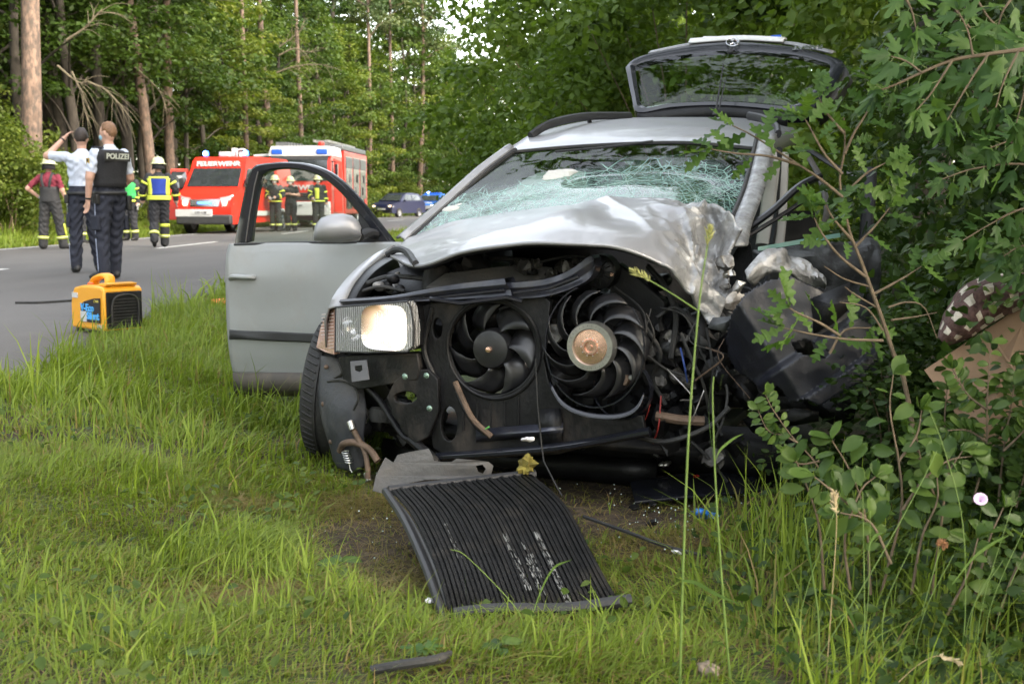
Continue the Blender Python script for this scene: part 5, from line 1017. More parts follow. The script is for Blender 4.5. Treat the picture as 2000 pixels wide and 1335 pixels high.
def person(label, loc, rz, H, mats, pose=None, bulk=0., sleeve=1.0, fingers=True, vox=.011, group=None, legbulk=.0, gloves=None, skinlower=False, name='person'):
    """mats = (top, trousers, boots); returns root plus joints"""
    J = dict(pelvis=(0,0,.96), waist=(0,0,1.10), chest=(0,0,1.30), neck=(0,.015,1.485), head=(0,-.012,1.655))
    for s_, q in (('L', 1), ('R', -1)):
        J.update({'sh' + s_: (.185 * q, .01, 1.425), 'el' + s_: (.245 * q, .03, 1.14), 'wr' + s_: (.255 * q, -.05, .90), 'hip' + s_: (.09 * q, 0, .93), 'kn' + s_: (.105 * q, -.02, .50), 'an' + s_: (.11 * q, .02, .085), 'toe' + s_: (.125 * q, -.16, .035)})
    if pose: J.update(pose)
    J = {k: Vector(v) * (H / 1.80) for k, v in J.items()}; S = H / 1.80
    root = thing(name, loc, label, 'person', group, rz); mb = MB(); segs = []
    def seg(tagname, a, b, ra, rb, draw=True, mid=None, n=14):
        a, b = Vector(a), Vector(b); segs.append((tagname, a, b, ra * S, rb * S))
        if draw:
            P = [a.lerp(b, t) for t in (0, .25, .5, .75, 1)]; rm = [ra + (rb - ra) * t for t in (0, .25, .5, .75, 1)]
            if mid: rm[1] *= mid; rm[2] *= (1 + mid) / 2
            mb.tube(P, [r * S for r in rm], n); mb.ell(a, (ra * S,) * 3, None, 12, 8); mb.ell(b, (rb * S,) * 3, None, 12, 8)
    sp = crom([J['pelvis'] - V(0, 0, .08), J['pelvis'], J['waist'], J['chest'], J['neck'] - V(0, 0, .06), J['neck'] + V(0, 0, .03)], 15); wd = [.13, .165, .172, .17, .166, .160, .155, .155, .162, .172, .182, .186, .17, .13, .08, .055]; dp = [.09, .112, .118, .116, .11, .106, .104, .107, .114, .12, .12, .112, .096, .08, .065, .055]
    xdir = (J['shL'] - J['shR']).normalized(); hx = (J['hipL'] - J['hipR']).normalized(); rws = []
    for i, p in enumerate(sp):
        t = i / 15; xd = (hx * (1 - t) + xdir * t); xd.z *= .6; xd.normalize(); yd = V(0, 0, 1).cross(xd); bk = bulk * (1 if 2 < i < 13 else .4)
        rws.append([p + xd * math.cos(a) * (wd[i] + bk) * S + yd * math.sin(a) * (dp[i] + bk) * S for a in np.linspace(0, 2 * PI, 21)[:-1]])
    mb.grid(rws, cu=True); mb.f.append(list(range(len(mb.v) - 320, len(mb.v) - 300))); mb.mi.append(0); mb.f.append(list(range(len(mb.v) - 20, len(mb.v)))); mb.mi.append(0)
    segs.append(('torso', J['waist'], J['neck'] - V(0, 0, .08 * S), .14 * S, .13 * S)); segs.append(('pelvis', J['pelvis'] - V(0, 0, .05), J['waist'] - V(0, 0, .06), .14 * S, .14 * S))
    seg('neck', J['neck'] - V(0, 0, .02), J['head'] - V(0, 0, .06), .056, .055)
    hd = J['head']; hup = (hd - J['neck']).normalized()
    face = Vector(pose.get('face', (0, -1, 0))) if pose else V(0, -1, 0); face = (face - hup * face.dot(hup)).normalized(); hs = hup.cross(face) * -1
    hr = Matrix((hs, -face, hup)).transposed()
    mb.ell(hd, (.074 * S, .095 * S, .112 * S), hr, 18, 14); mb.ell(hd - hup * .055 * S + face * .028 * S, (.056 * S, .066 * S, .064 * S), hr, 14, 10); segs.append(('head', hd - hup * .03, hd + hup * .03, .09 * S, .09 * S))
    mb.tube([hd + face * .088 * S + hup * .02 * S, hd + face * .112 * S - hup * .022 * S, hd + face * .088 * S - hup * .03 * S], [.010 * S, .016 * S, .012 * S], 8)
    for q in (-1, 1): mb.ell(hd + hs * q * .074 * S - hup * .01 * S + face * -.01 * S, (.012 * S, .022 * S, .032 * S), hr, 10, 8)
    for s_ in 'LR':
        b_ = bulk * .8
        seg('ua' + s_, J['sh' + s_], J['el' + s_], .056 + b_, .044 + b_, mid=1.0); seg('fa' + s_, J['el' + s_], J['wr' + s_], (.043 + b_) if sleeve > 1.3 else .043, (.036 + b_ * .6) if sleeve > 1.3 else .029, mid=1.05)
        d = (J['wr' + s_] - J['el' + s_]).normalized(); wr = J['wr' + s_]; q = 1 if s_ == 'L' else -1
        side = V(0, -1, 0) - d * (V(0, -1, 0)).dot(d)
        side = side.normalized() if side.length > .1 else V(1, 0, 0); pn = d.cross(side).normalized()
        segs.append(('hand' + s_, wr, wr + d * .16 * S, .045 * S, .03 * S)); R_ = Matrix((side, pn, d)).transposed(); mb.ell(wr + d * .048 * S, (.041 * S, .019 * S, .056 * S), R_, 14, 8)
        g_ = .3
        for k in range(4):
            f0 = wr + d * .085 * S + side * (.029 - .0195 * k) * S; L = (.070, .080, .075, .058)[k] * S; f1 = f0 + d * L * .5 - pn * q * L * g_ * .4; f2 = f1 + d * L * .42 - pn * q * L * g_; mb.tube([f0 - d * .03 * S, f0, f1, f2], [.0105 * S, .0105 * S, .0095 * S, .008 * S], 7)
        t0 = wr + d * .03 * S + side * .036 * S; mb.tube([t0 - side * .015 * S, t0 + side * .012 * S + d * .03 * S, t0 + side * .014 * S + d * .062 * S - pn * q * .02 * S], [.013 * S, .012 * S, .0095 * S], 7)
        seg('th' + s_, J['hip' + s_], J['kn' + s_], .092 + legbulk, .066 + legbulk); seg('ca' + s_, J['kn' + s_], J['an' + s_], .064 + legbulk, .048 + legbulk * 1.4, mid=1.05)
        an, toe = J['an' + s_], J['toe' + s_]; fd = (toe - an); fd.z = fd.z * 1.0; heel = an - V(fd.x, fd.y, 0).normalized() * .05 * S - V(0, 0, .035 * S)
        mb.tube([heel, an.lerp(toe, .3) - V(0, 0, .02 * S), an.lerp(toe, .75) - V(0, 0, .006 * S), toe], [.042 * S, .047 * S, .046 * S, .032 * S], 12); mb.ell(heel, (.042 * S,) * 3); mb.ell(toe, (.034 * S, .034 * S, .028 * S)); mb.tube([an, heel.lerp(an.lerp(toe, .3), .5)], [.048 * S, .05 * S], 12); segs.append(('ft' + s_, heel, toe, .045 * S, .04 * S)); segs.append(('ft' + s_, an, heel, .05 * S, .045 * S))
    me = mb.mesh('body', V(0, 0, 0)); o = D.objects.new('tmp', me); COL.objects.link(o)
    md = o.modifiers.new('r', 'REMESH'); md.mode = 'VOXEL'; md.voxel_size = vox; m2 = o.modifiers.new('s', 'SMOOTH'); m2.factor = .5; m2.iterations = 3
    ev = o.evaluated_get(bpy.context.evaluated_depsgraph_get()); nm = D.meshes.new_from_object(ev); D.objects.remove(o)
    nvx = len(nm.vertices); vc = np.zeros(nvx * 3, np.float32); nm.vertices.foreach_get('co', vc); vc = vc.reshape(-1, 3); vn = np.zeros(nvx * 3, np.float32); nm.vertices.foreach_get('normal', vn); vn = vn.reshape(-1, 3)
    hz = vc[:, 2]; am = .0075 * np.clip((J['neck'].z - .04 - hz) / .08, 0, 1) * np.clip((hz - .12) / .1, 0, 1)          # folds of the clothing
    if sleeve < 1.3:
        for q in 'LR': a_ = np.array(J['el' + q]); b_ = np.array(J['wr' + q]); e_ = b_ + (b_ - a_) * .8 - a_; t_ = ((vc - a_) @ e_ / (e_ @ e_)).clip(0, 1); am *= np.clip((np.linalg.norm(vc - a_ - t_[:, None] * e_, axis=1) - .055) / .02, 0, 1)
    sd_ = sum(map(ord, label)) % 97; w_ = np.sin(vc[:, 0] * 31 + 3 * np.sin(vc[:, 2] * 13 + sd_)) * np.sin(vc[:, 2] * 27 + 2.5 * np.sin(vc[:, 1] * 19 + vc[:, 0] * 11 + sd_)) + .6 * np.sin(vc[:, 2] * 58 + 4 * np.sin(vc[:, 0] * 23 + sd_) + vc[:, 1] * 30)
    vc += vn * (am * w_)[:, None]; nm.vertices.foreach_set('co', vc.ravel())
    n = len(nm.polygons); cen = np.zeros(n * 3, np.float32); nm.polygons.foreach_get('center', cen); cen = cen.reshape(-1, 3); best = np.full(n, 1e9); bi = np.zeros(n, int); bt = np.zeros(n)
    for k, (tg_, a, b, ra, rb) in enumerate(segs):
        a_, b_ = np.array(a), np.array(b); ab = b_ - a_; t = ((cen - a_) @ ab / max(1e-9, ab @ ab)).clip(0, 1); dist = np.linalg.norm(cen - (a_ + t[:, None] * ab), axis=1) - (ra + (rb - ra) * t); u = dist < best; best[u] = dist[u]; bi[u] = k; bt[u] = t[u]
    kinds = [s[0] for s in segs]; mi = np.zeros(n, int)
    for k, kd in enumerate(kinds):
        w = bi == k; b2 = kd[:2]
        if kd in ('torso',): mi[w] = 1
        elif kd == 'pelvis': mi[w] = 2
        elif b2 == 'ua': mi[w] = np.where(bt[w] < sleeve, 1, 0)
        elif b2 == 'fa': mi[w] = np.where(bt[w] < (sleeve - 1.0 if sleeve > 1 else 0), 1, 0)
        elif b2 in ('th', 'ca'): mi[w] = 2
        elif b2 == 'ft': mi[w] = 3
        elif b2 == 'ha' and gloves: mi[w] = 4
    nm.name = 'body'; nm.materials.clear()
    for m_ in (skin_m, mats[0], mats[1], mats[2], gloves or skin_m): nm.materials.append(m_)
    nm.polygons.foreach_set('material_index', mi.astype(np.int32)); nm.polygons.foreach_set('use_smooth', np.ones(n, dtype=bool)); nm.update()
    bo = D.objects.new('body', nm); COL.objects.link(bo); bo.parent = root
    ctx = dict(J=J, S=S, root=root, hup=hup, face=face, hs=hs, hr=hr, rws=rws, bulk=bulk, legbulk=legbulk); return ctx
def band(c, a, b, t0, t1, r, mat, name='reflective_band', n=14):
    J, S = c['J'], c['S']; p, q = J[a], J[b]; mb = MB(); mb.tube([p.lerp(q, t0), p.lerp(q, t1)], r * S, n, caps=False); return mb.build(name, mat, c['root'], local=True, solid=.004, soff=1)
def torso_shell(c, i0, i1, grow, mat, name, keep=None, ysign=0):
    mb = MB(); rws = []
    for i in range(i0, i1 + 1):
        r = c['rws'][i]; cen = sum(r, Vector()) / len(r); rws.append([cen + (p - cen) * (1 + grow / max(.05, (p - cen).length)) for p in r])
    if keep is not None: rws = [[r[k % 20] for k in keep] for r in rws]; mb.grid(rws)
    else: mb.grid(rws, cu=True)
    return mb.build(name, mat, c['root'], local=True, solid=.006, soff=1)
def helmet(c, mat=None, flap=True):
    S, J = c['S'], c['J']; o = J['head'] + c['hup'] * .035 * S; mb = MB(); mb.lathe([(.165 * S, -.012), (.16 * S, .0), (.128 * S, .012), (.122 * S, .04), (.112 * S, .085), (.085 * S, .118), (.045 * S, .135), (.001, .140)], o, (c['hup'] - c['face'] * .08), 24)
    h = mb.build('helmet', mat or CL_['helmet'], c['root'], local=True)
    mb = MB(); mb.tube([o + c['face'] * -.02 + c['hup'] * .142 * S + c['face'] * .11 * S - c['hup'] * .05 * S, o + c['hup'] * .148 * S, o - c['face'] * .11 * S + c['hup'] * .09 * S], .012 * S, 6); mb.build('helmet_ridge', mat or CL_['helmet'], h, local=True)
    if flap:
        mb = MB(); mb.grid([[o + (c['hs'] * math.sin(a) - c['face'] * math.cos(a)) * r * S + c['hup'] * z * S for a in np.linspace(-1.9, 1.9, 14)] for r, z in ((.115, .0), (.12, -.06), (.128, -.13))]); mb.build('neck_flap', CL_['blackcloth'], h, local=True, solid=.004)
def hair(c, mat, top=1.0):
    S = c['S']; o = c['J']['head'] + c['hup'] * .018 * S - c['face'] * .012 * S; mb = MB(); mb.ell(o, (.084 * S, .100 * S, .112 * S * top), c['hr'], 20, 14); kv = []
    for i, p in enumerate(mb.v):
        d = (p - o); f = d.dot(c['face']); u = d.dot(c['hup'])
        if u < -.01 * S and f > -.005 * S: mb.v[i] = o + d * .70
        elif u < -.03 * S and f > -.045 * S: mb.v[i] = o + d * .80
        elif u < -.088 * S: mb.v[i] = o + d * .78
        elif f > .05 * S and u < .06 * S: mb.v[i] = o + d * .80
        else: mb.v[i] = p + d * .10 * nz(p, 40, 3)
    mb.build('hair', mat, c['root'], local=True)
def mask(c, mat):
    S = c['S']; o = c['J']['head'] + c['face'] * .052 * S - c['hup'] * .042 * S; mb = MB(); mb.ell(o, (.062 * S, .056 * S, .046 * S), c['hr'], 16, 10); mb.build('face_mask', mat, c['root'], local=True)
def eyes(c):
    S = c['S']
    for q in (-1, 1):
        mb = MB(); mb.ell(c['J']['head'] + c['face'] * .088 * S + c['hs'] * q * .032 * S + c['hup'] * .012 * S, (.013 * S, .008 * S, .007 * S), c['hr'], 8, 6); mb.build('eye', CL_['boot'], c['root'], local=True)
def roadpt(px, Y): x = txy(px, Y); return V(x, Y, rsurf(x, Y) - .004)
POL = (CL_['shirt'], CL_['navy'], CL_['boot'])
def police_kit(c):
    J, S, r = c['J'], c['S'], c['root']; b = torso_shell(c, 4, 4, .0, CL_['boot'], 'x') if False else None
    rw = c['rws']; mb = MB(); rws = []
    for i, g in ((3, .012), (4, .012)):
        q = rw[i]; cen = sum(q, Vector()) / 20; rws.append([cen + (p - cen) * (1 + g / (p - cen).length) for p in q])
    mb.grid(rws, cu=True); belt = mb.build('belt', CL_['boot'], r, local=True, solid=.01, soff=1)
    for k, (dz, s_) in ((1, (-.05, (.05, .05, .11))), (8, (-.09, (.06, .055, .17))), (14, (-.04, (.05, .04, .10))), (17, (-.05, (.045, .05, .10)))):
        p = rw[3][k]; cen = sum(rw[3], Vector()) / 20; d = (p - cen); d.z = 0; d.normalize(); mb = MB(); mb.box(p + d * .035 + V(0, 0, dz), s_); mb.build('belt_pouch', CL_['boot'], belt, local=True, bevel=.01)
    for s_, q in (('L', 1), ('R', -1)):
        for a, b_, r0, r1 in (('hip', 'kn', .098, .072), ('kn', 'an', .070, .056)):
            p0, p1 = J[a + s_], J[b_ + s_]; ax_ = (p1 - p0).normalized(); out = (J['hipL'] - J['hipR']).normalized() * q; out = (out - ax_ * out.dot(ax_)).normalized(); fw = ax_.cross(out)
            mb = MB(); mb.grid([[p0.lerp(p1, t) + out * (r0 + (r1 - r0) * t + c['legbulk'] + .002) * S + fw * w for w in (-.005, .005)] for t in np.linspace(.08, .97, 10)]); mb.build('trouser_piping', CL_['stripe'], r, local=True, solid=.004)
        p0, p1 = J['hip' + s_], J['kn' + s_]; out = (J['hipL'] - J['hipR']).normalized() * q; mb = MB(); mb.box(p0.lerp(p1, .66) + out * (.078 + c['legbulk']) * S, (.045, .15, .17)); mb.build('leg_pocket', CL_['navy'], r, local=True, bevel=.015)
# policeman with the vest, seen from behind his left shoulder
c = person('fair haired policeman in black vest and blue face mask with his arm hanging', roadpt(222, 13.7), R(-128), 1.83, POL, dict(elL=(.27,.02,1.15), wrL=(.27,-.03,.90), elR=(-.26,.0,1.15), wrR=(-.20,-.16,1.0), anL=(.14,.03,.085), toeL=(.19,-.14,.035), knL=(.12,-.01,.5), anR=(-.10,-.12,.085), toeR=(-.14,-.29,.035), knR=(-.10,-.09,.5), face=(.35,-1,0)), bulk=.008, sleeve=.80, vox=.0085, legbulk=.014, group=None)
police_kit(c); hair(c, CL_['fairhair']); mask(c, CL_['bluemask']); eyes(c)
vest = torso_shell(c, 5, 13, .026, CL_['blackcloth'], 'stab_vest')
S = c['S']; bk = sum(c['rws'][11], Vector()) / 20
vf = text_mesh('POLIZEI', .085, .003, bold=.002); mb = MB(); yb = max(p.y for p in c['rws'][11]) + .040; mb.add(*place(vf, V(bk.x, yb, 1.385 * S), V(-1, 0, 0), V(0, .12, 1))); mb.build('lettering', CL_['silverband'], vest, local=True, smooth=False)
mb = MB(); mb.box(V(bk.x, yb - .012, 1.385 * S), (.34, .012, .11)); mb.build('vest_panel', CL_['boot'], vest, local=True, bevel=.004)
mb = MB(); p = c['J']['shL'].lerp(c['J']['elL'], .35); mb.box(p + V(.066, .0, .0), (.008, .06, .075)); bd = mb.build('sleeve_badge', M('badge_gold', (.45, .30, .06), .6), c['root'], local=True, bevel=.003)
mb = MB(); mb.box(p + V(.071, .0, .012), (.004, .03, .03)); mb.build('badge_crest', CL_['boot'], bd, local=True)
mb = MB(); mb.box(c['J']['shL'] + V(-.03, .01, .062), (.13, .06, .02)); mb.build('epaulette', CL_['navy'], c['root'], local=True, bevel=.006)
mb = MB(); d_ = c['J']['wrL'] - c['J']['elL']; mb.tube([c['J']['wrL'] - d_ * .12, c['J']['wrL'] - d_ * .04], .034, 12); mb.build('wristwatch', CL_['boot'], c['root'], local=True)
# policeman shading his eyes, seen from behind
c = person('dark haired policeman in white shirt raising his hand to his forehead', roadpt(170, 15.1), R(-158), 1.84, POL, dict(elL=(.40,-.10,1.44), wrL=(.20,-.20,1.66), elR=(-.25,.02,1.15), wrR=(-.22,-.14,.95), anL=(.12,.05,.085), toeL=(.15,-.12,.035), knL=(.11,.0,.5), anR=(-.16,-.10,.085), toeR=(-.22,-.26,.035), face=(-.15,-1,.05)), bulk=.012, sleeve=.86, vox=.0085, legbulk=.014)
police_kit(c); hair(c, CL_['darkhair'], 1.05); eyes(c)
d_ = c['J']['wrL'] - c['J']['elL']; mb = MB(); mb.tube([c['J']['wrL'] - d_ * .12, c['J']['wrL'] - d_ * .05], .033, 12); mb.build('wristwatch', CL_['boot'], c['root'], local=True)
# firefighters
FIRE = (CL_['fire'], CL_['fire'], CL_['boot'])
def fire_bands(c, top=True, legs=True, y=None):
    y = y or CL_['yellow']
    if legs:
        for s_ in 'LR':
            band(c, 'kn' + s_, 'an' + s_, .58, .72, .066 + c['legbulk'] * 1.2, y); band(c, 'kn' + s_, 'an' + s_, .63, .67, .069 + c['legbulk'] * 1.2, CL_['silverband'])
    if top:
        torso_shell(c, 3, 4, c['bulk'] * .3 + .016, y, 'reflective_band')
        for s_ in 'LR': band(c, 'el' + s_, 'wr' + s_, .35, .52, .050 + c['bulk'], y); band(c, 'sh' + s_, 'el' + s_, .45, .60, .056 + c['bulk'], y)
c = person('firefighter in maroon shirt and dark bib trousers walking away with a hand on his hip', V(txy(104, 23.4), 23.4, rsurf(txy(104, 23.4), 23.4) - .004), R(176), 1.78, (CL_['maroon'], CL_['greyfire'], CL_['boot']), dict(elL=(.40,.10,1.20), wrL=(.24,-.06,1.02), elR=(-.27,.02,1.16), wrR=(-.33,-.05,.93), anL=(.17,.02,.085), toeL=(.22,-.13,.035), knL=(.15,.0,.5), anR=(-.20,-.08,.085), toeR=(-.30,-.18,.035), knR=(-.16,-.06,.5)), bulk=.012, sleeve=.85, legbulk=.03, gloves=CL_['glove'], group=None)
helmet(c); fire_bands(c, False, True)
bib = torso_shell(c, 2, 8, .016, CL_['greyfire'], 'bib')
mb = MB()
for q in (-1, 1):
    mb = MB(); mb.tube(crom([V(q * .06, .135, 1.22), V(q * .09, .14, 1.36), V(q * .10, .07, 1.475), V(q * .09, -.05, 1.46)], 12), .017, 6, flat=1.6); mb.build('brace', CL_['greyfire'], c['root'], local=True)
p0, p1 = c['J']['hipR'], c['J']['anR']; mb = MB(); mb.grid([[p0.lerp(p1, t) + V(-.105, w, 0) for w in (-.03, .03)] for t in np.linspace(.5, .78, 5)]); mb.build('reflective_band', CL_['yellow'], c['root'], local=True, solid=.01)
c = person('firefighter with cream helmet and blue back vest walking towards the fire van', roadpt(316, 24.2), R(196), 1.80, FIRE, dict(elL=(.32,.0,1.18), wrL=(.33,-.12,.95), elR=(-.32,.0,1.18), wrR=(-.33,-.10,.95), anL=(.12,.18,.16), toeL=(.12,.08,.03), knL=(.12,-.02,.50), anR=(-.08,-.12,.085), toeR=(-.09,-.29,.035), knR=(-.09,-.10,.5)), bulk=.038, sleeve=1.95, legbulk=.028, gloves=CL_['glove'])
helmet(c); fire_bands(c)
v_ = torso_shell(c, 5, 12, .018, CL_['blue'], 'back_vest', keep=range(1, 10))
torso_shell(c, 4, 5, .028, CL_['yellow'], 'reflective_band'); torso_shell(c, 6, 6, .028, CL_['yellow'], 'x') if False else None
for k0, k1 in ((1, 3), (7, 9)): torso_shell(c, 5, 11, .026, CL_['yellow'], 'vest_strip', keep=range(k0, k1 + 1))
torso_shell(c, 11, 12, .026, CL_['yellow'], 'vest_strip', keep=range(2, 9))
band(c, 'knR', 'anR', .05, .2, .10, CL_['yellow'])
c = person('firefighter in green vest and white mask facing the road behind the policemen', roadpt(258, 29.3), R(-12), 1.80, FIRE, dict(anL=(.13,.0,.085)), bulk=.034, sleeve=1.95, legbulk=.026, gloves=CL_['glove'])
helmet(c); fire_bands(c); mask(c, CL_['mask']); eyes(c); torso_shell(c, 5, 12, .016, CL_['green'], 'vest')
c = person('firefighter with yellow banded trousers hidden between the maroon shirt and the policeman', V(txy(158, 27.5), 27.5, rsurf(txy(158, 27.5), 27.5) - .004), R(150), 1.76, FIRE, None, bulk=.034, sleeve=1.95, legbulk=.028, gloves=CL_['glove'])
helmet(c); fire_bands(c); torso_shell(c, 5, 12, .016, CL_['green'], 'vest')
c = person('firefighter in white mask with hands together, seen through the door window beside the fire van', roadpt(541, 38.6), R(-14), 1.80, FIRE, dict(elL=(.30,-.02,1.17), wrL=(.10,-.24,1.10), elR=(-.30,-.02,1.17), wrR=(-.08,-.24,1.08)), bulk=.036, sleeve=1.95, legbulk=.028, gloves=CL_['glove'], vox=.014)
helmet(c); fire_bands(c); mask(c, CL_['mask']); eyes(c)
c = person('firefighter with bare crossed arms and white mask in front of the fire engine grille', roadpt(571, 39.4), R(-6), 1.78, (CL_['blackcloth'], CL_['fire'], CL_['boot']), dict(elL=(.29,-.06,1.20), wrL=(.04,-.21,1.22), elR=(-.29,-.06,1.20), wrR=(-.02,-.22,1.25)), bulk=.022, sleeve=.8, legbulk=.028, vox=.014)
helmet(c); fire_bands(c, False); mask(c, CL_['mask']); eyes(c)
c = person('firefighter with yellow banded coat and a white mask standing behind the car mirror', roadpt(624, 39.0), R(22), 1.82, FIRE, dict(elR=(-.30,.02,1.17), wrR=(-.20,-.16,1.05)), bulk=.040, sleeve=1.95, legbulk=.026, gloves=CL_['glove'], vox=.014)
helmet(c); fire_bands(c); mask(c, CL_['mask']); eyes(c)
for k0, k1 in ((13, 14),): torso_shell(c, 5, 11, .016, CL_['yellow'], 'coat_strip', keep=range(k0, k1 + 2))
# ================================================================== vehicles in the distance (each faces -Y before it is turned)
red = M('fire_red', (.62, .028, .014), .4, 0, .06, 4, coat=.4); wht = M('vehicle_white', (.55, .55, .55), .45, 0, .05, 5); dglass = M('dark_glass', (.03, .035, .04), .06, 0, .3, 3, coat=1); dgrey = M('dark_grey_plastic', (.04, .04, .042), .6, 0, .2, 8); rim_m = M('grey_rim', (.28, .28, .29), .4, .6)
beac = Em('blue_beacon', (.05, .18, 1.0), 7.); beac_w = Em('beacon_core', (.45, .65, 1.0), 22.); bluepl = M('blue_lens', (.03, .12, .60), .25, coat=.6); headl = M('headlamp_glass', (.62, .64, .66), .15, .3, .1, coat=1); shut = M('roller_shutter', (.17, .18, .185), .45, .5, .1, 4)
def profile_body(name, prof, wfun, mat, root, nx_=9):
    mb = MB(); n = len(prof)
    rows_ = [[V(-wfun(y, z) + 2 * wfun(y, z) * i / nx_, y, z) for i in range(nx_ + 1)] for y, z in prof]; mb.grid(rows_, cv=True)
    for q in (-1, 1): mb.add([V(q * wfun(y, z), y, z) for y, z in prof], [tuple(range(n))])
    return mb.build(name, mat, root, local=True, bevel=.03, ang=30)
def quad_panel(name, pts, mat, root, t=.01, bevel=.0):
    mb = MB(); P = [V(*p) for p in pts]; nrm = (P[1] - P[0]).cross(P[2] - P[0]).normalized(); mb.prism([p - nrm * t / 2 for p in P], nrm * t); return mb.build(name, mat, root, local=True, smooth=False, bevel=bevel)
def wheel_at(root, x, y, r, w, inner=None):
    mb = MB(); tyre(mb, V(x, y, r), V(1, 0, 0), r, w); o = mb.build('wheel', MT['rubber'], root, local=True); s = 1 if x > 0 else -1
    mb = MB(); mb.lathe([(r * .67, s * w * .45), (r * .62, s * w * .3), (r * .3, s * w * .2), (r * .28, s * w * .42), (.001, s * w * .42)], V(x, y, r), V(1, 0, 0), 24); mb.lathe([(r * .67, -s * w * .4), (.001, -s * w * .2)], V(x, y, r), V(1, 0, 0), 16); mb.build('rim', rim_m, o, local=True); return o
def text_on(s, o, ex, ey, size, mat, root, bold=.006, sx=1., name='lettering', ext=.004):
    mb = MB(); mb.add(*place(text_mesh(s, size, ext, bold=bold, sx=sx), V(*o), V(*ex), V(*ey))); return mb.build(name, mat, root, local=True, smooth=False)
def beacon(root, x, y, z, r=.085, on=True):
    mb = MB(); mb.lathe([(r, 0), (r, .11), (r * .8, .15), (.001, .165)], V(x, y, z), UP, 16); b = mb.build('beacon', beac if on else bluepl, root, local=True)
    if on: mb = MB(); mb.ell(V(x, y - r * .95, z + .07), (r * .62, .03, .06), None, 12, 8); mb.build('beacon_light', beac_w, b, local=True)
    mb = MB(); mb.lathe([(r * 1.1, -.03), (r * 1.1, 0)], V(x, y, z), UP, 16); mb.build('beacon_base', dgrey, b, local=True)
# --- small fire service van
vy = 36.3; vx = txy(403, vy); van = thing('fire_service_van', (vx, vy, rsurf(vx, vy) - .012), 'red fire service van with blue lights on its roof, left of the fire engine', 'van', None, R(-11))
prof = [(.06,.30),(.0,.45),(.0,.74),(.05,.95),(.12,1.12),(.32,1.27),(.60,1.42),(.88,1.80),(1.06,2.04),(1.15,2.26),(1.34,2.39),(1.9,2.42),(4.55,2.42),(4.77,2.30),(4.80,1.2),(4.80,.38)]
def vw(y, z): return (.97 if z < 1.25 else .97 - .085 * ((z - 1.25) / 1.15) ** 1.2) * (1 - .10 * max(0, (.5 - y) / .5) ** 2)
vb = profile_body('body', prof, vw, red, van)
quad_panel('windscreen', [(-.85,.615,1.455),(.85,.615,1.455),(.80,1.035,2.02),(-.80,1.035,2.02)], dglass, van, .03)
for q in (-1, 1):
    quad_panel('side_window', [(q*.972,.80,1.46),(q*.968,1.75,1.46),(q*.925,1.75,2.02),(q*.925,1.18,2.02)], dglass, van, .03)
    quad_panel('side_window', [(q*.968,2.0,1.46),(q*.968,3.3,1.46),(q*.928,3.3,2.0),(q*.928,2.0,2.0)], dglass, van, .03)
    quad_panel('white_stripe', [(q*.981,.9,.55),(q*.981,4.7,.55),(q*.981,4.7,.70),(q*.981,.9,.70)], wht, van, .012)
    for y in (.92, 3.85):
        mb = MB(); arc = [V(q * .978, y + .43 * math.cos(a), .34 + .43 * math.sin(a)) for a in np.linspace(-.1, PI + .1, 20)]; arc2 = [V(q * .982, y + .36 * math.cos(a), .34 + .36 * math.sin(a)) for a in np.linspace(-.1, PI + .1, 20)]; mb.grid([arc, arc2]); mb.build('wheel_arch', wht, van, local=True, solid=.02)
        mb = MB(); arc = [V(q * .979, y + .36 * math.cos(a), .34 + .36 * math.sin(a)) for a in np.linspace(0, 2 * PI, 24)]; mb.add(arc, [tuple(range(24))]); mb.build('wheel_well', MT['blackgloss'], van, local=True, solid=.012)
        wheel_at(van, q * .90, y, .345, .22)
    mb = MB(); mb.box((q * 1.12, .86, 1.56), (.20, .13, .34)); mb.build('mirror', dgrey, van, local=True, bevel=.04)
    mb = MB(); mb.prism([(q*.50,.055,1.10),(q*.80,.10,1.16),(q*.88,.18,1.20),(q*.885,.16,.92),(q*.84,.06,.80),(q*.58,.015,.80)], V(0, .06, 0)); hlv = mb.build('headlight', headl, van, local=True, smooth=False)
    mb = MB(); mb.ell((q * .66, .02, .95), (.08, .04, .10)); mb.build('lamp', Em('warm_lamp', (1, .85, .6), 1.6), hlv, local=True)
mb = MB(); mb.prism([(-.46,-.004,.84),(.46,-.004,.84),(.50,.055,1.06),(-.50,.055,1.06)], V(0, .03, 0)); gr_ = mb.build('grille', MT['chrome'], van, local=True, smooth=False)
for z in (.90, .96, 1.02): mb = MB(); mb.box((0, .012 + (z - .84) * .26, z), (.9, .03, .02)); mb.build('grille_bar', wht, gr_, local=True)
quad_panel('grille_light', [(-.22,-.022,.92),(.22,-.022,.92),(.22,-.010,.98),(-.22,-.010,.98)], Em('grille_blue', (.1, .3, 1), 2.5), van, .01)
mb = MB(); mb.box((0, -.005, .44), (1.80, .22, .30)); mb.build('bumper', dgrey, van, local=True, bevel=.05)
mb = MB(); mb.box((-.30, -.10, .64), (1.20, .05, .22)); mb.build('bumper_panel', wht, van, local=True, bevel=.01)
quad_panel('number_plate', [(-.36,-.135,.60),(.24,-.135,.60),(.24,-.135,.70),(-.36,-.135,.70)], wht, van, .01); text_on('S FD 5100', (-.06,-.142,.65), (1,0,0), (0,0,1), .09, MT['blackgloss'], van, .001)
nrm = V(0, -.16, .20); text_on('FEUERWEHR', (0, 1.085, 2.155), (1, 0, 0), (0, .09, .22), .215, wht, van, .006, 1.2, ext=.03)
text_on('FEUERWEHR', (.915, 2.9, 2.14), (0, 1, 0), (-.06, 0, 1), .11, wht, van, .002)
for x in (-.66, .70): beacon(van, x, 1.6, 2.44)
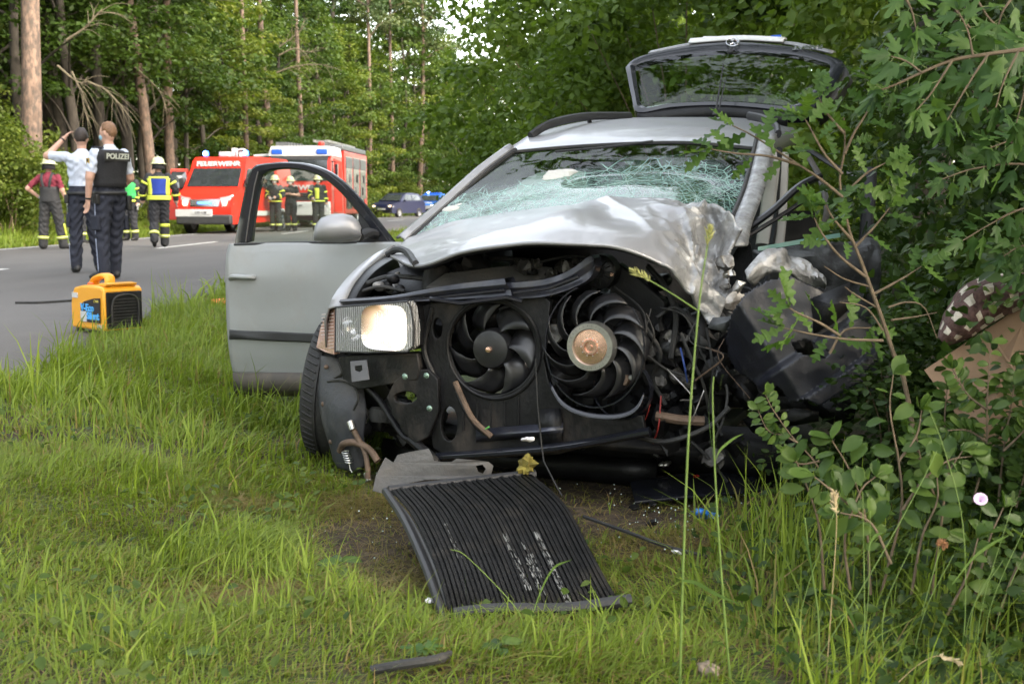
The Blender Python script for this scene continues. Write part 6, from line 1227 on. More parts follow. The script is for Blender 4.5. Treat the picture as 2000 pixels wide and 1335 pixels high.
mb = MB(); mb.box((-.16, 2.0, 2.50), (.36, .3, .16)); mb.build('roof_speaker', wht, van, local=True, bevel=.03)
mb = MB(); mb.box((.10, 2.1, 2.56), (.16, .2, .28)); mb.build('roof_lamp', wht, van, local=True, bevel=.03)
mb = MB(); mb.tube(crom([V(.22, 2.0, 2.42), V(.24, 2.0, 2.62), V(.5, 2.0, 2.64), V(.58, 2.0, 2.42)], 12), .03, 8); mb.box((.40, 2.0, 2.5), (.16, .12, .16)); mb.build('roof_bracket', wht, van, local=True)
mb = MB(); mb.prism([(-1.0,1.1,.42),(-1.62,.82,.42),(-1.62,.82,1.40),(-1.52,.9,2.02),(-1.12,1.2,2.02),(-1.0,1.1,1.40)], V(.02, .06, 0)); dr = mb.build('open_door', red, van, local=True, smooth=False, bevel=.01)
quad_panel('door_window', [(-1.05,1.09,1.42),(-1.57,.84,1.42),(-1.49,.89,1.94),(-1.15,1.15,1.94)], dglass, dr, .03)
# --- fire engine
ty_ = 45.; tx = txy(588, ty_); trk = thing('fire_engine', (tx, ty_, rsurf(tx, ty_) - .012), 'large red and white fire engine with open roller shutters and a roof ladder', 'fire engine', None, R(-3.5))
prof = [(.05,.45),(.0,.6),(.0,1.25),(.04,1.75),(.16,2.62),(.34,2.78),(2.3,2.78),(2.3,.45)]
profile_body('cab', prof, lambda y, z: 1.23 if z < 1.8 else 1.23 - .05 * (z - 1.8), red, trk)
mb = MB(); mb.prism([(-1.22,.10,2.70),(1.22,.10,2.70),(1.14,.30,3.08),(-1.14,.30,3.08)], V(0, 2.0, 0)); mb.build('roof_cap', wht, trk, local=True, smooth=False, bevel=.03)
quad_panel('windscreen', [(-1.10,.032,1.76),(1.10,.032,1.76),(1.06,.145,2.58),(-1.06,.145,2.58)], dglass, trk, .04)
quad_panel('sun_visor', [(-1.10,.12,2.56),(1.10,.12,2.56),(1.10,.14,2.70),(-1.10,.14,2.70)], dgrey, trk, .05)
text_on('FEUERWEHR', (0, -.012, 1.50), (1, 0, 0), (0, .02, 1), .27, wht, trk, .008, 1.2)
mb = MB(); mb.box((0, -.01, 1.17), (1.5, .06, .30)); gp = mb.build('grille', dgrey, trk, local=True, bevel=.02)
for z in (1.09, 1.17, 1.25): mb = MB(); mb.box((0, -.045, z), (1.4, .02, .03)); mb.build('grille_bar', MT['blackgloss'], gp, local=True)
text_on('MAN', (0, -.06, 1.22), (1, 0, 0), (0, 0, 1), .12, MT['chrome'], trk, .003)
mb = MB(); mb.box((0, -.06, .72), (2.40, .24, .52)); mb.build('bumper', wht, trk, local=True, bevel=.04)
quad_panel('number_plate', [(-.30,-.19,.78),(.22,-.19,.78),(.22,-.19,.89),(-.30,-.19,.89)], wht, trk, .02); text_on('S FD 2433', (-.04,-.203,.835), (1,0,0), (0,0,1), .085, MT['blackgloss'], trk, .001)
mb = MB(); mb.box((0, -.04, .36), (2.2, .2, .2)); mb.build('under_bumper', MT['blackgloss'], trk, local=True)
for q in (-1, 1):
    mb = MB(); mb.box((q * .92, -.185, .72), (.34, .03, .22)); h_ = mb.build('headlight', headl, trk, local=True, bevel=.02)
    mb = MB(); mb.box((q * .86, .16, 2.86), (.42, .14, .20)); mb.build('blue_light', bluepl, trk, local=True, bevel=.03)
    quad_panel('side_window', [(q*1.235,.35,1.72),(q*1.235,1.25,1.72),(q*1.20,1.25,2.50),(q*1.20,.42,2.50)], dglass, trk, .03)
    mb = MB(); mb.box((q * 1.42, .1, 2.1), (.10, .16, .60)); mb.tube([V(q * 1.2, .2, 2.5), V(q * 1.42, .1, 2.45)], .02, 6); mb.tube([V(q * 1.2, .2, 1.75), V(q * 1.42, .1, 1.78)], .02, 6); mb.build('mirror', MT['blackgloss'], trk, local=True)
    for y in (1.2, 5.2): wheel_at(trk, q * 1.05, y, .50, .34)
mb = MB(); mb.prism([(-1.24,2.45,.5),(1.24,2.45,.5),(1.24,2.45,3.0),(-1.24,2.45,3.0)], V(0, 4.9, 0)); mb.build('body', red, trk, local=True, smooth=False, bevel=.03)
for k in range(3):
    y0 = 2.75 + k * 1.5; mb = MB(); mb.box((1.245, y0 + .6, 1.75), (.02, 1.25, 2.1)); lk = mb.build('equipment_bay', MT['blackgloss'], trk, local=True)
    mb = MB(); mb.box((1.25, y0 + .6, 2.55), (.05, 1.28, .42)); mb.build('roller_shutter', shut, lk, local=True, bevel=.01)
    for j in range(4):
        mb = MB(); mb.box((1.25, y0 + .25 + .25 * j, .95 + .5 * (j % 3)), (.06, .2, .34)); mb.build('stowed_tool', (dgrey, red, shut, MT['rubber'])[(j + k) % 4], lk, local=True, bevel=.02)
mb = MB(); mb.box((0, 4.8, 3.12), (2.44, 4.9, .2)); mb.build('roof_rail', shut, trk, local=True, bevel=.03)
lad = None
for x in (-.25, .25):
    mb = MB(); mb.box((x + .5, 4.3, 3.34), (.06, 5.6, .09)); mb.build('ladder_rail', MT['alu'], trk, local=True)
for k in range(14): mb = MB(); mb.tube([V(.25, 1.6 + .4 * k, 3.34), V(.75, 1.6 + .4 * k, 3.34)], .02, 6); mb.build('ladder_rung', MT['alu'], trk, local=True)
for k in range(6):
    mb = MB(); mb.box((-.75 + .04 * k, .55 + .3 * k, 3.16), (.5, .06, .16)); mb.build('roof_rack', shut, trk, local=True)
mb = MB(); mb.lathe([(.12, 0), (.12, .12), (.05, .16), (.001, .16)], V(.75, .5, 3.10), UP, 14); mb.build('roof_lamp', red, trk, local=True)
mb = MB(); mb.tube([V(-1.9, .7, 2.72), V(-.9, .7, 2.78)], .06, 8); mb.build('light_mast', wht, trk, local=True)
mb = MB(); mb.prism([(-1.26,.30,.6),(-1.95,.10,.6),(-1.95,.10,2.5),(-1.26,.30,2.6)], V(.02, .06, 0)); od = mb.build('open_door', red, trk, local=True, smooth=False)
quad_panel('door_window', [(-1.34,.27,1.72),(-1.86,.12,1.72),(-1.86,.12,2.4),(-1.34,.27,2.45)], dglass, od, .10)
mb = MB(); mb.prism([(1.26,.30,.6),(1.42,.9,.6),(1.42,.9,2.5),(1.26,.30,2.6)], V(.04, 0, 0)); mb.build('open_door', red, trk, local=True, smooth=False)
# --- passenger cars
def far_car(name, loc, rz, label, paint, police=False, tall=1.52):
    root = thing(name, loc, label, 'car', None, rz); k = tall / 1.5
    low = [(.05,.26),(.0,.42),(.0,.62),(.10,.80),(.55,.90),(1.05,.97),(1.15,1.0),(3.7,1.0),(3.95,.9),(4.0,.5),(3.9,.26)]
    profile_body('body', [(y, z * k) for y, z in low], lambda y, z: .84 * (1 - .10 * max(0, (.4 - y) / .4) ** 2) * (1 - .06 * max(0, (z - .7))), paint, root)
    up = [(.98,.985),(1.55,1.36),(1.9,1.47),(2.6,1.5),(3.4,1.44),(3.92,.985)]
    profile_body('roof', [(y, z * k) for y, z in up], lambda y, z: .80 - .30 * max(0, z / k - .99), paint, root)
    quad_panel('windscreen', [(-.70,1.015,1.02*k),(.70,1.015,1.02*k),(.60,1.545,1.375*k),(-.60,1.545,1.375*k)], dglass, root, .03)
    for q in (-1, 1):
        quad_panel('side_window', [(q*.795,1.35,1.03*k),(q*.795,2.35,1.03*k),(q*.69,2.35,1.38*k),(q*.69,1.72,1.38*k)], dglass, root, .03); quad_panel('side_window', [(q*.795,2.45,1.03*k),(q*.795,3.5,1.03*k),(q*.69,3.3,1.36*k),(q*.69,2.45,1.38*k)], dglass, root, .03)
        for y in (.78, 3.2): wheel_at(root, q * .76, y, .30, .19)
        mb = MB(); mb.prism([(q*.42,.0,.72*k),(q*.74,.06,.76*k),(q*.78,.16,.80*k),(q*.78,.10,.62*k),(q*.50,.0,.60*k)], V(0, .05, 0)); h_ = mb.build('headlight', headl, root, local=True, smooth=False)
        mb = MB(); mb.ell((q * .60, -.01, .68 * k), (.09, .03, .06)); mb.build('lamp', Em('car_lamp', (1, .72, .42) if not police else (1, .97, .9), 2.2 if not police else 5.), h_, local=True)
        mb = MB(); mb.box((q * .92, 1.3, 1.02 * k), (.17, .1, .12)); mb.build('mirror', paint, root, local=True, bevel=.03)
    mb = MB(); mb.box((0, -.01, .40 * k), (1.45, .08, .16)); mb.build('grille', MT['blackgloss'], root, local=True, bevel=.02)
    mb = MB(); mb.box((0, -.03, .50 * k), (.52, .03, .11)); mb.build('number_plate', wht, root, local=True); return root
mbl = M('dark_blue_paint', (.010, .012, .045), .4, .1, .05, coat=.4); pbl = M('police_blue', (.03, .14, .50), .3, .1, .05, coat=1); psil = M('police_silver', (.50, .52, .55), .3, .4, .04, coat=.8)
far_car('parked_car', (txy(747, 74), 74, rsurf(txy(747, 74), 74) - .01), R(-26), 'dark blue small car with orange lit headlights farther along the road', mbl, tall=1.56)
pc_ = far_car('police_car', (txy(828, 80), 80, rsurf(txy(828, 80), 80) - .01), R(-16), 'silver and blue police car with blue light on, half behind the wrecked car', pbl, True)
beacon(pc_, -.35, 2.0, 1.50, .10); mb = MB(); mb.box((0, 2.0, 1.53), (1.2, .25, .10)); mb.build('light_bar', bluepl, pc_, local=True, bevel=.02)
mb = MB(); mb.box((0, -.03, .60), (1.5, .03, .22)); mb.build('bumper_panel', psil, pc_, local=True); text_on('POLIZEI', (0, .40, .905), (1, 0, 0), (0, .9, .16), .2, wht, pc_, .004, 1.3, ext=.012)
# ================================================================== things lying about
# --- generator
gy = 8.15; gx = txy(206, gy); gen = thing('power_generator', (gx, gy, rsurf(min(gx, float(xr(gy)) - .1), gy) - .01), 'orange yellow portable generator with black vent face at the road edge', 'generator', None, R(-40))
yel = M('generator_orange', (.80, .36, .02), .42, 0, .05, 5, coat=.25, dirt=(.5, .26, .05), dscale=7, dlo=.62, dhi=1.)
W_, Dp, Hh = .215, .15, .325
sec = []                                                       # body: side outline swept across, corners pulled in
outl = [(-.205,.035),(-.215,.08),(-.213,.20),(-.195,.27),(-.165,.315),(-.06,.335),(.10,.335),(.19,.330),(.215,.31),(.215,.05),(.205,.030)]
mb = MB(); rows_ = []
for y, s_ in ((-Dp, .94), (-Dp * .93, .985), (-Dp * .4, 1.), (Dp * .4, 1.), (Dp * .93, .985), (Dp, .94)): rows_.append([V(x * s_, y, .185 + (z - .185) * s_) for x, z in outl])
mb.grid(rows_, cu=True); b0_ = len(mb.v); n_ = len(outl); mb.f.append(list(range(n_))); mb.mi.append(0); mb.f.append(list(range(b0_ - n_, b0_))); mb.mi.append(0)
gb = mb.build('housing', yel, gen, local=True, bevel=.008)
mb = MB(); mb.tube(crom([V(-.17, 0, .30), V(-.13, 0, .36), V(-.05, 0, .388), V(.04, 0, .388), V(.055, 0, .33)], 20), .021, 10, flat=1.9, up=(0, 1, 0)); mb.build('carry_handle', yel, gen, local=True)
mb = MB(); mb.prism([(.03,-.10,.335),(.20,-.13,.332),(.22,-.13,.350),(.10,-.10,.352)], V(0, .24, 0)); mb.build('top_ridge', yel, gen, local=True, smooth=False, bevel=.006)
mb = MB(); mb.ell((-.075, -.07, .338), (.03, .02, .012)); mb.build('choke_knob', M('orange_knob', (.75, .12, .02), .4), gen, local=True)
mb = MB(); mb.prism([(.212,-.135,.045),(.212,.135,.045),(.212,.135,.295),(.212,-.135,.295)], V(.016, 0, 0)); vp = mb.build('vent_panel', MT['black'], gen, local=True, smooth=False, bevel=.012)
mb = MB()
ar = crom([V(.232, -.10, .07), V(.234, -.10, .20), V(.234, -.06, .265), V(.234, .05, .27), V(.232, .10, .22), V(.232, .10, .07)], 24); mb.tube(ar, .008, 6); mb.build('vent_rim', MT['rubber'], vp, local=True)
for k in range(9): mb = MB(); mb.box((.231, .0, .075 + .021 * k), (.006, .18, .006)); mb.build('vent_slat', MT['rubber'], vp, local=True)
mb = MB(); mb.prism([(-.075,-.1525,.085),(.175,-.1525,.085),(.178,-.1525,.255),(.10,-.1525,.25),(-.02,-.1525,.225),(-.068,-.1525,.20)], V(0, -.006, 0)); lb_ = mb.build('label_panel', MT['blackgloss'], gen, local=True, smooth=False)
lblue = M('label_blue', (.08, .40, .85), .4)
for s_, x, z, sz in (('V-Eco', .02, .182, .068), ('Silent', .088, .128, .068)):
    mb = MB(); mb.add(*place(text_mesh(s_, sz, .002, bold=.0022), V(x, -.1605, z), V(1, 0, 0), V(0, 0, 1))); mb.build('lettering', lblue, lb_, local=True, smooth=False)
mb = MB(); mb.box((-.03, -.160, .122), (.075, .004, .07)); mb.build('sticker', wht, lb_, local=True)
mb = MB(); mb.lathe([(.010, -.003), (.010, .003)], V(.115, -.160, .232), V(0, 1, 0), 12); mb.box((.145, -.160, .232), (.03, .003, .014)); mb.build('small_logo', M('label_yellow', (.5, .42, .08), .5), lb_, local=True)
for x, z, sx, sz in ((-.145, .262, .07, .035), (.15, .062, .05, .022)):
    mb = MB(); mb.box((x, -.1525, z), (sx, .006, sz)); mb.build('sticker', wht, gen, local=True)
for x in (-.16, .16):
    for y in (-.11, .11): mb = MB(); mb.lathe([(.024, 0), (.026, .02), (.022, .045)], V(x, y, .0), UP, 12); mb.build('foot', MT['rubber'], gen, local=True)
mb = MB(); mb.tube([V(-.20, -.05, .10), V(-.27, -.06, .10)], .026, 12); mb.tube([V(-.27, -.06, .10), V(-.285, -.06, .10)], .03, 12); mb.build('power_plug', MT['rubber'], gen, local=True)
def ground_obj(name, mb, mat, label, cat, smooth=True, **k): o = mb.build(name, mat, None, smooth=smooth, **k); return tag(o, label, cat)
mb = MB(); P = [gr(30, 595, .222), gr(80, 594, .222), gr(150, 589, .222)]; mb.tube(crom([V(p.x, p.y, rsurf(p.x, p.y) + .008) for p in P], 20), .010, 6); ground_obj('power_cable', mb, MT['rubber'], 'thin black cable lying on the asphalt left of the generator', 'cable')
# --- rescue tool in the grass
rt0 = gr(412, 602, .16); tool = thing('rescue_strut', rt0, 'grey and orange rescue strut lying in the grass behind the open door', 'tool')
mb = MB(); a_, b_ = gr(375, 601, .17), gr(520, 592, .20); mb.tube([a_, a_.lerp(b_, .5), b_], .016, 8); mb.tube([a_ + V(0, .12, 0), b_ + V(0, .12, 0)], .016, 8); mb.build('rails', MT['alu'], tool)['kind'] = 'stuff'
for t0, t1, m_ in ((.28, .55, M('tool_orange', (.80, .20, .04), .4)), (.28, .55, M('tool_yellow', (.80, .50, .03), .4))):
    mb = MB(); dz = .045 if m_.name == 'tool_orange' else .0; mb.tube([a_.lerp(b_, t0) + V(0, -.04, dz), a_.lerp(b_, t1 + .3) + V(0, -.04, dz)], .026, 8); mb.build('grip', m_, tool)
# --- radiator pulled out in front
rad = thing('car_radiator', gr(1000, 1190, 0), 'black finned car radiator bent over on the ground before the wreck', 'radiator')
Lr = [(764, 957, .172), (803, 1003, .172), (842, 1080, .125), (866, 1150, .065), (880, 1208, .004)]; Rr = [(1040, 926, .192), (1106, 985, .178), (1155, 1075, .118), (1190, 1140, .070), (1216, 1184, .024)]
Le = crom([gr(*p) for p in Lr], 20); Re = crom([gr(*p) for p in Rr], 20); NT = 34
fin_m = M('radiator_fin', (.009, .009, .0095), .45, .2, .5, 25, bump=.7, bscale=260, spec=.25, dirt=(.045, .038, .03), dscale=9, dlo=.52, dhi=.85); tube_m = M('radiator_tube', (.05, .05, .05), .35, .5, .3, 20)
for k in range(NT):
    mb = MB(); t0, t1 = (k + .0) / NT, (k + .66) / NT; rA = [l.lerp(r, t0) for l, r in zip(Le, Re)]; rB = [l.lerp(r, t1) for l, r in zip(Le, Re)]
    nn = []
    for i in range(21): tg2 = (rA[min(20, i + 1)] - rA[max(0, i - 1)]).normalized(); w_ = (Re[i] - Le[i]).normalized(); q = w_.cross(tg2); q = q if q.z > 0 else -q; nn.append(q * (.003 + .002 * (k % 3) + .0012 * nz((k, i * .1, 0), 1.7)))
    mb.grid([rA, [a + n for a, n in zip(rA, nn)], [b + n for b, n in zip(rB, nn)], rB]); mb.build('fin_row', fin_m, rad, ang=30, solid=.012, soff=-1)
    if k < NT - 1:
        mb = MB(); t2 = (k + 1) / NT; rC = [l.lerp(r, t1) - V(0, 0, .007) for l, r in zip(Le, Re)]; rD = [l.lerp(r, t2) - V(0, 0, .007) for l, r in zip(Le, Re)]; mb.grid([rC, rD]); mb.build('tube', tube_m, rad)
top = [l for l in (Le[0].lerp(Re[0], t) for t in np.linspace(-.02, 1.02, 20))]; mb = MB(); mb.tube([p + V(0, .012, -.004) for p in top], .018, 8); mb.build('header_tank', MT['trim'], rad)
bt = [Le[-1].lerp(Re[-1], t) + V(0, 0, .012 + .006 * math.sin(t * 7)) for t in np.linspace(.02, 1.05, 20)]; mb = MB(); mb.tube(bt, .017, 8); mb.build('lower_tank', MT['trim'], rad)
mb = MB(); mb.tube([l - (r - l).normalized() * .018 - V(0, 0, .03 * math.sin(PI * i / 20)) for i, (l, r) in enumerate(zip(Le, Re))] + [gr(890, 1252, .0)], .013, 8); mb.build('side_plate', MT['trim'], rad)
mb = MB(); mb.grid([[l - V(0, 0, .012) for l in Le], [l - V(0, 0, .045 + .03 * math.sin(PI * i / 20)) for i, l in enumerate(Le)]]); mb.build('torn_side', MT['greyplastic'], rad, solid=.003)
# scratches worn bright into the fins
rs = random.Random(4); sc_m = M('bare_metal', (.32, .31, .29), .45, .6, .3, 60)
for (t0, i0, i1, n_) in ((.50, 8, 16, 60), (.60, 9, 14, 30), (.70, 8, 20, 150), (.57, 11, 17, 50), (.16, 6, 11, 12)):
    mb = MB()
    for j in range(n_):
        i = rs.uniform(i0, i1); k0 = int(i); f = i - k0; k1 = min(20, k0 + 1); t = t0 + rs.uniform(-.018, .018); p = Le[k0].lerp(Re[k0], t).lerp(Le[k1].lerp(Re[k1], t), f); q = Le[k0].lerp(Re[k0], t).lerp(Le[k1].lerp(Re[k1], t), min(1, f + rs.uniform(.25, .9)))
        mb.tube([p + V(0, -.003, .0072), q + V(0, -.003, .0072)], rs.uniform(.0003, .0009), 4)
    mb.build('scratches', sc_m, rad)['kind'] = 'stuff'
# --- torn splash guard
Yg = 3.93; pts = [(725,962),(730,932),(747,896),(764,906),(772,890),(800,882),(835,875),(843,890),(846,899),(862,901),(882,900),(893,893),(930,895),(956,898),(966,906),(961,926),(900,931),(832,936),(775,948),(750,967)]
sg0 = at(845, 930, Yg); vs2 = []
loops = [[((x - 845) / F * Yg, (930 - y) / F * Yg) for x, y in pts], [((x - 845) / F * Yg, (930 - y) / F * Yg) for x, y in ((930,905),(945,903),(952,912),(946,922),(936,918))]]
vf = curve_mesh(loops, .002, .0008); mb = MB(); mb.add(*place(vf, sg0, V(1, -.12, 0), V(0, .28, 1)))
for i, p in enumerate(mb.v): mb.v[i] = p + V(0, 1, 0) * .02 * nz(p, 9, 4)
o = mb.build('splash_guard', MT['greyplastic'], None); tag(o, 'torn grey plastic splash guard between wheel and radiator', 'car part')
# --- big wheel arch liner pushed into the bushes
LPOLY = [(1418,660),(1428,615),(1455,575),(1500,548),(1545,540),(1600,565),(1655,610),(1712,640),(1722,700),(1690,725),(1695,742),(1652,760),(1600,792),(1572,778),(1545,786),(1518,752),(1490,764),(1462,740),(1440,722),(1424,700)]; LHOLE = [(1545,672),(1572,664),(1600,672),(1622,688),(1610,700),(1580,694),(1558,690)]
def liner_u(x, y):
    s_ = ((x - 1540) * .75 - (y - 665) * .5) / 150; q = ((x - 1540) * .5 + (y - 665) * .75) / 120; a = abs(s_ + .25) * .17 + max(0, abs(s_ - .1) - .5) * .12; f = .05 * max(0, min(1, (q - .2) / .10)) + .035 * max(0, min(1, (q - .8) / .05)); return .16 + a + .05 * max(0, q) - f + .006 * nz((x * .03, y * .03, 0), 1)
mb = MB(); gx_, gy_ = 96, 80; mb.grid([[K(1412 + 316 * i / gx_, 532 + 268 * j / gy_, liner_u(1412 + 316 * i / gx_, 532 + 268 * j / gy_)) for i in range(gx_ + 1)] for j in range(gy_ + 1)])
kf = []
for f in mb.f:
    c_ = sum((mb.v[q] for q in f), Vector()) / 4; x, y = to_px(c_); jx, jy = 2.5 * nz((x * .022, y * .022, 1), 1), 2.5 * nz((x * .022, y * .022, 7), 1)
    if in_poly(x + jx, y + jy, LPOLY) and not in_poly(x + jx * .6, y + jy * .6, LHOLE): kf.append(f)
mb.f = kf; mb.mi = [0] * len(kf)
o = mb.build('wheel_arch_liner', M('navy_liner', (.013, .014, .020), .34, 0, .35, 7, bump=.2, bscale=40, dirt=(.035, .035, .035), dscale=9, dlo=.52, dhi=.9), None, solid=.005); tag(o, 'large dark plastic wheel arch liner torn off against the bushes', 'car part')
# --- cardboard and blanket
cbp = [(1805, 722), (2010, 588), (2040, 850), (1900, 880), (1862, 800)]; Yc = (3.55, 3.5, 3.3, 3.3, 3.45)
mb = MB(); q = [at(*p, y) for p, y in zip(cbp, Yc)]; nrm = (q[1] - q[0]).cross(q[3] - q[0]).normalized(); mb.prism(q, nrm * .012)
card = M('cardboard', (.26, .165, .10), .85, 0, .10, 5, bump=.2, bscale=12, dirt=(.17, .11, .065), dscale=3, dlo=.55, dhi=.8); o = mb.build('cardboard_panel', card, None, smooth=False); tag(o, 'brown cardboard panel tilted up in the bushes at the right edge', 'cardboard')
for (x0, y0, x1, y1) in ((1868, 790, 2020, 705), (1925, 642, 1985, 730)):
    mb = MB(); a_, b_ = plane_hit(x0, y0, q[0], nrm), plane_hit(x1, y1, q[0], nrm); s_ = -1 if nrm.y > 0 else 1; off = V(0, -1, 0) * .013; mb.tube([a_ + off * .3, b_ + off * .3], .0035, 5); mb.build('crease', card, o)
def blanket_mat():
    m, n, l, b = _new('checked_blanket'); tc = n.new('ShaderNodeTexCoord'); mp = n.new('ShaderNodeMapping'); mp.inputs['Rotation'].default_value = (0, R(35), R(25)); l.new(tc.outputs['UV'], mp.inputs[0])
    sp = n.new('ShaderNodeSeparateXYZ'); l.new(tc.outputs['UV'], sp.inputs[0]); hs = []
    for ax_, sc in (('X', 9), ('Y', 7)):
        mm = n.new('ShaderNodeMath'); mm.operation = 'MULTIPLY'; mm.inputs[1].default_value = sc; l.new(sp.outputs[ax_], mm.inputs[0]); fr = n.new('ShaderNodeMath'); fr.operation = 'FRACT'; l.new(mm.outputs[0], fr.inputs[0]); gt = n.new('ShaderNodeMath'); gt.operation = 'GREATER_THAN'; gt.inputs[1].default_value = .5; l.new(fr.outputs[0], gt.inputs[0]); hs.append(gt)
    ad = n.new('ShaderNodeMath'); ad.operation = 'MULTIPLY'; l.new(hs[0].outputs[0], ad.inputs[0]); l.new(hs[1].outputs[0], ad.inputs[1])
    nn = n.new('ShaderNodeTexNoise'); nn.inputs['Scale'].default_value = 90; nn.inputs['Detail'].default_value = 5; l.new(tc.outputs['Object'], nn.inputs[0]); r = n.new('ShaderNodeMapRange'); r.inputs[1].default_value = .35; r.inputs[2].default_value = .65; l.new(nn.outputs[0], r.inputs[0])
    m1 = n.new('ShaderNodeMix'); m1.data_type = 'RGBA'; m1.inputs[6].default_value = (.06, .030, .026, 1); m1.inputs[7].default_value = (.12, .065, .055, 1); l.new(r.outputs[0], m1.inputs[0]); m2 = n.new('ShaderNodeMix'); m2.data_type = 'RGBA'; m2.inputs[6].default_value = (.42, .37, .29, 1); m2.inputs[7].default_value = (.55, .50, .42, 1); l.new(r.outputs[0], m2.inputs[0])
    m3 = n.new('ShaderNodeMix'); m3.data_type = 'RGBA'; l.new(ad.outputs[0], m3.inputs[0]); l.new(m1.outputs[2], m3.inputs[6]); l.new(m2.outputs[2], m3.inputs[7]); l.new(m3.outputs[2], b.inputs['Base Color']); b.inputs['Roughness'].default_value = .95
    bp = n.new('ShaderNodeBump'); bp.inputs['Strength'].default_value = .8; bp.inputs['Distance'].default_value = .006; l.new(nn.outputs[0], bp.inputs['Height']); l.new(bp.outputs[0], b.inputs['Normal']); return m
bl = net([[at(1838,655,3.62), at(1850,610,3.66), at(1885,560,3.7), at(1940,536,3.72), at(2015,530,3.7)], [at(1836,660,3.52), at(1858,622,3.50), at(1895,580,3.50), at(1950,555,3.5), at(2020,550,3.48)], [at(1846,668,3.5), at(1880,640,3.46), at(1910,615,3.46), at(1960,590,3.45), at(2020,575,3.44)], [at(1865,668,3.58), at(1895,655,3.53), at(1925,635,3.5), at(1970,610,3.48), at(2025,592,3.46)]], 40, 24)
for i, r in enumerate(bl):
    for j, p in enumerate(r): r[j] = p + V(0, -1, .4) * (.022 * nz(p, 13, 1) + .01 * nz(p, 30, 2) - .012 * abs(math.sin(j * .45 + i * .1)))
mb = MB(); mb.grid(bl); o = mb.build('checked_blanket', blanket_mat(), None, solid=.012); tag(o, 'brown and cream checked blanket slumped on the cardboard edge', 'blanket')
uv = o.data.uv_layers.new(name='uv'); nrow, ncol = len(bl), len(bl[0])
for lp in o.data.loops:
    i, j = divmod(lp.vertex_index, ncol); uv.data[lp.index].uv = (j / (ncol - 1) * .62, i / (nrow - 1) * .5 + j / ncol * .1)
# --- litter and scraps
def scrap(name, px, py, s, mat, label, cat, seed, flat=.35, z=.03):
    c_ = gr(px, py, z); mb = MB(); mb.ell(c_, (s, s * .7, s * flat), Matrix.Rotation(seed, 3, 'Z') @ Matrix.Rotation(.4, 3, 'X'), 14, 9)
    for i_, q in enumerate(mb.v): mb.v[i_] = q + (q - c_) * (.7 * nz(q, 60, seed) + .5 * nz(q, 140, seed))
    return tag(mb.build(name, mat, None, ang=25), label, cat)
paper = M('white_paper', (.70, .68, .70), .7, 0, .05, 20); redpl = M('red_plastic', (.45, .015, .02), .2, 0, .1, coat=.7); bluep = M('blue_film', (.02, .17, .55), .35, 0, .15, 20)
scrap('paper_scrap', 841, 1172, .014, paper, 'crumpled white scrap in the grass left of the radiator', 'scrap', 1.)
scrap('paper_scrap', 1322, 1078, .016, paper, 'white scrap in the grass right of the radiator by a black wire', 'scrap', 2.2)
scrap('paper_scrap', 1032, 858, .020, paper, 'white splinter on the lower crossmember of the wreck', 'scrap', 3.1, z=.30)
scrap('red_fragment', 1412, 845, .020, redpl, 'red lamp fragment in the dark under the crushed corner', 'fragment', 1.4, .8, .18)
scrap('red_fragment', 1360, 932, .022, redpl, 'flat red lamp fragment low beneath the wreck', 'fragment', 2.4, .4, .05)
scrap('blue_film', 1378, 1003, .045, bluep, 'crumpled blue plastic film in the grass under the wreck', 'plastic film', 2.9, .35)
scrap('moss_clump', 1028, 910, .035, M('moss', (.20, .16, .03), .95, 0, .4, 40), 'tuft of yellow moss on the top edge of the radiator', 'moss', 1.9, .9, .22)
scrap('metal_fragment', 1300, 905, .026, MT['alu'], 'grey metal splinter under the engine', 'fragment', 4., .4, .10)
scrap('stone', 1385, 1308, .030, M('stone', (.26, .20, .15), .9, 0, .2, 20), 'pale flat stone in the grass at the bottom of the picture', 'stone', 5., .5, .02)
for k, (px, py, s) in enumerate(((1452, 950, .02), (1275, 1020, .022), (1275, 985, .016), (1395, 1060, .018), (1240, 990, .02), (1460, 905, .03))):
    o = scrap('plastic_shard', px, py, s, MT['black'], ('black plastic shard at the foot of the right bushes', 'black plastic shard by the loose black wire', 'small black shard under the front of the wreck', 'black plastic lump right of the white scrap', 'glossy black shard near the radiator corner', 'dark shard under the crushed corner of the car')[k], 'shard', 3. + k, .4)
mb = MB(); mb.tube(crom([gr(725, 1308, .03), gr(790, 1296, .045), gr(850, 1287, .05), gr(880, 1276, .05)], 16), [.012] * 14 + [.009] * 3, 8); ground_obj('black_hose', mb, MT['rubber'], 'short black hose in the grass below the radiator', 'hose')
mb = MB(); mb.tube(crom([gr(1140, 1008, .06), gr(1235, 1042, .05), gr(1300, 1066, .04), gr(1382, 1087, .03)], 20), .0065, 6); ground_obj('black_wire', mb, MT['rubber'], 'loose black wire in the grass right of the radiator', 'wire')
mb = MB(); pl_ = [gr(1240, 985, .02), gr(1330, 975, .03), gr(1490, 962, .03), gr(1480, 925, .05), gr(1330, 930, .05), gr(1230, 945, .04)]; mb.prism(pl_, V(0, 0, .012)); ground_obj('undertray', mb, MT['blackgloss'], 'glossy black undertray lying beneath the right side of the wreck', 'car part', smooth=False, bevel=.004)

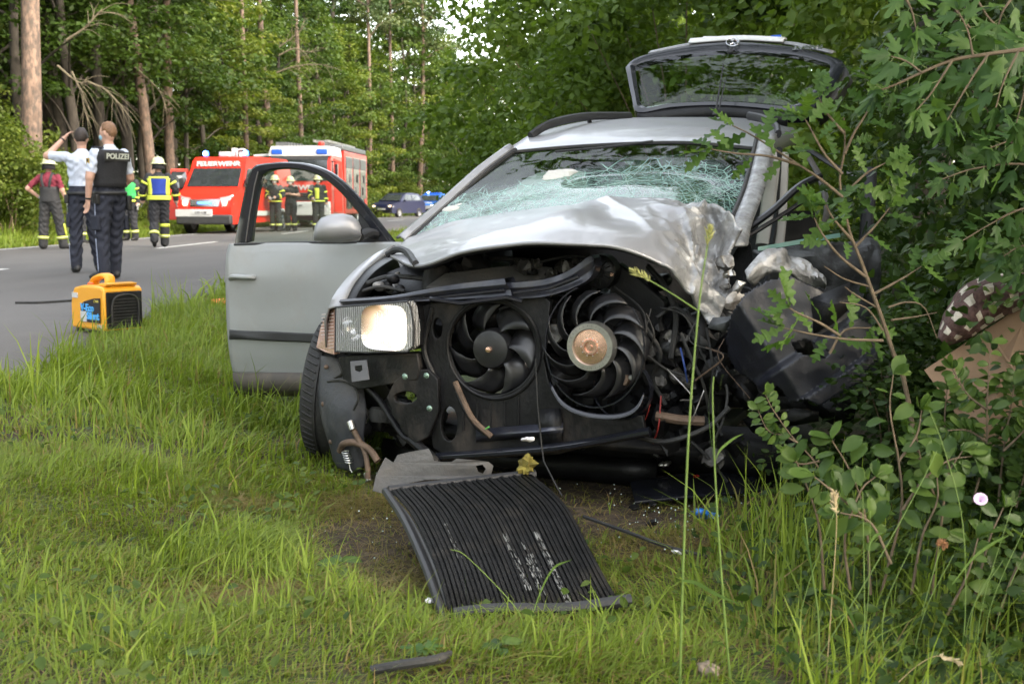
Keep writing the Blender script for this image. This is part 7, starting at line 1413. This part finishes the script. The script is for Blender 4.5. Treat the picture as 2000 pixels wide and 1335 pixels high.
# crumbs of safety glass and splinters beneath the wreck
mb = MB(); rc = random.Random(8)
for k in range(150):
    px, py = (rc.gauss(1330, 90), rc.gauss(985, 40)) if k < 115 else (rc.gauss(760, 80), rc.gauss(1010, 50)); p = gr(px, py, .025 + rc.random() * .02); s_ = rc.uniform(.0022, .0045); mb.box(p, (s_, s_, s_ * .7), Matrix.Rotation(rc.uniform(0, 6), 3, 'X') @ Matrix.Rotation(rc.uniform(0, 6), 3, 'Z'))
o = mb.build('glass_crumbs', M('glass_crumb', (.45, .55, .50), .1, 0, .2, 60, coat=.6), None, smooth=False); tag(o, 'crumbs of broken safety glass scattered under the wreck', None, None, 'stuff')
# ================================================================== plants close to the camera, leaf by leaf
def leaf_meshes(tmpl, name, mat, k=3):
    out = []
    for i in range(k):
        v = tmpl[0].copy(); rr_ = np.random.default_rng(i + 5); y = v[:, 1]; v[:, 2] += -.12 * i * y * y + .05 * np.sin(y * 6 + i) ; v[:, 0] += .06 * (i - 1) * y * y; v[:, 2] += rr_.normal(0, .012, len(v))
        me = D.meshes.new(name); me.from_pydata([tuple(map(float, p)) for p in v], [], [tuple(map(int, t)) for t in tmpl[1]]); me.polygons.foreach_set('use_smooth', [True] * len(me.polygons)); me.materials.append(mat); out.append(me)
    return out
LM_OAK = leaf_meshes(LEAF_OAK, 'leaf', lobj); LM_MAP = leaf_meshes(LEAF_MAPLE, 'leaf', Leaf('leaf_maple', [(.035, .080, .020), (.050, .105, .026), (.070, .135, .032), (.085, .155, .036)], .36, .42, objrnd=True)); LM_OV = leaf_meshes(LEAF_OV, 'leaf', Leaf('leaf_dogwood', [(.040, .078, .018), (.055, .102, .022), (.075, .128, .027), (.10, .155, .034)], .36, .40, objrnd=True))
rp_ = random.Random(77)
def leaf_at(root, ms, p, d, size, nrm=None):
    d = Vector(d).normalized(); n_ = Vector(nrm) if nrm is not None else V(rp_.uniform(-.8, .8), -.45 + rp_.uniform(-.7, .5), .65 + rp_.uniform(-.6, .5)); n_ = (n_ - d * n_.dot(d)); n_ = n_.normalized() if n_.length > 1e-3 else d.orthogonal().normalized(); x = d.cross(n_)
    o = D.objects.new('leaf', rp_.choice(ms)); COL.objects.link(o); o.parent = root; m = Matrix((x, d, n_)).transposed().to_4x4(); m = Matrix.Translation(Vector(p) - root.location) @ m @ Matrix.Scale(size, 4); o.matrix_basis = m; return o
def twig(root, pts, r0, r1, mat=None, name='twig', n=16, Y=None):
    P = crom([at(*p) if len(p) == 3 else at(p[0], p[1], Y) for p in pts], n); mb = MB(); mb.tube(P, [r0 + (r1 - r0) * i / n for i in range(n + 1)], 6); mb.build(name, mat or bark_twig, root); return P
def leafy(root, P, ms, s0, s1, f0=.3, step=1, tip=4, pair=False, spread=.9, petiole=.35):
    n = len(P) - 1; k = 0
    for i in range(int(f0 * n), n, step):
        t = (P[i + 1] - P[i]).normalized(); side = t.cross(V(0, -1, .3)).normalized()
        for q in ((-1, 1) if pair else ((-1) ** k,)):
            d = t * rp_.uniform(.3, .8) + side * q * spread + V(0, rp_.uniform(-.35, .25), rp_.uniform(-.35, .1)); s = rp_.uniform(s0, s1); p = P[i] + d.normalized() * s * petiole * rp_.uniform(.3, 1); leaf_at(root, ms, p, d, s)
            if petiole > .3: 
                mb = MB(); mb.tube([P[i], p], .0011, 4); mb.build('petiole', bark_leaf, root)
        k += 1
    t = (P[-1] - P[-3]).normalized()
    for j in range(tip):
        d = t + V(rp_.uniform(-.9, .9), rp_.uniform(-.6, .3), rp_.uniform(-.8, .6)); leaf_at(root, ms, P[-1], d, rp_.uniform(s0, s1))
bark_leaf = M('petiole_green', (.12, .16, .05), .6)
# oak sapling in front of the crushed flank
oak = thing('oak_sapling', gr(1790, 905, .05), 'young oak with lobed leaves standing before the crushed right side of the car', 'sapling'); YO = 3.25
stem = twig(oak, [(1795, 900), (1765, 740), (1745, 690), (1722, 620), (1700, 560), (1680, 505), (1660, 455), (1648, 400), (1640, 350), (1650, 290), (1648, 230)], .0072, .0022, name='stem', n=30, Y=YO)
for pts, f0, stp, tip, Y2 in (([(1646,385),(1600,348),(1560,322),(1510,290),(1465,262),(1430,245)], .35, 2, 4, 3.2), ([(1650,300),(1668,260),(1690,225),(1700,205)], .2, 2, 4, 3.22), ([(1645,340),(1610,300),(1585,255),(1572,232)], .2, 2, 5, 3.15),
        ([(1560,322),(1500,305),(1440,300),(1390,292)], .3, 3, 3, 3.15), ([(1725,665),(1650,662),(1585,652),(1530,640)], .35, 2, 4, 3.15), ([(1640,655),(1600,630),(1560,612),(1540,600)], .4, 3, 3, 3.1), ([(1690,540),(1640,500),(1605,455),(1590,425)], .3, 3, 4, 3.15), ([(1665,470),(1630,430),(1612,400)], .3, 3, 4, 3.2),
        ([(1672,480),(1710,440),(1738,405)], .3, 3, 4, 3.3), ([(1650,380),(1690,340),(1730,318)], .3, 3, 4, 3.3), ([(1705,575),(1760,545),(1800,520)], .45, 4, 3, 3.3), ([(1648,260),(1610,215),(1600,190)], .3, 3, 5, 3.2), ([(1620,690),(1650,645),(1700,640)], .3, 4, 2, 3.3)):
    P = twig(oak, pts, .0042, .0016, n=12, Y=Y2); leafy(oak, P, LM_OAK, .062, .105, f0, stp, tip, petiole=.15)
for pts in ([(1735,600),(1770,590),(1805,600),(1830,660)], [(1740,625),(1790,618),(1830,610)], [(1712,600),(1670,575),(1650,560)], [(1725,645),(1690,600),(1640,590)], [(1700,560),(1650,545),(1610,520)]): twig(oak, pts, .003, .0012, n=10, Y=3.25)
# maple branches reaching in from the right
mp1 = thing('maple_branch', at(2040, 80, 2.9), 'maple branch with five lobed leaves reaching in from the upper right edge', 'branch')
P = twig(mp1, [(2060,88),(1990,98),(1930,106),(1860,118),(1800,142),(1750,165),(1715,178)], .006, .002, Y=2.9, n=24); leafy(mp1, P, LM_MAP, .062, .088, .05, 1, 4)
for pts in ([(1930,106),(1900,150),(1870,200),(1850,235)], [(1860,118),(1820,180),(1790,215)], [(1990,98),(1960,160),(1945,210)], [(1900,108),(1890,60),(1870,20)], [(1800,142),(1770,120),(1740,110)], [(2010,95),(2000,180),(1985,240)]):
    P = twig(mp1, pts, .003, .0013, Y=2.85, n=10); leafy(mp1, P, LM_MAP, .055, .085, .3, 2, 3)
mp2 = thing('maple_branch', at(1850, -20, 3.1), 'thin maple twig hanging from the top edge above the lobed branch', 'branch')
for pts in ([(1845,-20),(1870,25),(1900,60),(1925,85)], [(1990,-20),(1960,20),(1950,50)], [(1900,-15),(1935,40),(1985,75)], [(1760,-20),(1780,20),(1790,60)]):
    P = twig(mp2, pts, .004, .0015, Y=3.05, n=12); leafy(mp2, P, LM_MAP, .055, .085, .1, 2, 4)
mp3 = thing('maple_branch', at(2050, 420, 3.3), 'shaded maple branch at the right edge above the checked blanket', 'branch')
for pts in ([(2060,400),(1990,410),(1930,440),(1880,470)], [(2060,330),(1980,320),(1900,330),(1840,350)], [(2060,500),(2000,480),(1960,500)], [(2060,260),(1990,270),(1930,290)], [(2050,560),(2010,530),(1985,520)]):
    P = twig(mp3, pts, .004, .0015, Y=3.4, n=14); leafy(mp3, P, LM_MAP, .05, .08, .1, 1, 3)
# dogwood with broad plain leaves
dog = thing('dogwood_shrub', gr(1690, 1120, .02), 'dogwood shrub with broad pale oval leaves below the dark arch liner', 'shrub')
for pts, Y2 in (([(1700,1160),(1690,1010),(1660,920),(1625,860)], 2.85), ([(1720,1160),(1760,1000),(1755,900),(1738,800),(1745,730)], 2.95), ([(1610,1150),(1600,1030),(1580,960),(1555,900)], 2.9), ([(1820,1160),(1840,1010),(1850,930),(1880,880)], 2.9), ([(1660,1150),(1650,1050),(1680,960),(1710,930)], 2.8), ([(1780,1160),(1800,1050),(1830,980),(1830,930)], 2.85), ([(1690,1010),(1640,970),(1590,930)], 2.8), ([(1755,900),(1790,850),(1800,800)], 2.95), ([(1760,1000),(1800,940),(1850,900),(1900,890)], 2.9), ([(1740,1100),(1700,1020),(1640,1000)], 2.75), ([(1900,1180),(1930,1060),(1960,990)], 2.75), ([(1950,1200),(1980,1120),(2010,1060)], 2.7), ([(1850,1200),(1890,1120),(1910,1050)], 2.7)):
    P = twig(dog, pts, .004, .0015, Y=Y2, n=13, name='stem'); leafy(dog, P, LM_OV, .028, .070, .25, 2, 4, pair=True, petiole=.25)
prv = thing('privet_shrub', gr(1930, 960, .05), 'small leaved shrub standing before the cardboard panel', 'shrub')
for pts, Y2 in (([(1900,980),(1925,880),(1928,780),(1935,670)], 3.1), ([(1950,980),(1960,880),(1975,790),(1985,720)], 3.1), ([(1860,980),(1850,900),(1845,820),(1850,760)], 3.15), ([(1928,800),(1890,770),(1860,720)], 3.1), ([(1925,860),(1890,840),(1850,840)], 3.1), ([(1960,880),(2000,840),(2020,800)], 3.05), ([(1985,990),(2000,930),(2010,880)], 3.05), ([(1830,980),(1800,900),(1790,850)], 3.1)):
    P = twig(prv, pts, .0035, .0013, Y=Y2, n=16, name='stem'); leafy(prv, P, LM_OV, .026, .045, .25, 1, 4, pair=True, petiole=.1)
ros = thing('rose_shoot', gr(1620, 960, .05), 'thin wild rose shoot with small leaflets below the arch liner', 'shoot')
for pts in ([(1625,960),(1590,900),(1545,850),(1510,800),(1495,770)], [(1560,865),(1530,850),(1500,840),(1480,800)], [(1600,900),(1560,905),(1530,880)]):
    P = twig(ros, pts, .0028, .001, Y=3.15, n=14); leafy(ros, P, LM_OV, .024, .038, .3, 1, 3, pair=True, petiole=.1)
# seedlings in the grass
def weed(px, py, label, n_, s, ms, grp=None, h=.05):
    g0 = gr(px, py, .01); r = thing('weed', g0, label, 'weed', grp)
    for k in range(n_):
        a = k * 2.4; d = V(math.cos(a), math.sin(a), .25); p = g0 + V(0, 0, h * rp_.uniform(.5, 1)); leaf_at(r, ms, p, d, s * rp_.uniform(.7, 1.1), V(0, -.3, 1))
weed(668, 1125, 'broad leaved weed at the edge of the bare soil left of the radiator', 5, .07, LM_OV); weed(830, 1290, 'lobed weed beside the black hose', 5, .06, LM_MAP); weed(258, 1000, 'clover like weed in the left grass', 4, .05, LM_MAP); weed(310, 1060, 'small broad weed at the middle of the left grass', 4, .05, LM_OV); weed(380, 1310, 'low weed at the bottom edge under the left grass', 5, .06, LM_OV); weed(980, 1290, 'round leaved weed just below the radiator', 5, .055, LM_OV); weed(425, 990, 'pale lobed weed in the grass left of the wheel', 4, .05, LM_MAP); weed(100, 1070, 'weed with rounded leaves near the left edge', 4, .045, LM_OV)
P = np.stack([RNG.uniform(-2.3, 1.9, 5200), RNG.uniform(2.15, 6.5, 5200), np.zeros(5200)], 1); k_ = (P[:, 0] > xr(P[:, 1]) + .1) & (vnoise(P[:, 0], P[:, 1], 2.7, 41) + RNG.normal(0, .3, 5200) > .25) & (bareness(P[:, 0], P[:, 1]) < .5); P = P[k_]; P[:, 2] = gz(P[:, 0], P[:, 1]) + RNG.uniform(.02, .09, len(P))
co1, tr1 = cloud(P, RNG.normal(0, .4, P.shape) + np.array([0, -.2, 1]), RNG.uniform(.018, .042, len(P)), LEAF_OV); o = np_mesh('ground_cover', co1, tr1, lm, rnd=np.repeat(RNG.uniform(.3, 1, len(P)), len(LEAF_OV[0]))); tag(o, 'clover and small weeds growing between the grass', None, None, 'stuff')
P = np.stack([RNG.uniform(.5, 2.1, 4200), RNG.uniform(2.2, 3.9, 4200), np.zeros(4200)], 1); k_ = P[:, 0] + RNG.normal(0, .16, 4200) > .62 + .12 * (P[:, 1] - 2.2); P = P[k_]; P[:, 2] = gz(P[:, 0], P[:, 1]) + RNG.uniform(0, 1, len(P)) ** 1.4 * (.12 + .28 * sm((P[:, 0] - .7) / .8)) + .01
for nm_, tm_, sel, sz_ in (('weeds', LEAF_OV, slice(0, None, 2), (.020, .050)), ('weeds', LEAF_MAPLE, slice(1, None, 2), (.022, .048))):
    q = P[sel]; co1, tr1 = cloud(q, RNG.normal(0, .55, q.shape) + np.array([0, -.35, .9]), RNG.uniform(*sz_, len(q)), tm_); o = np_mesh(nm_, co1, tr1, ld, rnd=np.repeat(RNG.uniform(.1, 1, len(q)), len(tm_[0]))); tag(o, 'leafy weeds crowding the ground at the lower right', None, None, 'stuff')
# straw and litter on the bare soil
n_ = 9000; cs = [bare[i] for i in RNG.integers(0, len(bare), n_)]; x = np.array([c[0].x for c in cs]) + RNG.normal(0, 1, n_) * np.array([c[1] for c in cs]) * .8; y = np.array([c[0].y for c in cs]) + RNG.normal(0, 1, n_) * np.array([c[2] for c in cs]) * .8
b_ = blades(x, y, RNG.uniform(.03, .10, n_), RNG.uniform(.0015, .0035, n_), RNG.uniform(1.4, 2.0, n_), RNG.uniform(0, 6.28, n_), RNG.uniform(0, .33, n_)); o = np_mesh('straw_litter', b_[0], b_[1], grass_m, rnd=b_[2]); tag(o, 'dry straw and moss scattered on the bare soil', None, None, 'stuff')
# bushes right in front of the right edge
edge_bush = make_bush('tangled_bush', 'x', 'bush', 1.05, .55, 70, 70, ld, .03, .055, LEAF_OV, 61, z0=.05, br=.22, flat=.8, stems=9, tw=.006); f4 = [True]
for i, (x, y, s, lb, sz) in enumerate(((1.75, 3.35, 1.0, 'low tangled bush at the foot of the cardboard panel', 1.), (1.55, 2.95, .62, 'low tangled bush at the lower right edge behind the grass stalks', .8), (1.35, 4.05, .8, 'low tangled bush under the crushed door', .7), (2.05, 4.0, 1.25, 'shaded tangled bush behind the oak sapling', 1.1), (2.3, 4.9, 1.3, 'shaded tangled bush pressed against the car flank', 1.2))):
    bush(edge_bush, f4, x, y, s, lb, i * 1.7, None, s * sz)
# tall grass stalks
stalk_m = M('grass_stalk', (.13, .20, .045), .5, 0, .2, 30); straw_m = M('straw_stalk', (.34, .26, .13), .7, 0, .2, 30); seed_m = M('seed_head', (.30, .30, .10), .8, 0, .25, 60); blade_m = M('stalk_blade', (.10, .175, .04), .5, 0, .2, 20)
def stalk(label, pts, Y, r, head=None, blades_=(), mat=None, branch=None, hmat=None):
    g0 = gr(pts[0][0], pts[0][1], .0) if pts[0][1] < 1330 else at(pts[0][0], pts[0][1], Y); root = thing('grass_stalk', g0, label, 'grass stalk'); P = twig(root, [(x, y, Y) for x, y in pts], r, r * .55, mat or stalk_m, 'stem', 24)
    def hd(Q, L, w):
        mb = MB(); t = (Q[-1] - Q[-2]).normalized()
        for k in range(34):
            f = k / 34; p = Q[-1] + t * L * (f - .75); d = (t * 1.1 + V(rp_.uniform(-1, 1), rp_.uniform(-1, 1), rp_.uniform(-.6, .9)) * .9).normalized(); l_ = w * (.5 + math.sin(PI * min(1, f + .12))) * rp_.uniform(.7, 1.2); mb.tube([p, p + d * l_ * .5, p + d * l_], [.0006, .0019, .0003], 5)
        mb.build('seed_head', hmat or seed_m, root)['kind'] = 'stuff'
    if head: hd(P, *head)
    if branch:
        Q = twig(root, [(x, y, Y) for x, y in branch[0]], r * .5, r * .35, mat or stalk_m, 'side_stem', 12); hd(Q, *branch[1])
    for bp in blades_:
        Q = crom([at(x, y, Y - .01) for x, y in bp[0]], 12); mb = MB(); w = bp[1]; a_ = [q + V(0, -.2, .6).normalized() * w * math.sin(PI * (.12 + .88 * i / 12)) * .5 for i, q in enumerate(Q)]; b2_ = [q - V(0, -.2, .6).normalized() * w * math.sin(PI * (.12 + .88 * i / 12)) * .5 for i, q in enumerate(Q)]; mb.grid([a_, Q, b2_]); mb.build('blade', blade_m, root)
stalk('tallest grass stalk with two green seed heads before the middle of the wreck', [(1328,1345),(1333,1150),(1345,850),(1365,600),(1386,450)], 2.45, .0030, (.045, .016), [([(1332,1133),(1360,1138),(1400,1160),(1452,1182)], .011)], branch=([(1362,606),(1320,578),(1270,548),(1240,532)], (.05, .014)))
stalk('grass stalk with a split blade right of the tallest stalk', [(1428,1345),(1412,1160),(1398,950),(1392,780),(1394,735)], 2.5, .0026, None, [([(1396,905),(1405,880),(1430,858),(1452,846)], .009), ([(1394,900),(1385,820),(1386,760),(1388,722)], .008), ([(1398,900),(1402,820),(1406,760),(1412,726)], .006)])
stalk('dry straw stalk with a pale drooping seed head among the right weeds', [(1612,1345),(1626,1150),(1634,1020),(1628,968)], 2.5, .0014, (.055, .016), (), straw_m, hmat=M('straw_head', (.50, .40, .24), .8, 0, .2, 60))
stalk('bent straw coloured stalk low at the bottom right corner', [(1740,1345),(1790,1300),(1830,1280),(1868,1292)], 2.35, .0012, (.05, .014), (), straw_m, hmat=M('straw_head_pale', (.44, .36, .22), .8, 0, .2, 60))
stalk('long thin stalk slanting up to the right edge', [(1560,1345),(1700,1120),(1790,960),(1830,880)], 2.6, .0016)
stalk('upright thin stalk in front of the dogwood', [(1690,1345),(1688,1150),(1685,960)], 2.45, .0016, None, [([(1688,1110),(1700,1060),(1712,1045),(1725,1040)], .014)])
stalk('stalk with a broad folded blade left of the dry straw stalk', [(1600,1345),(1598,1200),(1580,1080),(1572,1010)], 2.5, .002, None, [([(1590,1150),(1582,1090),(1572,1055),(1565,1047)], .017), ([(1700,1335),(1670,1220),(1640,1170),(1605,1157)], .013)])
stalk('leaning thin stalk at the far lower right', [(1870,1345),(1885,1200),(1880,1020),(1845,880),(1815,800)], 2.5, .0016, None, [([(1860,1140),(1900,1090),(1940,1060),(1975,1043)], .012)])
stalk('arched blade stalk bent over the lower edge of the radiator', [(1045,1300),(1020,1210),(985,1160),(910,1085),(880,1072)], 2.85, .0016, None, [([(1030,1240),(1050,1170),(1080,1110),(1118,1092)], .012), ([(910,1300),(912,1200),(908,1120),(906,1078)], .006)])
for k in range(9):
    x = rp_.uniform(1480, 1980); stalk('thin bare grass stalk among the weeds at the lower right', [(x, 1345), (x + rp_.uniform(-20, 40), 1200), (x + rp_.uniform(-30, 90), 1000 + rp_.uniform(-60, 120))], rp_.uniform(2.4, 2.7), .0013); bpy.context.scene.objects
for o in list(D.objects):
    if o.get('label') == 'thin bare grass stalk among the weeds at the lower right': o['group'] = 'thin grass stalks at the lower right'
fl = gr(1842, 1115, .0); r = thing('clover_flower', fl, 'brown faded clover flower on a thin stalk at the lower right', 'flower'); P = twig(r, [(1800,1200,2.6),(1825,1110,2.6),(1840,1062,2.6)], .0012, .001, stalk_m, 'stem', 10); mb = MB()
for k in range(60):
    d = V(rp_.gauss(0, 1), rp_.gauss(0, 1), rp_.gauss(.3, 1)).normalized(); mb.tube([P[-1] + d * .004, P[-1] + d * .014], [.0016, .0006], 4)
mb.build('flower_head', M('faded_clover', (.26, .12, .05), .8, 0, .3, 60), r)
fl = at(1915, 975, 2.7); r = thing('bindweed_flower', fl, 'small pale pink bindweed flower at the right edge', 'flower'); mb = MB(); mb.lathe([(.001, .010), (.004, .006), (.010, .0), (.016, -.004)], fl, V(.2, .6, -.5), 12); mb.build('petals', M('pink_petal', (.66, .48, .66), .6, 0, .08, 20), r, solid=.0008)
